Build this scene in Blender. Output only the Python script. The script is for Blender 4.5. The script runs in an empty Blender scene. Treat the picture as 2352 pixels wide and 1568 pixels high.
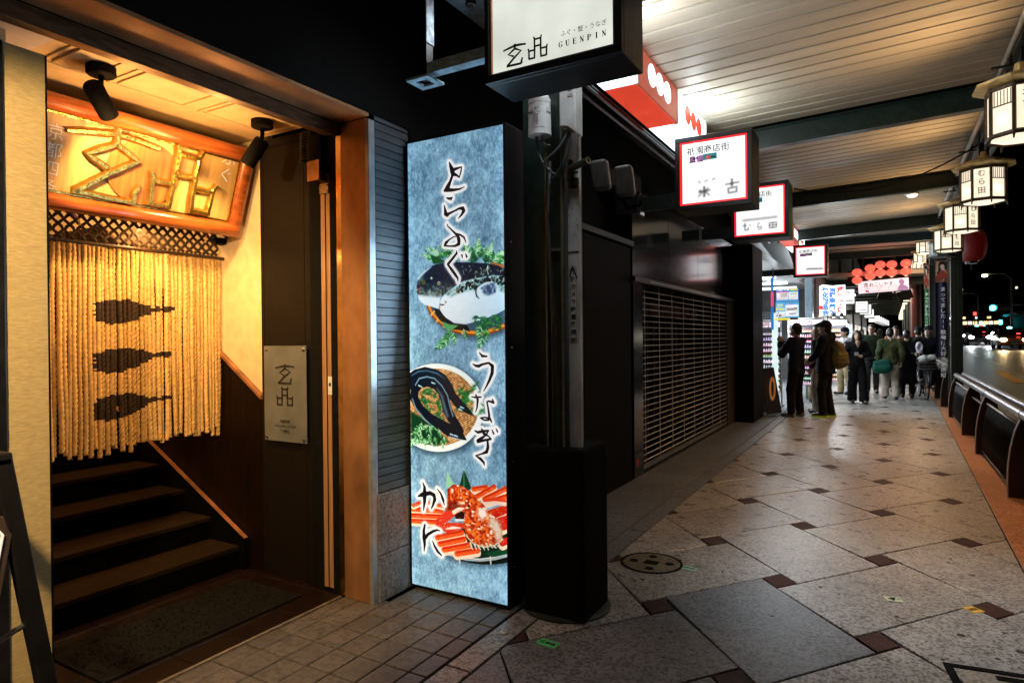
import bpy, math, random
import numpy as np
from mathutils import Vector, Matrix

scene = bpy.context.scene
COL = scene.collection
random.seed(7)
RNG = np.random.default_rng(7)

# ------------------------------------------------------------------ camera
F_PX, PITCH, ROLL, YAW, EYE = 1480.0, 0.0037, -0.010, math.radians(30.25), 1.47
cam_data = bpy.data.cameras.new('camera')
cam = bpy.data.objects.new('camera', cam_data)
COL.objects.link(cam)
scene.camera = cam
cam_data.sensor_width = 36.0
cam_data.lens = F_PX / 2352.0 * 36.0
cam_data.clip_start, cam_data.clip_end = 0.05, 600.0
_c, _s = math.cos(YAW), math.sin(YAW)
_r0, _f0, _u0 = Vector((_c, _s, 0)), Vector((-_s, _c, 0)), Vector((0, 0, 1))
_fw = _f0 * math.cos(PITCH) - _u0 * math.sin(PITCH)
_up = _u0 * math.cos(PITCH) + _f0 * math.sin(PITCH)
_R = _r0 * math.cos(ROLL) + _up * math.sin(ROLL)
_U = _up * math.cos(ROLL) - _r0 * math.sin(ROLL)
cam.matrix_world = Matrix(((_R.x, _U.x, -_fw.x, 0), (_R.y, _U.y, -_fw.y, 0), (_R.z, _U.z, -_fw.z, EYE), (0, 0, 0, 1)))

# ------------------------------------------------------------------ night sky, exposure
world = bpy.data.worlds.new('World')
scene.world = world
world.use_nodes = True
_nt = world.node_tree
_bg = _nt.nodes['Background']
_sky = _nt.nodes.new('ShaderNodeTexSky')
_sky.sky_type = 'NISHITA'
_sky.sun_disc = False
_sky.sun_elevation = math.radians(-4.0)
_sky.sun_rotation = math.radians(200)
_nt.links.new(_sky.outputs[0], _bg.inputs[0])
_bg.inputs[1].default_value = 0.003
scene.view_settings.view_transform = 'Standard'
scene.view_settings.look = 'None'
scene.view_settings.exposure = 0.0
scene.view_settings.gamma = 1.0
scene.render.engine = 'CYCLES'
scene.cycles.max_bounces = 5
scene.cycles.diffuse_bounces = 2
scene.cycles.glossy_bounces = 3
scene.cycles.transmission_bounces = 3
scene.cycles.caustics_reflective = False
scene.cycles.caustics_refractive = False
scene.cycles.sample_clamp_indirect = 4.0
scene.cycles.use_denoising = True


# ------------------------------------------------------------------ helpers
def lamp(name, kind, loc, energy, color, size=0.1, aim=None, spot=None, blend=0.5, size_y=None):
    d = bpy.data.lights.new(name, kind)
    d.energy = energy
    d.color = color
    if kind == 'AREA':
        d.size = size
        if size_y:
            d.shape = 'RECTANGLE'
            d.size_y = size_y
    else:
        d.shadow_soft_size = size
    if kind == 'SPOT':
        d.spot_size = math.radians(spot)
        d.spot_blend = blend
    o = bpy.data.objects.new(name, d)
    o.location = loc
    if aim is not None:
        o.rotation_euler = (Vector(aim) - Vector(loc)).to_track_quat('-Z', 'Y').to_euler()
    COL.objects.link(o)
    return o


_mats = {}


def mat(name, col=(0.5, 0.5, 0.5), rough=0.5, metal=0.0, var=0.12, scale=18.0, bump=0.0, bscale=60.0, emit=None, estr=0.0,
        stretch=(1, 1, 1), spec=0.5, coat=0.0, rand=0.0, rvar=0.0):
    """Principled material, its colour broken up by noise in object space."""
    if name in _mats:
        return _mats[name]
    m = bpy.data.materials.new(name)
    _mats[name] = m
    m.use_nodes = True
    nt = m.node_tree
    p = nt.nodes['Principled BSDF']
    p.inputs['Roughness'].default_value = rough
    p.inputs['Metallic'].default_value = metal
    p.inputs['Specular IOR Level'].default_value = spec
    p.inputs['Coat Weight'].default_value = coat
    tc = nt.nodes.new('ShaderNodeTexCoord')
    mp = nt.nodes.new('ShaderNodeMapping')
    mp.inputs['Scale'].default_value = stretch
    nt.links.new(tc.outputs['Object'], mp.inputs[0])
    nz = nt.nodes.new('ShaderNodeTexNoise')
    nz.inputs['Scale'].default_value = scale
    nz.inputs['Detail'].default_value = 5.0
    nt.links.new(mp.outputs[0], nz.inputs['Vector'])
    rp = nt.nodes.new('ShaderNodeValToRGB')
    lo = [max(0.0, c * (1 - var * 2)) for c in col]
    hi = [min(1.0, c * (1 + var * 2)) for c in col]
    rp.color_ramp.elements[0].position, rp.color_ramp.elements[1].position = 0.3, 0.7
    rp.color_ramp.elements[0].color = (*lo, 1)
    rp.color_ramp.elements[1].color = (*hi, 1)
    nt.links.new(nz.outputs['Fac'], rp.inputs[0])
    out = rp.outputs[0]
    if rand:
        oi = nt.nodes.new('ShaderNodeObjectInfo')
        hs = nt.nodes.new('ShaderNodeHueSaturation')
        mr = nt.nodes.new('ShaderNodeMapRange')
        mr.inputs['To Min'].default_value = 1 - rand
        mr.inputs['To Max'].default_value = 1 + rand
        nt.links.new(oi.outputs['Random'], mr.inputs[0])
        nt.links.new(mr.outputs[0], hs.inputs['Value'])
        nt.links.new(out, hs.inputs['Color'])
        out = hs.outputs[0]
    nt.links.new(out, p.inputs['Base Color'])
    if rvar:
        mr2 = nt.nodes.new('ShaderNodeMapRange')
        mr2.inputs['To Min'].default_value = max(0.02, rough - rvar)
        mr2.inputs['To Max'].default_value = min(1, rough + rvar)
        nt.links.new(nz.outputs['Fac'], mr2.inputs[0])
        nt.links.new(mr2.outputs[0], p.inputs['Roughness'])
    if bump:
        n2 = nt.nodes.new('ShaderNodeTexNoise')
        n2.inputs['Scale'].default_value = bscale
        n2.inputs['Detail'].default_value = 6.0
        nt.links.new(mp.outputs[0], n2.inputs['Vector'])
        b = nt.nodes.new('ShaderNodeBump')
        b.inputs['Strength'].default_value = bump
        b.inputs['Distance'].default_value = 0.01
        nt.links.new(n2.outputs['Fac'], b.inputs['Height'])
        nt.links.new(b.outputs[0], p.inputs['Normal'])
    if emit is not None:
        p.inputs['Emission Color'].default_value = (*emit, 1)
        p.inputs['Emission Strength'].default_value = estr
    return m


def glow(name, emit, estr, base=None, var=0.06, scale=6.0):
    """Back-lit plastic or paper, also own glow put on unlit packs and lettering: the emission itself is slightly uneven."""
    if name in _mats:
        return _mats[name]
    m = mat(name, base or tuple(min(1, c) * 0.6 for c in emit), 0.4, var=0.02)
    nt = m.node_tree
    p = nt.nodes['Principled BSDF']
    nz = nt.nodes.new('ShaderNodeTexNoise')
    nz.inputs['Scale'].default_value = scale
    tc = nt.nodes.new('ShaderNodeTexCoord')
    nt.links.new(tc.outputs['Object'], nz.inputs['Vector'])
    mr = nt.nodes.new('ShaderNodeMapRange')
    mr.inputs['From Min'].default_value = 0.3
    mr.inputs['From Max'].default_value = 0.7
    mr.inputs['To Min'].default_value = estr * (1 - var * 2)
    mr.inputs['To Max'].default_value = estr * (1 + var * 2)
    nt.links.new(nz.outputs['Fac'], mr.inputs[0])
    nt.links.new(mr.outputs[0], p.inputs['Emission Strength'])
    p.inputs['Emission Color'].default_value = (*emit, 1)
    return m


class MB:
    """Collects shapes, then links them as ONE mesh object."""

    def __init__(self):
        self.v, self.f, self.mi = [], [], []

    def face(self, pts, mi=0):
        i = len(self.v)
        self.v.extend(tuple(p) for p in pts)
        self.f.append(tuple(range(i, i + len(pts))))
        self.mi.append(mi)

    def add(self, vs, fs, mi=0):
        i = len(self.v)
        self.v.extend(tuple(p) for p in vs)
        self.f.extend(tuple(a + i for a in f) for f in fs)
        self.mi.extend([mi] * len(fs))

    def box(self, x0, x1, y0, y1, z0, z1, mi=0):
        vs = [(x0, y0, z0), (x1, y0, z0), (x1, y1, z0), (x0, y1, z0), (x0, y0, z1), (x1, y0, z1), (x1, y1, z1), (x0, y1, z1)]
        self.add(vs, [(3, 2, 1, 0), (4, 5, 6, 7), (0, 1, 5, 4), (1, 2, 6, 5), (2, 3, 7, 6), (3, 0, 4, 7)], mi)
        return self

    def obox(self, c, a, b, d, mi=0):
        """box from centre and three half-axis vectors"""
        c, a, b, d = Vector(c), Vector(a), Vector(b), Vector(d)
        vs = [c + a * i + b * j + d * k for k in (-1, 1) for i, j in ((-1, -1), (1, -1), (1, 1), (-1, 1))]
        self.add(vs, [(3, 2, 1, 0), (4, 5, 6, 7), (0, 1, 5, 4), (1, 2, 6, 5), (2, 3, 7, 6), (3, 0, 4, 7)], mi)
        return self

    def prism(self, poly, o, r, u, n, mi=0):
        """2-D outline in the plane (o, r, u), pushed along the vector n"""
        o, r, u, n = Vector(o), Vector(r), Vector(u), Vector(n)
        k = len(poly)
        a = [o + r * p[0] + u * p[1] for p in poly]
        vs = a + [p + n for p in a]
        fs = [tuple(range(k - 1, -1, -1)), tuple(range(k, 2 * k))] + [(i, (i + 1) % k, (i + 1) % k + k, i + k) for i in range(k)]
        self.add(vs, fs, mi)
        return self

    def tube(self, pts, r, n=8, cap=True, mi=0):
        pts = [Vector(p) for p in pts]
        rs = r if isinstance(r, (list, tuple)) else [r] * len(pts)
        vs, fs = [], []
        ref = None
        for i, p in enumerate(pts):
            t = (pts[min(i + 1, len(pts) - 1)] - pts[max(i - 1, 0)]).normalized()
            if ref is None:
                ref = t.orthogonal().normalized()
            a = (ref - t * ref.dot(t)).normalized()
            ref = a
            b = t.cross(a)
            for j in range(n):
                w = 2 * math.pi * j / n
                vs.append(p + (a * math.cos(w) + b * math.sin(w)) * rs[i])
        for i in range(len(pts) - 1):
            for j in range(n):
                k = (j + 1) % n
                fs.append((i * n + j, i * n + k, (i + 1) * n + k, (i + 1) * n + j))
        if cap:
            fs.append(tuple(range(n - 1, -1, -1)))
            fs.append(tuple(range((len(pts) - 1) * n, len(pts) * n)))
        self.add(vs, fs, mi)
        return self

    def lathe(self, prof, n=16, o=(0, 0, 0), ax=(0, 0, 1), mi=0, phase=0.0, cap=True):
        o, ax = Vector(o), Vector(ax).normalized()
        a = Vector((1, 0, 0)) if abs(ax.z) > 0.9 else ax.orthogonal().normalized()
        b = ax.cross(a)
        vs, fs = [], []
        for r, h in prof:
            for j in range(n):
                w = 2 * math.pi * j / n + phase
                vs.append(o + ax * h + (a * math.cos(w) + b * math.sin(w)) * r)
        for i in range(len(prof) - 1):
            for j in range(n):
                k = (j + 1) % n
                fs.append((i * n + j, i * n + k, (i + 1) * n + k, (i + 1) * n + j))
        if cap:
            fs.append(tuple(range(n - 1, -1, -1)))
            fs.append(tuple(range((len(prof) - 1) * n, len(prof) * n)))
        self.add(vs, fs, mi)
        return self

    def ball(self, c, r, nu=12, nv=8, mi=0):
        rx, ry, rz = r if isinstance(r, (list, tuple)) else (r, r, r)
        vs, fs = [], []
        for i in range(nv + 1):
            t = math.pi * i / nv
            for j in range(nu):
                w = 2 * math.pi * j / nu
                vs.append((c[0] + rx * math.sin(t) * math.cos(w), c[1] + ry * math.sin(t) * math.sin(w), c[2] - rz * math.cos(t)))
        for i in range(nv):
            for j in range(nu):
                k = (j + 1) % nu
                fs.append((i * nu + j, i * nu + k, (i + 1) * nu + k, (i + 1) * nu + j))
        self.add(vs, fs, mi)
        return self

    def build(self, name, m, parent=None, smooth=False, bevel=0.0, local=False, seg=2):
        off = Vector((0, 0, 0))
        if parent is not None and not local:
            q = parent
            while q is not None:
                off += q.location
                q = q.parent
        me = bpy.data.meshes.new(name)
        me.from_pydata([(x - off.x, y - off.y, z - off.z) for x, y, z in self.v], [], self.f)
        for mm in (m if isinstance(m, (list, tuple)) else [m]):
            me.materials.append(mm)
        if any(self.mi):
            me.polygons.foreach_set('material_index', self.mi)
        o = bpy.data.objects.new(name, me)
        COL.objects.link(o)
        o.parent = parent
        if smooth:
            me.polygons.foreach_set('use_smooth', [True] * len(me.polygons))
            if smooth == 'auto':
                me.set_sharp_from_angle(angle=math.radians(40))
        if bevel:
            b = o.modifiers.new('bevel', 'BEVEL')
            b.width = bevel
            b.segments = seg
            b.limit_method = 'ANGLE'
            b.angle_limit = math.radians(35)
        me.update()
        return o


def box(name, b, m, parent=None, bevel=0.0, local=False):
    return MB().box(*b).build(name, m, parent, bevel=bevel, local=local)


def tag(o, label=None, cat=None, group=None, kind=None):
    if label:
        o['label'] = label
    if cat:
        o['category'] = cat
    if group:
        o['group'] = group
    if kind:
        o['kind'] = kind
    return o


def thing(name, label, cat, loc=(0, 0, 0), rotz=0.0, group=None):
    o = bpy.data.objects.new(name, None)
    COL.objects.link(o)
    o.location = loc
    o.rotation_euler = (0, 0, rotz)
    o.empty_display_size = 0.2
    return tag(o, label, cat, group)


def copy_tree(o, parent=None):
    c = o.copy()
    COL.objects.link(c)
    c.parent = parent
    for ch in list(o.children):
        copy_tree(ch, c)
    return c


def children_all(o):
    out = []
    for ch in o.children:
        out.append(ch)
        out += children_all(ch)
    return out


# -------- lettering: glyph outlines of the built-in font, cached one by one
_font_curve = bpy.data.curves.new('glyph', 'FONT')
_font_obj = bpy.data.objects.new('glyph', _font_curve)
_glyphs = {}


def glyph(ch, bold=0.0):
    k = (ch, bold)
    if k not in _glyphs:
        _font_curve.body = ch
        _font_curve.offset = bold
        _font_curve.resolution_u = 3
        me = bpy.data.meshes.new_from_object(_font_obj)
        a = np.zeros(len(me.vertices) * 3)
        me.vertices.foreach_get('co', a)
        a = a.reshape(-1, 3)[:, :2]
        fs = [tuple(p.vertices) for p in me.polygons]
        w = (a[:, 0].max() + 0.06) if len(a) else 0.3
        bpy.data.meshes.remove(me)
        _glyphs[k] = (a, fs, w)
    return _glyphs[k]


def text_mb(mb, s, size, o, r, u, bold=0.0, align='C', vertical=False, squeeze=1.0, mi=0, pitch=None, slant=0.0):
    """Flat lettering laid out in the plane (o, r, u). o = middle (or left end) of the line, or top of a vertical column."""
    o, r, u = Vector(o), Vector(r), Vector(u)
    if vertical:
        y = 0.0
        for ch in s:
            st = pitch or size * 1.05
            if ch == ' ':
                y -= st * 0.5
                continue
            a, fs, w = glyph(ch, bold)
            if len(a):
                c = (a.max(0) + a.min(0)) / 2
                mb.add([o + r * ((p[0] - c[0]) * size * squeeze) + u * ((p[1] - 0.36) * size + y - size * 0.5) for p in a], fs, mi)
            y -= st
        return
    ws = [(glyph(ch, bold)[2] if ch != ' ' else 0.35) for ch in s]
    if pitch:
        ws = [pitch / size] * len(s)
    tot = sum(ws) * size * squeeze
    x = -tot / 2 if align == 'C' else 0.0
    for ch, w in zip(s, ws):
        if ch != ' ':
            a, fs, _w = glyph(ch, bold)
            mb.add([o + r * (x + (p[0] + slant * p[1]) * size * squeeze) + u * (p[1] * size) for p in a], fs, mi)
        x += w * size * squeeze


def text(name, s, size, o, r, u, m, parent=None, **kw):
    mb = MB()
    text_mb(mb, s, size, o, r, u, **kw)
    return mb.build(name, m, parent)


def strokes_mb(mb, strokes, o, r, u, w, sx=1.0, sy=1.0, n=None):
    """Ribbons along polylines in unit coordinates; n = thickness vector (None = flat)."""
    o, r, u = Vector(o), Vector(r), Vector(u)
    for st in strokes:
        pts = [Vector((p[0] * sx, p[1] * sy)) for p in st]
        ws = [(p[2] if len(p) > 2 else 1.0) * w for p in st]
        L, R = [], []
        for i, p in enumerate(pts):
            t = pts[min(i + 1, len(pts) - 1)] - pts[max(i - 1, 0)]
            t.normalize()
            nn = Vector((-t.y, t.x))
            L.append(p + nn * ws[i] / 2)
            R.append(p - nn * ws[i] / 2)
        for i in range(len(pts) - 1):
            q = [L[i], R[i], R[i + 1], L[i + 1]]
            if n is None:
                mb.face([o + r * p.x + u * p.y for p in q])
            else:
                mb.prism([(p.x, p.y) for p in q], o, r, u, n)


LOGO_A = [[(.02, .80, .7), (.30, .87), (.52, .91), (.75, .90), (.99, .86, .8)], [(.52, 1.0, 1.1), (.52, .85, .9), (.52, .76)],
          [(.52, .78), (.24, .57), (.47, .44)], [(.52, .78), (.78, .62), (.50, .38), (.18, .06)],
          [(.16, .06), (.80, .04)], [(.80, .03), (.80, .16), (.84, .30, .7)]]
LOGO_B = [[(.31, 1.0, .8), (.35, .88), (.35, .46)], [(.69, 1.0, .8), (.65, .88), (.65, .46)], [(.33, .87), (.67, .87)], [(.33, .56), (.67, .56)],
          [(.03, .52, .8), (.07, .42), (.08, .02)], [(.36, .50), (.34, .02)], [(.06, .40), (.36, .40)], [(.07, .05), (.35, .05)],
          [(.64, .50), (.66, .02)], [(.97, .52, .8), (.93, .42), (.92, .02)], [(.64, .40), (.94, .40)], [(.65, .05), (.93, .05)]]

X, Y, Z = Vector((1, 0, 0)), Vector((0, 1, 0)), Vector((0, 0, 1))

# ------------------------------------------------------------------ shared materials
BLACK = mat('black_paint', (0.008, 0.008, 0.009), 0.45, var=0.2, spec=0.35)
MATTE_BLACK = mat('matte_black', (0.005, 0.005, 0.005), 0.85, var=0.2, spec=0.1)
DARK_STEEL = mat('dark_steel', (0.022, 0.022, 0.025), 0.35, 0.6, var=0.2, rvar=0.1)
GREEN_STEEL = mat('dark_green_steel', (0.012, 0.028, 0.022), 0.4, 0.0, var=0.2, bump=0.05)
STEEL = mat('brushed_steel', (0.45, 0.46, 0.48), 0.3, 1.0, var=0.1, stretch=(1, 1, 14))
CHROME = mat('polished_rail', (0.34, 0.34, 0.36), 0.3, 1.0, var=0.08, rvar=0.06)
GREY_PLASTIC = mat('grey_plastic', (0.62, 0.62, 0.60), 0.5, var=0.10, scale=9, bump=0.03)
INK = mat('ink', (0.01, 0.01, 0.012), 0.6, var=0.1)
WHITE_PAINT = mat('white_print', (0.8, 0.8, 0.78), 0.5, var=0.04)
RUBBER = mat('rubber', (0.008, 0.008, 0.008), 0.85, spec=0.1)
# ================================================================== GROUND
def stone_material(name, col, dark, rough=0.34, rand=0.1, fleck=1.0, scale=1.0):
    """Flamed granite: short dark flecks over a mottled grey ground."""
    m = mat(name, col, rough, spec=0.4 if rough < 0.5 else 0.15, var=0.10, scale=7.0 * scale, rand=rand, rvar=0.10, bump=0.16, bscale=90.0)
    nt = m.node_tree
    p = nt.nodes['Principled BSDF']
    src = p.inputs['Base Color'].links[0].from_socket
    tc = next(n for n in nt.nodes if n.bl_idname == 'ShaderNodeTexCoord')
    warp = nt.nodes.new('ShaderNodeTexNoise')
    warp.inputs['Scale'].default_value = 26.0 * scale
    warp.inputs['Detail'].default_value = 3.0
    geo = nt.nodes.new('ShaderNodeNewGeometry')
    mpn = next(n for n in nt.nodes if n.bl_idname == 'ShaderNodeMapping')
    nt.links.new(geo.outputs['Position'], mpn.inputs[0])
    nt.links.new(geo.outputs['Position'], warp.inputs['Vector'])
    mixv = nt.nodes.new('ShaderNodeMix')
    mixv.data_type = 'RGBA'
    mixv.blend_type = 'ADD'
    mixv.inputs[0].default_value = 0.05
    nt.links.new(geo.outputs['Position'], mixv.inputs[6])
    nt.links.new(warp.outputs['Color'], mixv.inputs[7])
    fl = nt.nodes.new('ShaderNodeTexNoise')
    fl.inputs['Scale'].default_value = 58.0 * scale
    fl.inputs['Detail'].default_value = 4.0
    fl.inputs['Roughness'].default_value = 0.6
    nt.links.new(mixv.outputs[2], fl.inputs['Vector'])
    rp = nt.nodes.new('ShaderNodeValToRGB')
    rp.color_ramp.elements[0].position, rp.color_ramp.elements[1].position = 0.42, 0.53
    rp.color_ramp.elements[0].color = (0, 0, 0, 1)
    rp.color_ramp.elements[1].color = (1, 1, 1, 1)
    nt.links.new(fl.outputs['Fac'], rp.inputs[0])
    mx = nt.nodes.new('ShaderNodeMix')
    mx.data_type = 'RGBA'
    nt.links.new(rp.outputs[0], mx.inputs[0])
    mx.inputs[6].default_value = (*dark, 1)
    nt.links.new(src, mx.inputs[7])
    # broad grime
    gr = nt.nodes.new('ShaderNodeTexNoise')
    gr.inputs['Scale'].default_value = 1.3
    gr.inputs['Detail'].default_value = 4
    nt.links.new(geo.outputs['Position'], gr.inputs['Vector'])
    rg = nt.nodes.new('ShaderNodeMapRange')
    rg.inputs['From Min'].default_value, rg.inputs['From Max'].default_value = 0.35, 0.65
    rg.inputs['To Min'].default_value, rg.inputs['To Max'].default_value = 0.86, 1.04
    nt.links.new(gr.outputs['Fac'], rg.inputs[0])
    mu = nt.nodes.new('ShaderNodeMix')
    mu.data_type = 'RGBA'
    mu.blend_type = 'MULTIPLY'
    mu.inputs[0].default_value = 1.0
    nt.links.new(mx.outputs[2], mu.inputs[6])
    nt.links.new(rg.outputs[0], mu.inputs[7])
    nt.links.new(mu.outputs[2], p.inputs['Base Color'])
    return m


GRANITE = stone_material('pale_granite', (0.40, 0.385, 0.36), (0.12, 0.112, 0.105), 0.30, 0.12)
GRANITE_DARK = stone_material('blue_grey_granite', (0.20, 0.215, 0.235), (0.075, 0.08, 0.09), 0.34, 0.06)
RED_STONE = stone_material('red_brown_stone', (0.062, 0.026, 0.020), (0.03, 0.014, 0.011), 0.6, 0.16)
KERB_STONE = stone_material('brown_kerb_stone', (0.40, 0.19, 0.09), (0.20, 0.09, 0.045), 0.5, 0.06)
TILE = stone_material('entrance_tile', (0.135, 0.122, 0.115), (0.085, 0.075, 0.07), 0.42, 0.10, scale=0.55)
MORTAR = mat('dark_mortar', (0.006, 0.005, 0.005), 0.95, spec=0.0, var=0.25)
ASPHALT = mat('asphalt', (0.017, 0.0175, 0.019), 0.45, var=0.25, scale=40, bump=0.35, bscale=260, rvar=0.1, spec=0.4)
LINE_PAINT = mat('orange_road_paint', (0.95, 0.42, 0.03), 0.6, var=0.12, scale=9, emit=None)
WHITE_LINE = mat('white_road_paint', (0.7, 0.7, 0.68), 0.55, var=0.1)


def rx(y):
    """right edge of the pale paving (the strip narrows slightly towards us)"""
    return min(0.88, 0.644 + 0.0150 * y)


def clip(poly, a, b, c):
    """keep the part of a convex polygon with a*x + b*y <= c"""
    out = []
    for i in range(len(poly)):
        p, q = poly[i], poly[(i + 1) % len(poly)]
        dp, dq = a * p[0] + b * p[1] - c, a * q[0] + b * q[1] - c
        if dp <= 0:
            out.append(p)
        if dp * dq < 0:
            t = dp / (dp - dq)
            out.append((p[0] + (q[0] - p[0]) * t, p[1] + (q[1] - p[1]) * t))
    return out


def shrink(poly, d):
    """inset every edge of a convex polygon by d"""
    area = sum(poly[i][0] * poly[(i + 1) % len(poly)][1] - poly[(i + 1) % len(poly)][0] * poly[i][1] for i in range(len(poly))) / 2
    if area < 0:
        poly = poly[::-1]
    res = poly
    for i in range(len(poly)):
        p, q = poly[i], poly[(i + 1) % len(poly)]
        ex, ey = q[0] - p[0], q[1] - p[1]
        l = math.hypot(ex, ey)
        if l < 1e-6:
            continue
        nx, ny = ey / l, -ex / l          # outward for counter-clockwise
        res = clip(res, nx, ny, nx * p[0] + ny * p[1] - d)
        if len(res) < 3:
            return []
    out = []
    for p in res:
        if not out or math.hypot(p[0] - out[-1][0], p[1] - out[-1][1]) > 1e-4:
            out.append(p)
    return out if len(out) > 2 else []


def slab(name, poly, z0, z1, m, parent, gap=0.006, cham=0.003):
    q = shrink(poly, gap)
    if not q:
        return None
    q2 = shrink(poly, gap + cham)
    cx, cy = sum(p[0] for p in q) / len(q), sum(p[1] for p in q) / len(q)
    mb = MB()
    k = len(q)
    if len(q2) == k:
        vs = [(p[0] - cx, p[1] - cy, z0) for p in q] + [(p[0] - cx, p[1] - cy, z1 - cham) for p in q] + [(p[0] - cx, p[1] - cy, z1) for p in q2]
        fs = [(i, (i + 1) % k, (i + 1) % k + k, i + k) for i in range(k)] + [(i + k, (i + 1) % k + k, (i + 1) % k + 2 * k, i + 2 * k) for i in range(k)]
        fs.append(tuple(range(2 * k, 3 * k)))
        mb.add(vs, fs)
    else:
        mb.prism([(p[0] - cx, p[1] - cy) for p in q], (0, 0, z0), X, Y, (0, 0, z1 - z0))
    o = mb.build(name, m, parent, local=True)
    o.location = (cx, cy, 0)
    return o


# the foundation under the pavement, one step above the road
sidewalk = tag(box('sidewalk', (-4.9, 1.26, -2.0, 70, -0.35, -0.022), MORTAR), kind='structure')
O0, VV, UU = (-0.5754, 4.1537), (0.0, 1.3046), (0.5245, 0.7024)
BL, BT, BR, BB = (-0.1, 0.0), (0.0, 0.128), (0.1, 0.0), (0.0, -0.128)
FAR_END = 34.0


def brick(r, c, o):
    return (O0[0] + r * VV[0] + c * UU[0] + o[0], O0[1] + r * VV[1] + c * UU[1] + o[1])


def pave(poly, name, m):
    poly = clip(poly, -1, 0, 1.60)
    if len(poly) > 2:
        poly = clip(poly, 1, -0.0150, 0.644) if min(p[1] for p in poly) < 15.5 else clip(poly, 1, 0, 0.88)
    if len(poly) > 2:
        poly = clip(poly, 0, -1, -0.3)
    if len(poly) < 3 or min(p[1] for p in poly) > FAR_END:
        return
    slab(name, poly, -0.04, 0.0 + random.uniform(-0.0012, 0.0008), m, sidewalk)


for r in range(-8, 30):
    for c in range(-8, 9):
        b = [brick(r, c, o) for o in (BL, BB, BR, BT)]
        if b[0][1] > FAR_END or b[0][1] < -1 or b[0][0] < -2.0 or b[0][0] > 1.2:
            pass
        else:
            pave(b, 'accent_paver', RED_STONE)
        if c % 2 == 0:
            q = [brick(r, c, BR), brick(r, c + 1, BB), brick(r + 1, c, BL), brick(r + 1, c - 1, BT)]
        else:
            q = [brick(r, c, BL), brick(r, c + 1, BT), brick(r + 1, c, BR), brick(r + 1, c - 1, BB)]
        cx = sum(p[0] for p in q) / 4
        cy = sum(p[1] for p in q) / 4
        if -0.6 < cy < FAR_END + 0.5 and -2.3 < cx < 1.6:
            dark = (r, c) in ((-2, 1), (-1, -1), (-1, 0)) and False
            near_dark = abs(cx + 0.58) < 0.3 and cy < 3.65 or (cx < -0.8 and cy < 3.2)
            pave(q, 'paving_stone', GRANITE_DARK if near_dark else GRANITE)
# beyond the last stone one can tell apart
far_pave = tag(box('far_pavement', (-1.6, 0.88, FAR_END + 0.75, 70, -0.05, -0.003), GRANITE), kind='structure')
box('far_paving_bed', (-1.6, 0.88, FAR_END - 0.9, FAR_END + 0.75, -0.05, -0.010), GRANITE, sidewalk)
# long edge stones on the shop side
y = 0.0
while y < 34:
    L = 1.18
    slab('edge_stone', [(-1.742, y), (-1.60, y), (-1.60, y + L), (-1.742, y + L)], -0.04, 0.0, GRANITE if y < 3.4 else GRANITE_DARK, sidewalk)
    y += L
# brown kerb strip beside the railing
y = -0.5
while y < 40:
    L = 1.5
    slab('kerb_stone', [(rx(y), y), (1.24, y), (1.24, y + L), (rx(y + L), y + L)], -0.04, 0.0, KERB_STONE, sidewalk, gap=0.002)
    y += L
# entrance tiles in front of the restaurant
ENT_X = [-2.715, -2.60, -2.44, -2.29, -2.145, -1.996, -1.848, -1.748]
yy = 0.20
while yy < 3.2:
    for i in range(len(ENT_X) - 1):
        x0, x1 = ENT_X[i], ENT_X[i + 1]
        if x0 < -2.47 and yy > 2.66:
            continue
        slab('entrance_tile', [(x0, yy), (x1, yy), (x1, yy + 0.1845), (x0, yy + 0.1845)], -0.04, random.uniform(-0.001, 0.001), TILE, sidewalk, gap=0.004)
    yy += 0.1845
# pavement in front of the closed shop is plain dark stone
y = 3.3
while y < 34:
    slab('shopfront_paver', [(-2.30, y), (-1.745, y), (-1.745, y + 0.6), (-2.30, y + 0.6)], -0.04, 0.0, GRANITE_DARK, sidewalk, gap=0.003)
    y += 0.6

# ---- the road climbs gently away from us


def road_z(y):
    return -0.14 if y < 22 else -0.14 + 0.0155 * (y - 22)


mb = MB()
ys = [-6, 22, 40, 60, 80, 110, 150, 220, 330]
for a, b in zip(ys, ys[1:]):
    mb.face([(1.24, a, road_z(a)), (26, a, road_z(a)), (26, b, road_z(b)), (1.24, b, road_z(b))])
road = tag(mb.build('road', ASPHALT), kind='structure')
tag(MB().box(26, 31, -6, 330, -0.3, 0.02).build('far_pavement', KERB_STONE), kind='structure')
g = MB()
g.face([(-400, -300, -0.6), (400, -300, -0.6), (400, 600, -0.6), (-400, 600, -0.6)])
tag(g.build('ground', ASPHALT), kind='structure')


def road_mark(name, pts, w, m):
    mb = MB()
    for (x0, y0), (x1, y1) in zip(pts, pts[1:]):
        d = Vector((x1 - x0, y1 - y0)).normalized() * (w / 2)
        n = Vector((-d.y, d.x))
        a = [(x0 - d.x + n.x, y0 - d.y + n.y), (x0 - d.x - n.x, y0 - d.y - n.y), (x1 + d.x - n.x, y1 + d.y - n.y), (x1 + d.x + n.x, y1 + d.y + n.y)]
        mb.face([(p[0], p[1], max(road_z(p[1]), -0.14) + 0.006) for p in a])
    return mb.build(name, m, road)


road_mark('road_marking', [(3.75, 31.0), (5.6, 31.0), (5.2, 24.2), (3.65, 26.0), (3.75, 31.0)], 0.34, LINE_PAINT)
for k in range(6):
    road_mark('lane_line', [(4.4, 36 + k * 9), (4.4, 41 + k * 9)], 0.16, WHITE_LINE)
    road_mark('lane_line', [(7.6, 36 + k * 9), (7.6, 41 + k * 9)], 0.16, WHITE_LINE)

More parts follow.
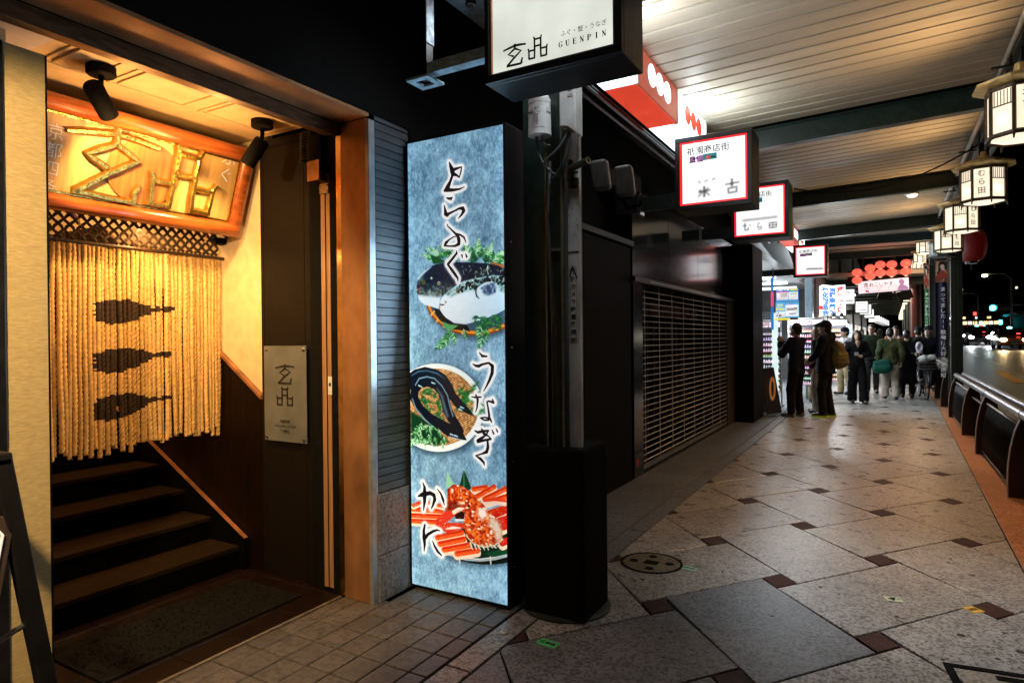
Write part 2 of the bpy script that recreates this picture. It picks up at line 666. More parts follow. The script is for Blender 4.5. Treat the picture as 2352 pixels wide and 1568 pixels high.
# ---- things stuck to, or let into, the pavement
t = thing('manhole_cover', 'round dark metal cover let into the paving near the pillar', 'manhole cover', (-1.344, 4.085, 0.0))
MB().lathe([(0.20, 0.0005), (0.20, 0.004), (0.182, 0.005), (0.182, 0.001)], 40, (0, 0, 0), cap=False).build('rim', MATTE_BLACK, t, local=True)
BRONZE = mat('worn_bronze', (0.17, 0.145, 0.09), 0.45, 0.3, var=0.25, scale=30, bump=0.2)
MB().lathe([(0.0001, 0.003), (0.18, 0.003)], 40, (0, 0, 0), cap=False).build('plate', BRONZE, t, local=True)
for a in (0.2, 1.8, 3.3, 4.9):
    MB().lathe([(0.0001, 0.0042), (0.030, 0.0042)], 10, (0.115 * math.cos(a), 0.115 * math.sin(a), 0), cap=False).build('inlay', MATTE_BLACK, t, local=True)
MB().box(-0.045, 0.045, -0.035, 0.035, 0.003, 0.0045).build('inlay', MATTE_BLACK, t, local=True)
GREEN_STICKER = mat('green_sticker', (0.10, 0.62, 0.22), 0.5, var=0.08)
PALE_STICKER = mat('pale_green_sticker', (0.52, 0.62, 0.42), 0.5, var=0.12)
TEAL_STICKER = mat('mint_sticker', (0.26, 0.55, 0.36), 0.5, var=0.12)
YELLOW_STICKER = mat('yellow_sticker', (0.72, 0.42, 0.05), 0.5, var=0.12)


def sticker(label, x, y, w, h, rot, m, marks):
    t = thing('floor_sticker', label, 'sticker', (x, y, 0.0025), rot, 'guide stickers on the pavement')
    MB().box(-w / 2, w / 2, -h / 2, h / 2, -0.001, 0.0008).build('backing', m, t, local=True)
    mb = MB()
    marks(mb, w, h)
    mb.build('print', INK, t, local=True)


def arrow_marks(mb, w, h):
    text_mb(mb, 'G', h * 0.62, (-w * 0.42, -h * 0.22, 0.0016), X, Y, bold=0.03, align='L')
    z = 0.0016
    for s in (1, -1):
        cx = w * 0.14
        mb.face([(cx + s * w * 0.28, 0, z), (cx + s * w * 0.13, h * 0.28 * s, z), (cx + s * w * 0.13, -h * 0.28 * s, z)])
    mb.face([(0.01 * w, -h * .11, z), (w * 0.27, -h * .11, z), (w * 0.27, h * .11, z), (0.01 * w, h * .11, z)])


def dash_marks(mb, w, h):
    for k in range(5):
        mb.face([(w * (-0.36 + 0.15 * k), -h * 0.16, 0.0016), (w * (-0.26 + 0.15 * k), -h * 0.2, 0.0016), (w * (-0.24 + 0.15 * k), h * 0.16, 0.0016), (w * (-0.35 + 0.15 * k), h * 0.2, 0.0016)])


def plus_marks(mb, w, h):
    z = 0.0016
    mb.face([(-w * .3, -h * .1, z), (w * .08, -h * .1, z), (w * .08, h * .08, z), (-w * .3, h * .08, z)])
    mb.face([(-w * .14, -h * .34, z), (0.0, -h * .34, z), (0.02, h * .34, z), (-w * .1, h * .34, z)])
    mb.face([(w * .26, -h * .1, z), (w * .36, -h * .1, z), (w * .36, h * .1, z), (w * .26, h * .1, z)])


sticker('bright green sticker with a G and a double arrow by the light box', -1.427, 2.763, 0.105, 0.062, -0.12, GREEN_STICKER, arrow_marks)
sticker('small mint sticker beside the round manhole cover', -1.108, 4.10, 0.115, 0.06, -0.15, TEAL_STICKER, dash_marks)
sticker('pale green sticker with black cross mark on the middle stone', 0.016, 4.158, 0.085, 0.07, 0.35, PALE_STICKER, plus_marks)
sticker('torn yellow sticker at the corner of a red brown paver', 0.385, 4.203, 0.07, 0.075, 0.75, YELLOW_STICKER, dash_marks)
t = thing('floor_stud', 'small white round marker stud on the edge stone', 'stud', (-1.669, 2.756, 0))
MB().lathe([(0.021, 0.0), (0.020, 0.005), (0.010, 0.008), (0.0005, 0.008)], 16).build('dome', mat('white_stud', (0.75, 0.72, 0.68), 0.4), t, smooth=True, local=True)
MB().lathe([(0.007, 0.0082), (0.0005, 0.0088)], 10).build('screw', DARK_STEEL, t, local=True)
# inspection cover with a thick black rim, bottom right corner
t = thing('inspection_cover', 'square inspection cover with raised black rim at the pavement corner', 'manhole cover', (0.47, 3.27, 0.0), math.radians(8))
mb = MB()
for x0, x1, y0, y1 in ((-0.24, 0.24, 0.19, 0.225), (-0.24, 0.24, -0.225, -0.19), (-0.24, -0.205, -0.19, 0.19), (0.205, 0.24, -0.19, 0.19)):
    mb.box(x0, x1, y0, y1, 0.0005, 0.006)
mb.build('rim', MATTE_BLACK, t, local=True, bevel=0.003)
MB().box(-0.197, 0.197, -0.182, 0.182, 0.0005, 0.004).build('plate', stone_material('cover_stone', (0.40, 0.36, 0.30), (0.18, 0.15, 0.12)), t, local=True)
MB().box(-0.06, 0.08, 0.125, 0.165, 0.004, 0.0075).build('handle', MATTE_BLACK, t, local=True, bevel=0.003)
# gum spots and damp stains
gum = mat('old_gum', (0.03, 0.028, 0.026), 0.7)
mb = MB()
for x, y, r in ((-1.30, 3.78, 0.016), (0.30, 3.82, 0.02), (0.42, 3.62, 0.012), (0.52, 3.75, 0.018), (-0.25, 4.1, 0.008), (-1.0, 3.2, 0.007), (-0.9, 2.9, 0.007), (0.33, 5.0, 0.012), (0.45, 5.5, 0.01)) + tuple((random.uniform(-1.5, 0.6), random.uniform(2.6, 9.0), random.uniform(0.006, 0.014)) for _ in range(46)):
    mb.lathe([(r, 0.001), (r * 0.7, 0.0025), (0.0003, 0.0028)], 9, (x, y, 0), cap=False)
tag(mb.build('gum_spots', gum), kind='stuff')
# ================================================================== THE RESTAURANT FRONT
COPPER = mat('copper_cladding', (0.36, 0.17, 0.075), 0.5, 0.45, var=0.22, scale=5, stretch=(1, 1, 0.6), rvar=0.10)
BRASS = mat('brass_strip', (0.72, 0.48, 0.22), 0.22, 1.0, var=0.12, rvar=0.06)
BRONZE_RAIL = mat('bronze_rail', (0.20, 0.13, 0.085), 0.42, 0.7, var=0.2, stretch=(4, 0.6, 4))
PLASTER = mat('cream_plaster', (0.72, 0.55, 0.33), 0.85, var=0.05, scale=14, bump=0.12, bscale=160)
WALLPAPER = mat('woven_wallpaper', (0.47, 0.34, 0.15), 0.8, var=0.12, scale=30, stretch=(1, 1.2, 16), bump=0.25, bscale=90)
CEIL_WOOD = mat('pale_ceiling_board', (0.62, 0.44, 0.24), 0.6, var=0.05, scale=10)
CEIL_WHITE = mat('white_ceiling', (0.62, 0.52, 0.46), 0.8, var=0.03)
DARK_PANEL = mat('brown_black_panel', (0.009, 0.0065, 0.005), 0.6, spec=0.12, var=0.12, scale=50)
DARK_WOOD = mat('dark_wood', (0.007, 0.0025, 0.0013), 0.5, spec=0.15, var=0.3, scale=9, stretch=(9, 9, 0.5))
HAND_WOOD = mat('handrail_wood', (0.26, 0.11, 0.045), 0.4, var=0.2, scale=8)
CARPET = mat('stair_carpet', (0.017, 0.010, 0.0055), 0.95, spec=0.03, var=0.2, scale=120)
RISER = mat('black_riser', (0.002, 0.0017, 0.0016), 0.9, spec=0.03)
FLOOR_TILE = mat('maroon_floor_tile', (0.008, 0.003, 0.002), 0.45, spec=0.2, var=0.25, scale=14, rand=0.15)
SLAT = mat('slate_blue_slat', (0.075, 0.088, 0.105), 0.55, var=0.15, scale=6, stretch=(1, 1, 5), rand=0.12)
WALL_BLACK = mat('black_wall', (0.003, 0.003, 0.0035), 0.7, var=0.2, spec=0.12)

rest = thing('restaurant', 'black fronted restaurant with copper framed doorway, lit stairs and grey slats', 'restaurant', (-2.48, 1.9, 0))
R_ = rest
mb = MB()
mb.box(-2.552, -2.475, -3.0, 3.05, 2.735, 7.0)
mb.box(-2.95, -2.553, -3.0, 3.05, 2.815, 7.0)
mb.box(-7.3, -2.951, -3.0, 3.05, 4.75, 7.0)
mb.box(-3.10, -2.93, -3.0, 1.085, 0.0, 2.735)
mb.box(-2.92, -2.52, 2.775, 3.6, 0.0, 2.735)
mb.box(-3.4, -2.515, 3.05, 6.45, 0.0, 7.0)
mb.build('upper_wall', WALL_BLACK, R_)
MB().box(-2.705, -2.479, -3.0, 2.70, 2.712, 2.733).build('door_header', COPPER, R_, bevel=0.003)
MB().box(-2.703, -2.507, 2.702, 2.774, 0.0, 2.711).build('door_jamb', COPPER, R_, bevel=0.003)
MB().box(-2.506, -2.478, 2.694, 2.742, 0.0, 2.70).build('jamb_edge', mat('blue_grey_steel', (0.35, 0.38, 0.41), 0.4, 0.5, var=0.1), R_, bevel=0.002)
mb = MB()
mb.box(-2.762, -2.716, -3.0, 2.70, 2.655, 2.70)
mb.box(-2.712, -2.707, -3.0, 2.70, 2.64, 2.71)
mb.box(-2.835, -2.785, -3.0, 2.72, 2.668, 2.715)
mb.build('door_track', BRONZE_RAIL, R_, bevel=0.002)
MB().box(-2.90, -2.704, -3.0, 2.74, 2.7165, 2.731).build('track_recess', MATTE_BLACK, R_)
MB().box(-2.750, -2.709, 2.712, 2.735, 0.0, 2.66).build('jamb_strip', BRASS, R_, bevel=0.002)
mb = MB()
mb.box(-2.812, -2.752, 2.722, 2.745, 0.0, 2.66)
mb.box(-2.995, -2.893, 2.735, 2.755, 0.0, 2.70)
mb.build('jamb_recess', MATTE_BLACK, R_)
STRIP_WOOD = mat('door_edge_wood', (0.45, 0.24, 0.115), 0.42, 0.2, var=0.18, scale=7, stretch=(14, 14, 0.35))
door = MB().box(-2.891, -2.814, 2.726, 2.752, 0.02, 2.45).build('door_edge', STRIP_WOOD, R_, bevel=0.002)
MB().box(-2.853, -2.848, 2.722, 2.7255, 0.02, 2.34).build('groove', DARK_WOOD, door)
mb = MB()
mb.box(-2.93, -2.83, 2.66, 2.722, 2.40, 2.52)
mb.build('closer_bracket', mat('copper_bracket', (0.28, 0.16, 0.09), 0.35, 0.8), door, bevel=0.004)
mb = MB().box(-2.888, -2.818, 2.716, 2.7255, 2.335, 2.392)
for x in (-2.88, -2.826):
    for z in (2.347, 2.38):
        mb.ball((x, 2.714, z), 0.004, 8, 5)
mb.build('hinge_plate', mat('aged_plate', (0.3, 0.2, 0.12), 0.4, 0.7), door)
mb = MB()
pts = [(-2.955 + 0.016 * math.cos(a * 0.7), 2.66 + 0.016 * math.sin(a * 0.7), 2.53 + a * 0.0019) for a in range(84)]
mb.tube(pts, 0.0055, 6)
mb.lathe([(0.022, 0), (0.022, 0.008)], 12, (-2.955, 2.66, 2.522))
mb.build('closer_spring', DARK_STEEL, door, smooth=True)
st = MB().box(-2.836, -2.806, 2.7175, 2.7205, 1.155, 1.262).build('door_sticker', WHITE_PAINT, door)
MB().box(-2.829, -2.813, 2.7165, 2.7173, 1.205, 1.225).build('print', INK, st)
MB().box(-3.456, -2.995, 2.752, 2.80, 0.0, 2.745).build('side_panel', DARK_PANEL, R_)
mb = MB()
mb.box(-3.062, -3.058, 2.7505, 2.752, 0.0, 2.69)
mb.box(-3.456, -2.995, 2.7505, 2.752, 2.69, 2.694)
mb.box(-3.43, -3.427, 2.7505, 2.752, 0.0, 2.69)
mb.build('panel_joint', MATTE_BLACK, R_)
# stairwell walls
mb = MB()
mb.box(-7.0, -3.456, 2.766, 2.85, 0.0, 4.6)
mb.build('stairwell_wall', PLASTER, R_)
MB().box(-7.0, -3.10, 1.14, 1.24, 0.0, 4.6).build('stairwell_wall', PLASTER, R_)
MB().box(-7.1, -6.9, 1.1, 2.8, 0.0, 4.6).build('stairwell_wall', PLASTER, R_)
MB().box(-3.74, -3.70, 1.24, 2.766, 2.30, 4.6).build('lintel_wall', PLASTER, R_)
MB().box(-7.0, -3.7, 1.1, 2.8, 4.6, 4.7).build('stairwell_ceiling', CEIL_WHITE, R_)
mb = MB()
sl = 0.68
mb.prism([(0, 0), (0, 1.10), (-1.9, 1.10 + 1.9 * sl), (-3.0, 1.10 + 1.9 * sl), (-3.0, 0)], (-3.458, 2.765, 0), X, Z, (0, -0.012, 0))
wains = mb.build('wainscot', DARK_WOOD, R_)
mb = MB()
for k in range(1, 9):
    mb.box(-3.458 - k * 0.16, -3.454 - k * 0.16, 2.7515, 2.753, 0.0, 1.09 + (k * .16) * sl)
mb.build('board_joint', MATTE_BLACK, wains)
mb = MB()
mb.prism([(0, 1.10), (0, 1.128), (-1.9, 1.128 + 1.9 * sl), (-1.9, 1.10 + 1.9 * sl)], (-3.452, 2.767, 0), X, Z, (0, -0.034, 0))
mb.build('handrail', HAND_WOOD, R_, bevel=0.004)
# beige panel to the left of the opening, with its black end
MB().box(-3.10, -2.902, 1.085, 1.300, 0.0, 2.62).build('left_panel_core', MATTE_BLACK, R_)
MB().box(-2.902, -2.898, 1.135, 1.2905, 0.0, 2.62).build('left_panel', WALLPAPER, R_)
MB().box(-2.902, -2.885, 0.7, 1.145, 0.0, 2.62).build('left_frame', DARK_STEEL, R_, bevel=0.004)
# ceiling of the porch: boards with raised mouldings
ceil = MB().box(-3.70, -2.836, 1.385, 2.752, 2.765, 2.80).build('porch_ceiling', CEIL_WOOD, R_)
MB().box(-3.70, -2.836, -1.0, 1.385, 2.752, 2.80).build('porch_ceiling', CEIL_WHITE, R_)
for a, b in ((1.46, 1.69), (1.75, 2.155), (2.235, 2.70)):
    mb = MB()
    x0, x1, w = -3.33, -2.90, 0.017
    for q in ((x0, x0 + w, a, b), (x1 - w, x1, a, b), (x0 + w, x1 - w, a, a + w), (x0 + w, x1 - w, b - w, b)):
        mb.box(*q, 2.757, 2.766)
    mb.box(x0 + 0.035, x1 - 0.035, a + 0.035, b - 0.035, 2.754, 2.766)
    mb.build('ceiling_moulding', CEIL_WOOD, ceil, bevel=0.003)
# floor, mat and stairs
yy = 0.3
fl = MB().box(-3.70, -2.72, -0.5, 2.76, -0.04, -0.022).build('floor_bed', MORTAR, R_)
sillm = MB().box(-2.738, -2.722, -0.5, 2.70, -0.03, 0.003).build('threshold', mat('worn_threshold', (0.35, 0.3, 0.26), 0.4, 0.6, var=0.2), R_)
while yy < 2.7:
    for x0 in (-2.742, -2.905, -3.068, -3.231, -3.394, -3.557):
        slab('floor_tile', [(x0 - 0.163, yy), (x0, yy), (x0, yy + 0.30), (x0 - 0.163, yy + 0.30)], -0.03, -0.001, FLOOR_TILE, fl, gap=0.002).location.z += 0
    yy += 0.30
for ch in fl.children:   # slabs are laid in world space; bring them under their bed
    ch.location.x -= R_.location.x
    ch.location.y -= R_.location.y
st = thing('doormat', 'rough black doormat lying at the foot of the stairs', 'doormat', (-3.18, 2.05, 0))
mb = MB()
mb.box(-3.46, -2.93, 1.50, 2.58, 0.0, 0.010)
mb.build('mat_base', RUBBER, st)
mb = MB()
for i in range(2600):
    x, y = random.uniform(-3.45, -2.94), random.uniform(1.51, 2.57)
    a = random.uniform(0, 6.28)
    l, h = random.uniform(0.008, 0.02), random.uniform(0.012, 0.02)
    dx, dy = math.cos(a) * l, math.sin(a) * l
    mb.face([(x - dy * .2, y + dx * .2, 0.009), (x + dy * .2, y - dx * .2, 0.009), (x + dx, y + dy, h)])
tag(mb.build('mat_bristles', mat('coir', (0.0035, 0.003, 0.003), 0.9, spec=0.03, var=0.4), st), kind='stuff')
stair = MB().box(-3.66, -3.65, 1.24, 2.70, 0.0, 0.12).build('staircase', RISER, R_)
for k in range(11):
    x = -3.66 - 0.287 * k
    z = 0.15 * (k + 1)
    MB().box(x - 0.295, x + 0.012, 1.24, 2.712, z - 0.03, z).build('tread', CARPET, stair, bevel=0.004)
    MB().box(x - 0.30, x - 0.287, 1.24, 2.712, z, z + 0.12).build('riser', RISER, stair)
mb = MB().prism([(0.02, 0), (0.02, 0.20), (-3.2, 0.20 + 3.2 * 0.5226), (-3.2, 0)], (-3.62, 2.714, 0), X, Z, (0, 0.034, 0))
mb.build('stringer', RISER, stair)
MB().prism([(0.02, 0.20), (0.02, 0.204), (-3.2, 0.204 + 3.2 * 0.5226), (-3.2, 0.20 + 3.2 * 0.5226)], (-3.62, 2.712, 0), X, Z, (0, 0.03, 0)).build('stringer_edge', HAND_WOOD, stair)
# slatted wall and stone base beside the doorway
slw = MB().box(-2.55, -2.497, 2.745, 3.10, 0.606, 2.735).build('slat_backing', MATTE_BLACK, R_)
z = 0.612
while z < 2.70:
    MB().box(-2.4975, -2.482 + random.uniform(-0.0015, 0.0015), 2.748, 3.04, z, z + 0.0415).build('slat', SLAT, slw, bevel=0.002, seg=1)
    z += 0.0455
MB().box(-2.4975, -2.486, 2.748, 3.04, 2.71, 2.735).build('slat', SLAT, slw)
STONE_BASE = stone_material('grey_base_stone', (0.27, 0.275, 0.285), (0.15, 0.15, 0.16), 0.5, 0.08)
MB().box(-2.55, -2.468, 2.738, 3.10, 0.262, 0.604).build('base_stone', STONE_BASE, R_, bevel=0.004)
MB().box(-2.55, -2.468, 2.738, 3.10, 0.0, 0.258).build('base_stone', STONE_BASE, R_, bevel=0.004)

# ------------------------------------------------------------------ carved sign over the stairs
s0 = Vector((-3.655, 1.36, 2.150))
S_up = Vector((0.185, 0, 0.535)).normalized()
S_n = Vector((S_up.z, 0, -S_up.x))
SW, SH = 1.365, 0.566
CHERRY = mat('cherry_lacquer', (0.38, 0.095, 0.022), 0.24, var=0.22, scale=6, stretch=(5, 0.7, 5), coat=0.4)
GOLD = mat('gold_leaf', (1.0, 0.62, 0.15), 0.27, 0.97, var=0.12, scale=26, bump=0.5, bscale=34)
PANEL_WOOD = mat('cypress_panel', (0.72, 0.44, 0.17), 0.42, var=0.10, scale=5, stretch=(1, 7, 0.8), bump=0.05)
DISC_WOOD = mat('darker_cypress', (0.40, 0.16, 0.04), 0.42, var=0.14, scale=5, stretch=(1, 9, 0.7), bump=0.08)
sign = thing('carved_sign', 'wide carved wooden sign with gilded characters in a cherry red frame', 'sign', (-3.6, 2.04, 2.15))


def ring(mb, o, r, u, n, w, h, prof, mi=0):
    """rectangular picture-frame moulding: profile = [(inset, height)]"""
    for (a, ha), (b, hb) in zip(prof, prof[1:]):
        A = [o + r * x + u * y + n * ha for x, y in ((a, a), (w - a, a), (w - a, h - a), (a, h - a))]
        B = [o + r * x + u * y + n * hb for x, y in ((b, b), (w - b, b), (w - b, h - b), (b, h - b))]
        for i in range(4):
            j = (i + 1) % 4
            mb.face([A[i], A[j], B[j], B[i]], mi)


mb = MB()
prof = [(0.0, -0.03), (0.0, 0.012)] + [(0.042 - 0.042 * math.cos(a), 0.012 + 0.034 * math.sin(a)) for a in np.linspace(0.25, 2.75, 9)] + [(0.088, 0.006)]
ring(mb, s0, Y, S_up, S_n, SW, SH, prof)
mb.build('frame', CHERRY, sign, smooth='auto')
mb = MB()
ring(mb, s0, Y, S_up, S_n, SW, SH, [(0.088, 0.012), (0.098, 0.012), (0.100, 0.002)])
mb.build('gilt_lip', GOLD, sign)
mb = MB()
mb.prism([(0.03, 0.03), (SW - 0.03, 0.03), (SW - 0.03, SH - 0.03), (0.03, SH - 0.03)], s0 - S_n * 0.03, Y, S_up, S_n * 0.03)
mb.build('panel', PANEL_WOOD, sign)


def sp(y, z):
    """sign-plane coordinates of a point with world Y and world height"""
    return (y - s0.y, (z - s0.z) / S_up.z)


mb = MB()
cy, cz = sp(2.07, 2.412)
prof = [(cy + 0.205 * math.cos(a), cz + 0.178 * math.sin(a)) for a in np.linspace(0, 2 * math.pi, 41)[:-1]]
mb.prism(prof, s0 + S_n * 0.0005, Y, S_up, S_n * 0.007)
mb.build('disc', DISC_WOOD, sign, bevel=0.003)


def gilded(strokes, y0, y1, z0, z1, w):
    a, b = sp(y0, z0), sp(y1, z1)
    mb = MB()
    o = s0 + Y * a[0] + S_up * a[1]
    sx, sy = b[0] - a[0], b[1] - a[1]
    for stq in strokes:
        # resample for a hand-carved wobble
        pts = []
        for p, q in zip(stq, stq[1:]):
            for k in range(4):
                f = k / 4
                wv = (p[2] if len(p) > 2 else 1) * (1 - f) + (q[2] if len(q) > 2 else 1) * f
                pts.append((p[0] + (q[0] - p[0]) * f + random.uniform(-.004, .004), p[1] + (q[1] - p[1]) * f + random.uniform(-.004, .004), wv * random.uniform(0.94, 1.08)))
        pts.append(stq[-1])
        P3 = [o + Y * (p[0] * sx) + S_up * (p[1] * sy) for p in pts]
        vs, fs = [], []
        for i, p in enumerate(P3):
            t = (P3[min(i + 1, len(P3) - 1)] - P3[max(i - 1, 0)]).normalized()
            nn = S_n.cross(t)
            hw = w * (pts[i][2] if len(pts[i]) > 2 else 1) / 2
            for kx, kz in ((-1.05, 0.0), (-0.9, 0.6), (-0.45, 1.0), (0.45, 1.0), (0.9, 0.6), (1.05, 0.0)):
                vs.append(p + nn * (kx * hw) + S_n * (kz * 0.030))
        k = 6
        for i in range(len(P3) - 1):
            for j in range(k - 1):
                fs.append((i * k + j, i * k + j + 1, (i + 1) * k + j + 1, (i + 1) * k + j))
        fs += [tuple(range(k)), tuple(range(len(vs) - 1, len(vs) - 1 - k, -1))]
        mb.add(vs, fs)
    return mb.build('gilded_character', GOLD, sign, smooth='auto')


gilded(LOGO_A, 1.645, 2.125, 2.235, 2.605, 0.039)
gilded(LOGO_B, 2.085, 2.515, 2.245, 2.600, 0.038)
CHALK = glow('white_enamel', (1, 0.95, 0.85), 0.15, base=(0.85, 0.82, 0.75))
o1 = s0 + Y * sp(1.617, 0)[0] + S_up * sp(0, 2.55)[1] + S_n * 0.0025
text('lettering', '京都四条', 0.085, o1, Y, S_up, CHALK, sign, vertical=True, bold=-0.012)
o1 = s0 + Y * sp(2.562, 0)[0] + S_up * sp(0, 2.645)[1] + S_n * 0.0025
text('lettering', 'ふぐ', 0.098, o1, Y, S_up, CHALK, sign, vertical=True)

# ------------------------------------------------------------------ two spotlights


def spotlight(label, base, barrel_top, direction, energy, angle):
    t = thing('spotlight', label, 'spotlight', base, 0, 'spotlights on the porch ceiling')
    b = Vector(base)
    MB().lathe([(0.062, 0.0), (0.062, -0.036), (0.055, -0.042)], 24, b).build('mounting_plate', MATTE_BLACK, t, smooth='auto')
    d = Vector(direction).normalized()
    top = Vector(barrel_top)
    MB().tube([b - Z * 0.04, b - Z * 0.085, top + d * 0.02], 0.012, 10).build('stem', MATTE_BLACK, t, smooth=True)
    MB().lathe([(0.001, -0.002), (0.034, 0.0), (0.043, 0.012), (0.043, 0.172), (0.038, 0.174), (0.036, 0.150)], 28, top, d, cap=False).build('barrel', MATTE_BLACK, t, smooth='auto')
    MB().lathe([(0.0005, 0.150), (0.036, 0.150)], 20, top, d, cap=False).build('lens', glow('warm_lens', (1, 0.72, 0.36), 6.0), t)
    lamp('spotlight_lamp', 'SPOT', top + d * 0.18, energy, (1.0, 0.58, 0.20), 0.03, aim=top + d * 1.0, spot=angle, blend=0.75)
    return t


spotlight('black ceiling spotlight tilted far to the right over the left of the sign', (-3.148, 1.634, 2.752), (-3.135, 1.585, 2.655), (-0.42, 0.62, -0.50), 60, 124)
spotlight('black ceiling spotlight pointing down and left near the dark side panel', (-3.136, 2.517, 2.752), (-3.14, 2.525, 2.645), (-0.42, -0.30, -0.80), 44, 118)
lamp('stairwell_lamp', 'POINT', (-4.9, 2.05, 3.2), 85, (1.0, 0.60, 0.24), 0.12)
lamp('porch_ceiling_fill', 'SPOT', (-3.18, 1.80, 2.36), 16, (1.0, 0.52, 0.17), 0.05, aim=(-3.22, 1.85, 3), spot=150, blend=.6)  # added upward fill standing in for spotlight bounce off the sign; no fitting
lamp('porch_ceiling_fill', 'SPOT', (-3.22, 2.30, 2.36), 14, (1.0, 0.52, 0.17), 0.05, aim=(-3.22, 2.25, 3), spot=150, blend=.6)  # second added ceiling fill, no lamp hangs here
lamp('panel_fill_light', 'SPOT', (-1.70, 0.10, 2.30), 280, (1.0, 0.70, 0.34), 0.05, aim=(-2.9, 1.10, 1.4), spot=82, blend=.35)  # added warm fill for the beige panel; no shop lamp known here
lamp('curtain_light', 'AREA', (-3.715, 2.2, 2.13), 17, (1.0, 0.52, 0.16), 0.03, aim=(-3.83, 2.2, 1.2), size_y=1.0)

# ------------------------------------------------------------------ rope curtain
ROPE = mat('hemp_rope', (0.64, 0.40, 0.15), 0.8, var=0.10, scale=40, rand=0.16)
ROPE_DARK = mat('dyed_rope', (0.022, 0.009, 0.005), 0.85, var=0.3, scale=60)
cur = thing('rope_curtain', 'rope curtain with three dark fish shapes hanging above the stairs', 'curtain', (-3.862, 2.26, 2.03))
XC = -3.862


def fish_dark(y, z, k):
    """three dark leaf shaped fish, tails to the right"""
    for cy, cz, tilt, n in ((2.150, 1.645, 0.02, 0), (2.145, 1.365, 0.03, 1), (2.135, 1.095, 0.04, 2)):
        u = (y - (cy - 0.20))
        if u < 0:
            continue
        L = 0.345
        zz = z - cz - tilt * (u - 0.2)
        if u < L:
            f = u / L
            top = 0.058 * min(1, 0.55 + 1.6 * f) * (1 - 0.8 * (max(0, f - 0.5) / 0.5) ** 1.6)
            bot = -0.085 * min(1, 0.75 + 1.2 * f) * (1 - 0.92 * (max(0, f - 0.35) / 0.65) ** 1.7)
            if bot + 0.02 < zz < top + 0.02:
                return True
        elif u < L + 0.12 and -0.004 < zz - 0.014 < 0.026:
            return True
    return False


n_rope = 51
for k in range(n_rope):
    y = 1.50 + k * (2.735 - 1.50) / (n_rope - 1) + random.uniform(-0.004, 0.004)
    bot = 0.845 + random.uniform(-0.03, 0.035) + (0.03 if k > 30 else 0.0)
    if y < 1.66:
        continue
    if abs(y - 2.122) < 0.012:
        y += 0.010
    top = 2.025
    mb = MB()
    nseg = 150
    nv = 18
    vs, fs, mi = [], [], []
    drift = random.uniform(-0.008, 0.008)
    ph = random.uniform(0, 6)
    xo = random.uniform(-0.006, 0.006)
    rk = random.uniform(0.80, 0.95)
    tp = random.uniform(0.075, 0.092)
    for i in range(nseg + 1):
        z = top + (bot - top) * i / nseg
        f = i / nseg
        tw = z * 2 * math.pi / tp + ph
        cxx, cyy = XC + xo + 0.006 * math.sin(3 * f + ph), y + drift * f * f + 0.003 * math.sin(9 * f + ph)
        for j in range(nv):
            a = 2 * math.pi * j / nv
            fi = ((a - tw + math.pi / 3) % (2 * math.pi / 3)) - math.pi / 3
            rr = rk * (0.0083 * math.cos(fi) + math.sqrt(max(0, 0.0080 ** 2 - (0.0083 * math.sin(fi)) ** 2)))
            vs.append((cxx + rr * math.cos(a), cyy + rr * math.sin(a), z))
    for i in range(nseg):
        z = top + (bot - top) * (i + .5) / nseg
        dk = fish_dark(y + random.uniform(-.006, .006), z + random.uniform(-.005, .005), k)
        for j in range(nv):
            jj = (j + 1) % nv
            fs.append((i * nv + j, i * nv + jj, (i + 1) * nv + jj, (i + 1) * nv + j))
            mi.append(1 if dk else 0)
    fs.append(tuple(range(nseg * nv, (nseg + 1) * nv)))
    mi.append(0)
    mb.v, mb.f, mb.mi = vs, fs, mi
    mb.build('rope', (ROPE, ROPE_DARK), cur, smooth=True)
mb = MB()
mb.tube([(XC + 0.014, 1.40, 2.030), (XC + 0.014, 2.79, 2.026)], 0.011, 10)
for yk in (1.75, 2.0, 2.32, 2.6):
    mb.lathe([(0.0118, -0.004), (0.0135, 0), (0.0118, 0.004)], 10, (XC + 0.014, yk, 2.028), Y)
mb.build('bamboo_rod', mat('smoked_bamboo', (0.04, 0.02, 0.012), 0.4, var=0.2), cur, smooth='auto')
CORD = mat('dark_macrame_cord', (0.05, 0.026, 0.014), 0.85, var=0.3, scale=60)
pz = 0.058
zt, zb = 2.205, 2.042
y = 1.42
while y < 2.72:
    for sgn in (1, -1):
        pts = []
        for i in range(9):
            f = i / 8
            ph = f * (zt - zb) / pz
            tri = abs(((ph + (0 if sgn > 0 else 1)) % 2) - 1)
            pts.append((XC + 0.012 + 0.006 * sgn * math.cos(ph * 3.14), y + (tri - 0.5) * pz, zt + (zb - zt) * f))
        MB().tube(pts, 0.0095, 6).build('macrame_cord', CORD, cur, smooth=True)
    y += pz
MB().box(XC - 0.012, XC + 0.026, 1.30, 2.766, 2.205, 2.240).build('hanging_rail', MATTE_BLACK, cur)
MB().box(XC - 0.02, XC + 0.05, 2.70, 2.765, 2.12, 2.16).build('rail_bracket', MATTE_BLACK, cur)
PURPLE = mat('purple_silk', (0.30, 0.12, 0.48), 0.6, var=0.15, scale=20)
GOLDCORD = mat('gold_cord', (0.75, 0.5, 0.1), 0.6)


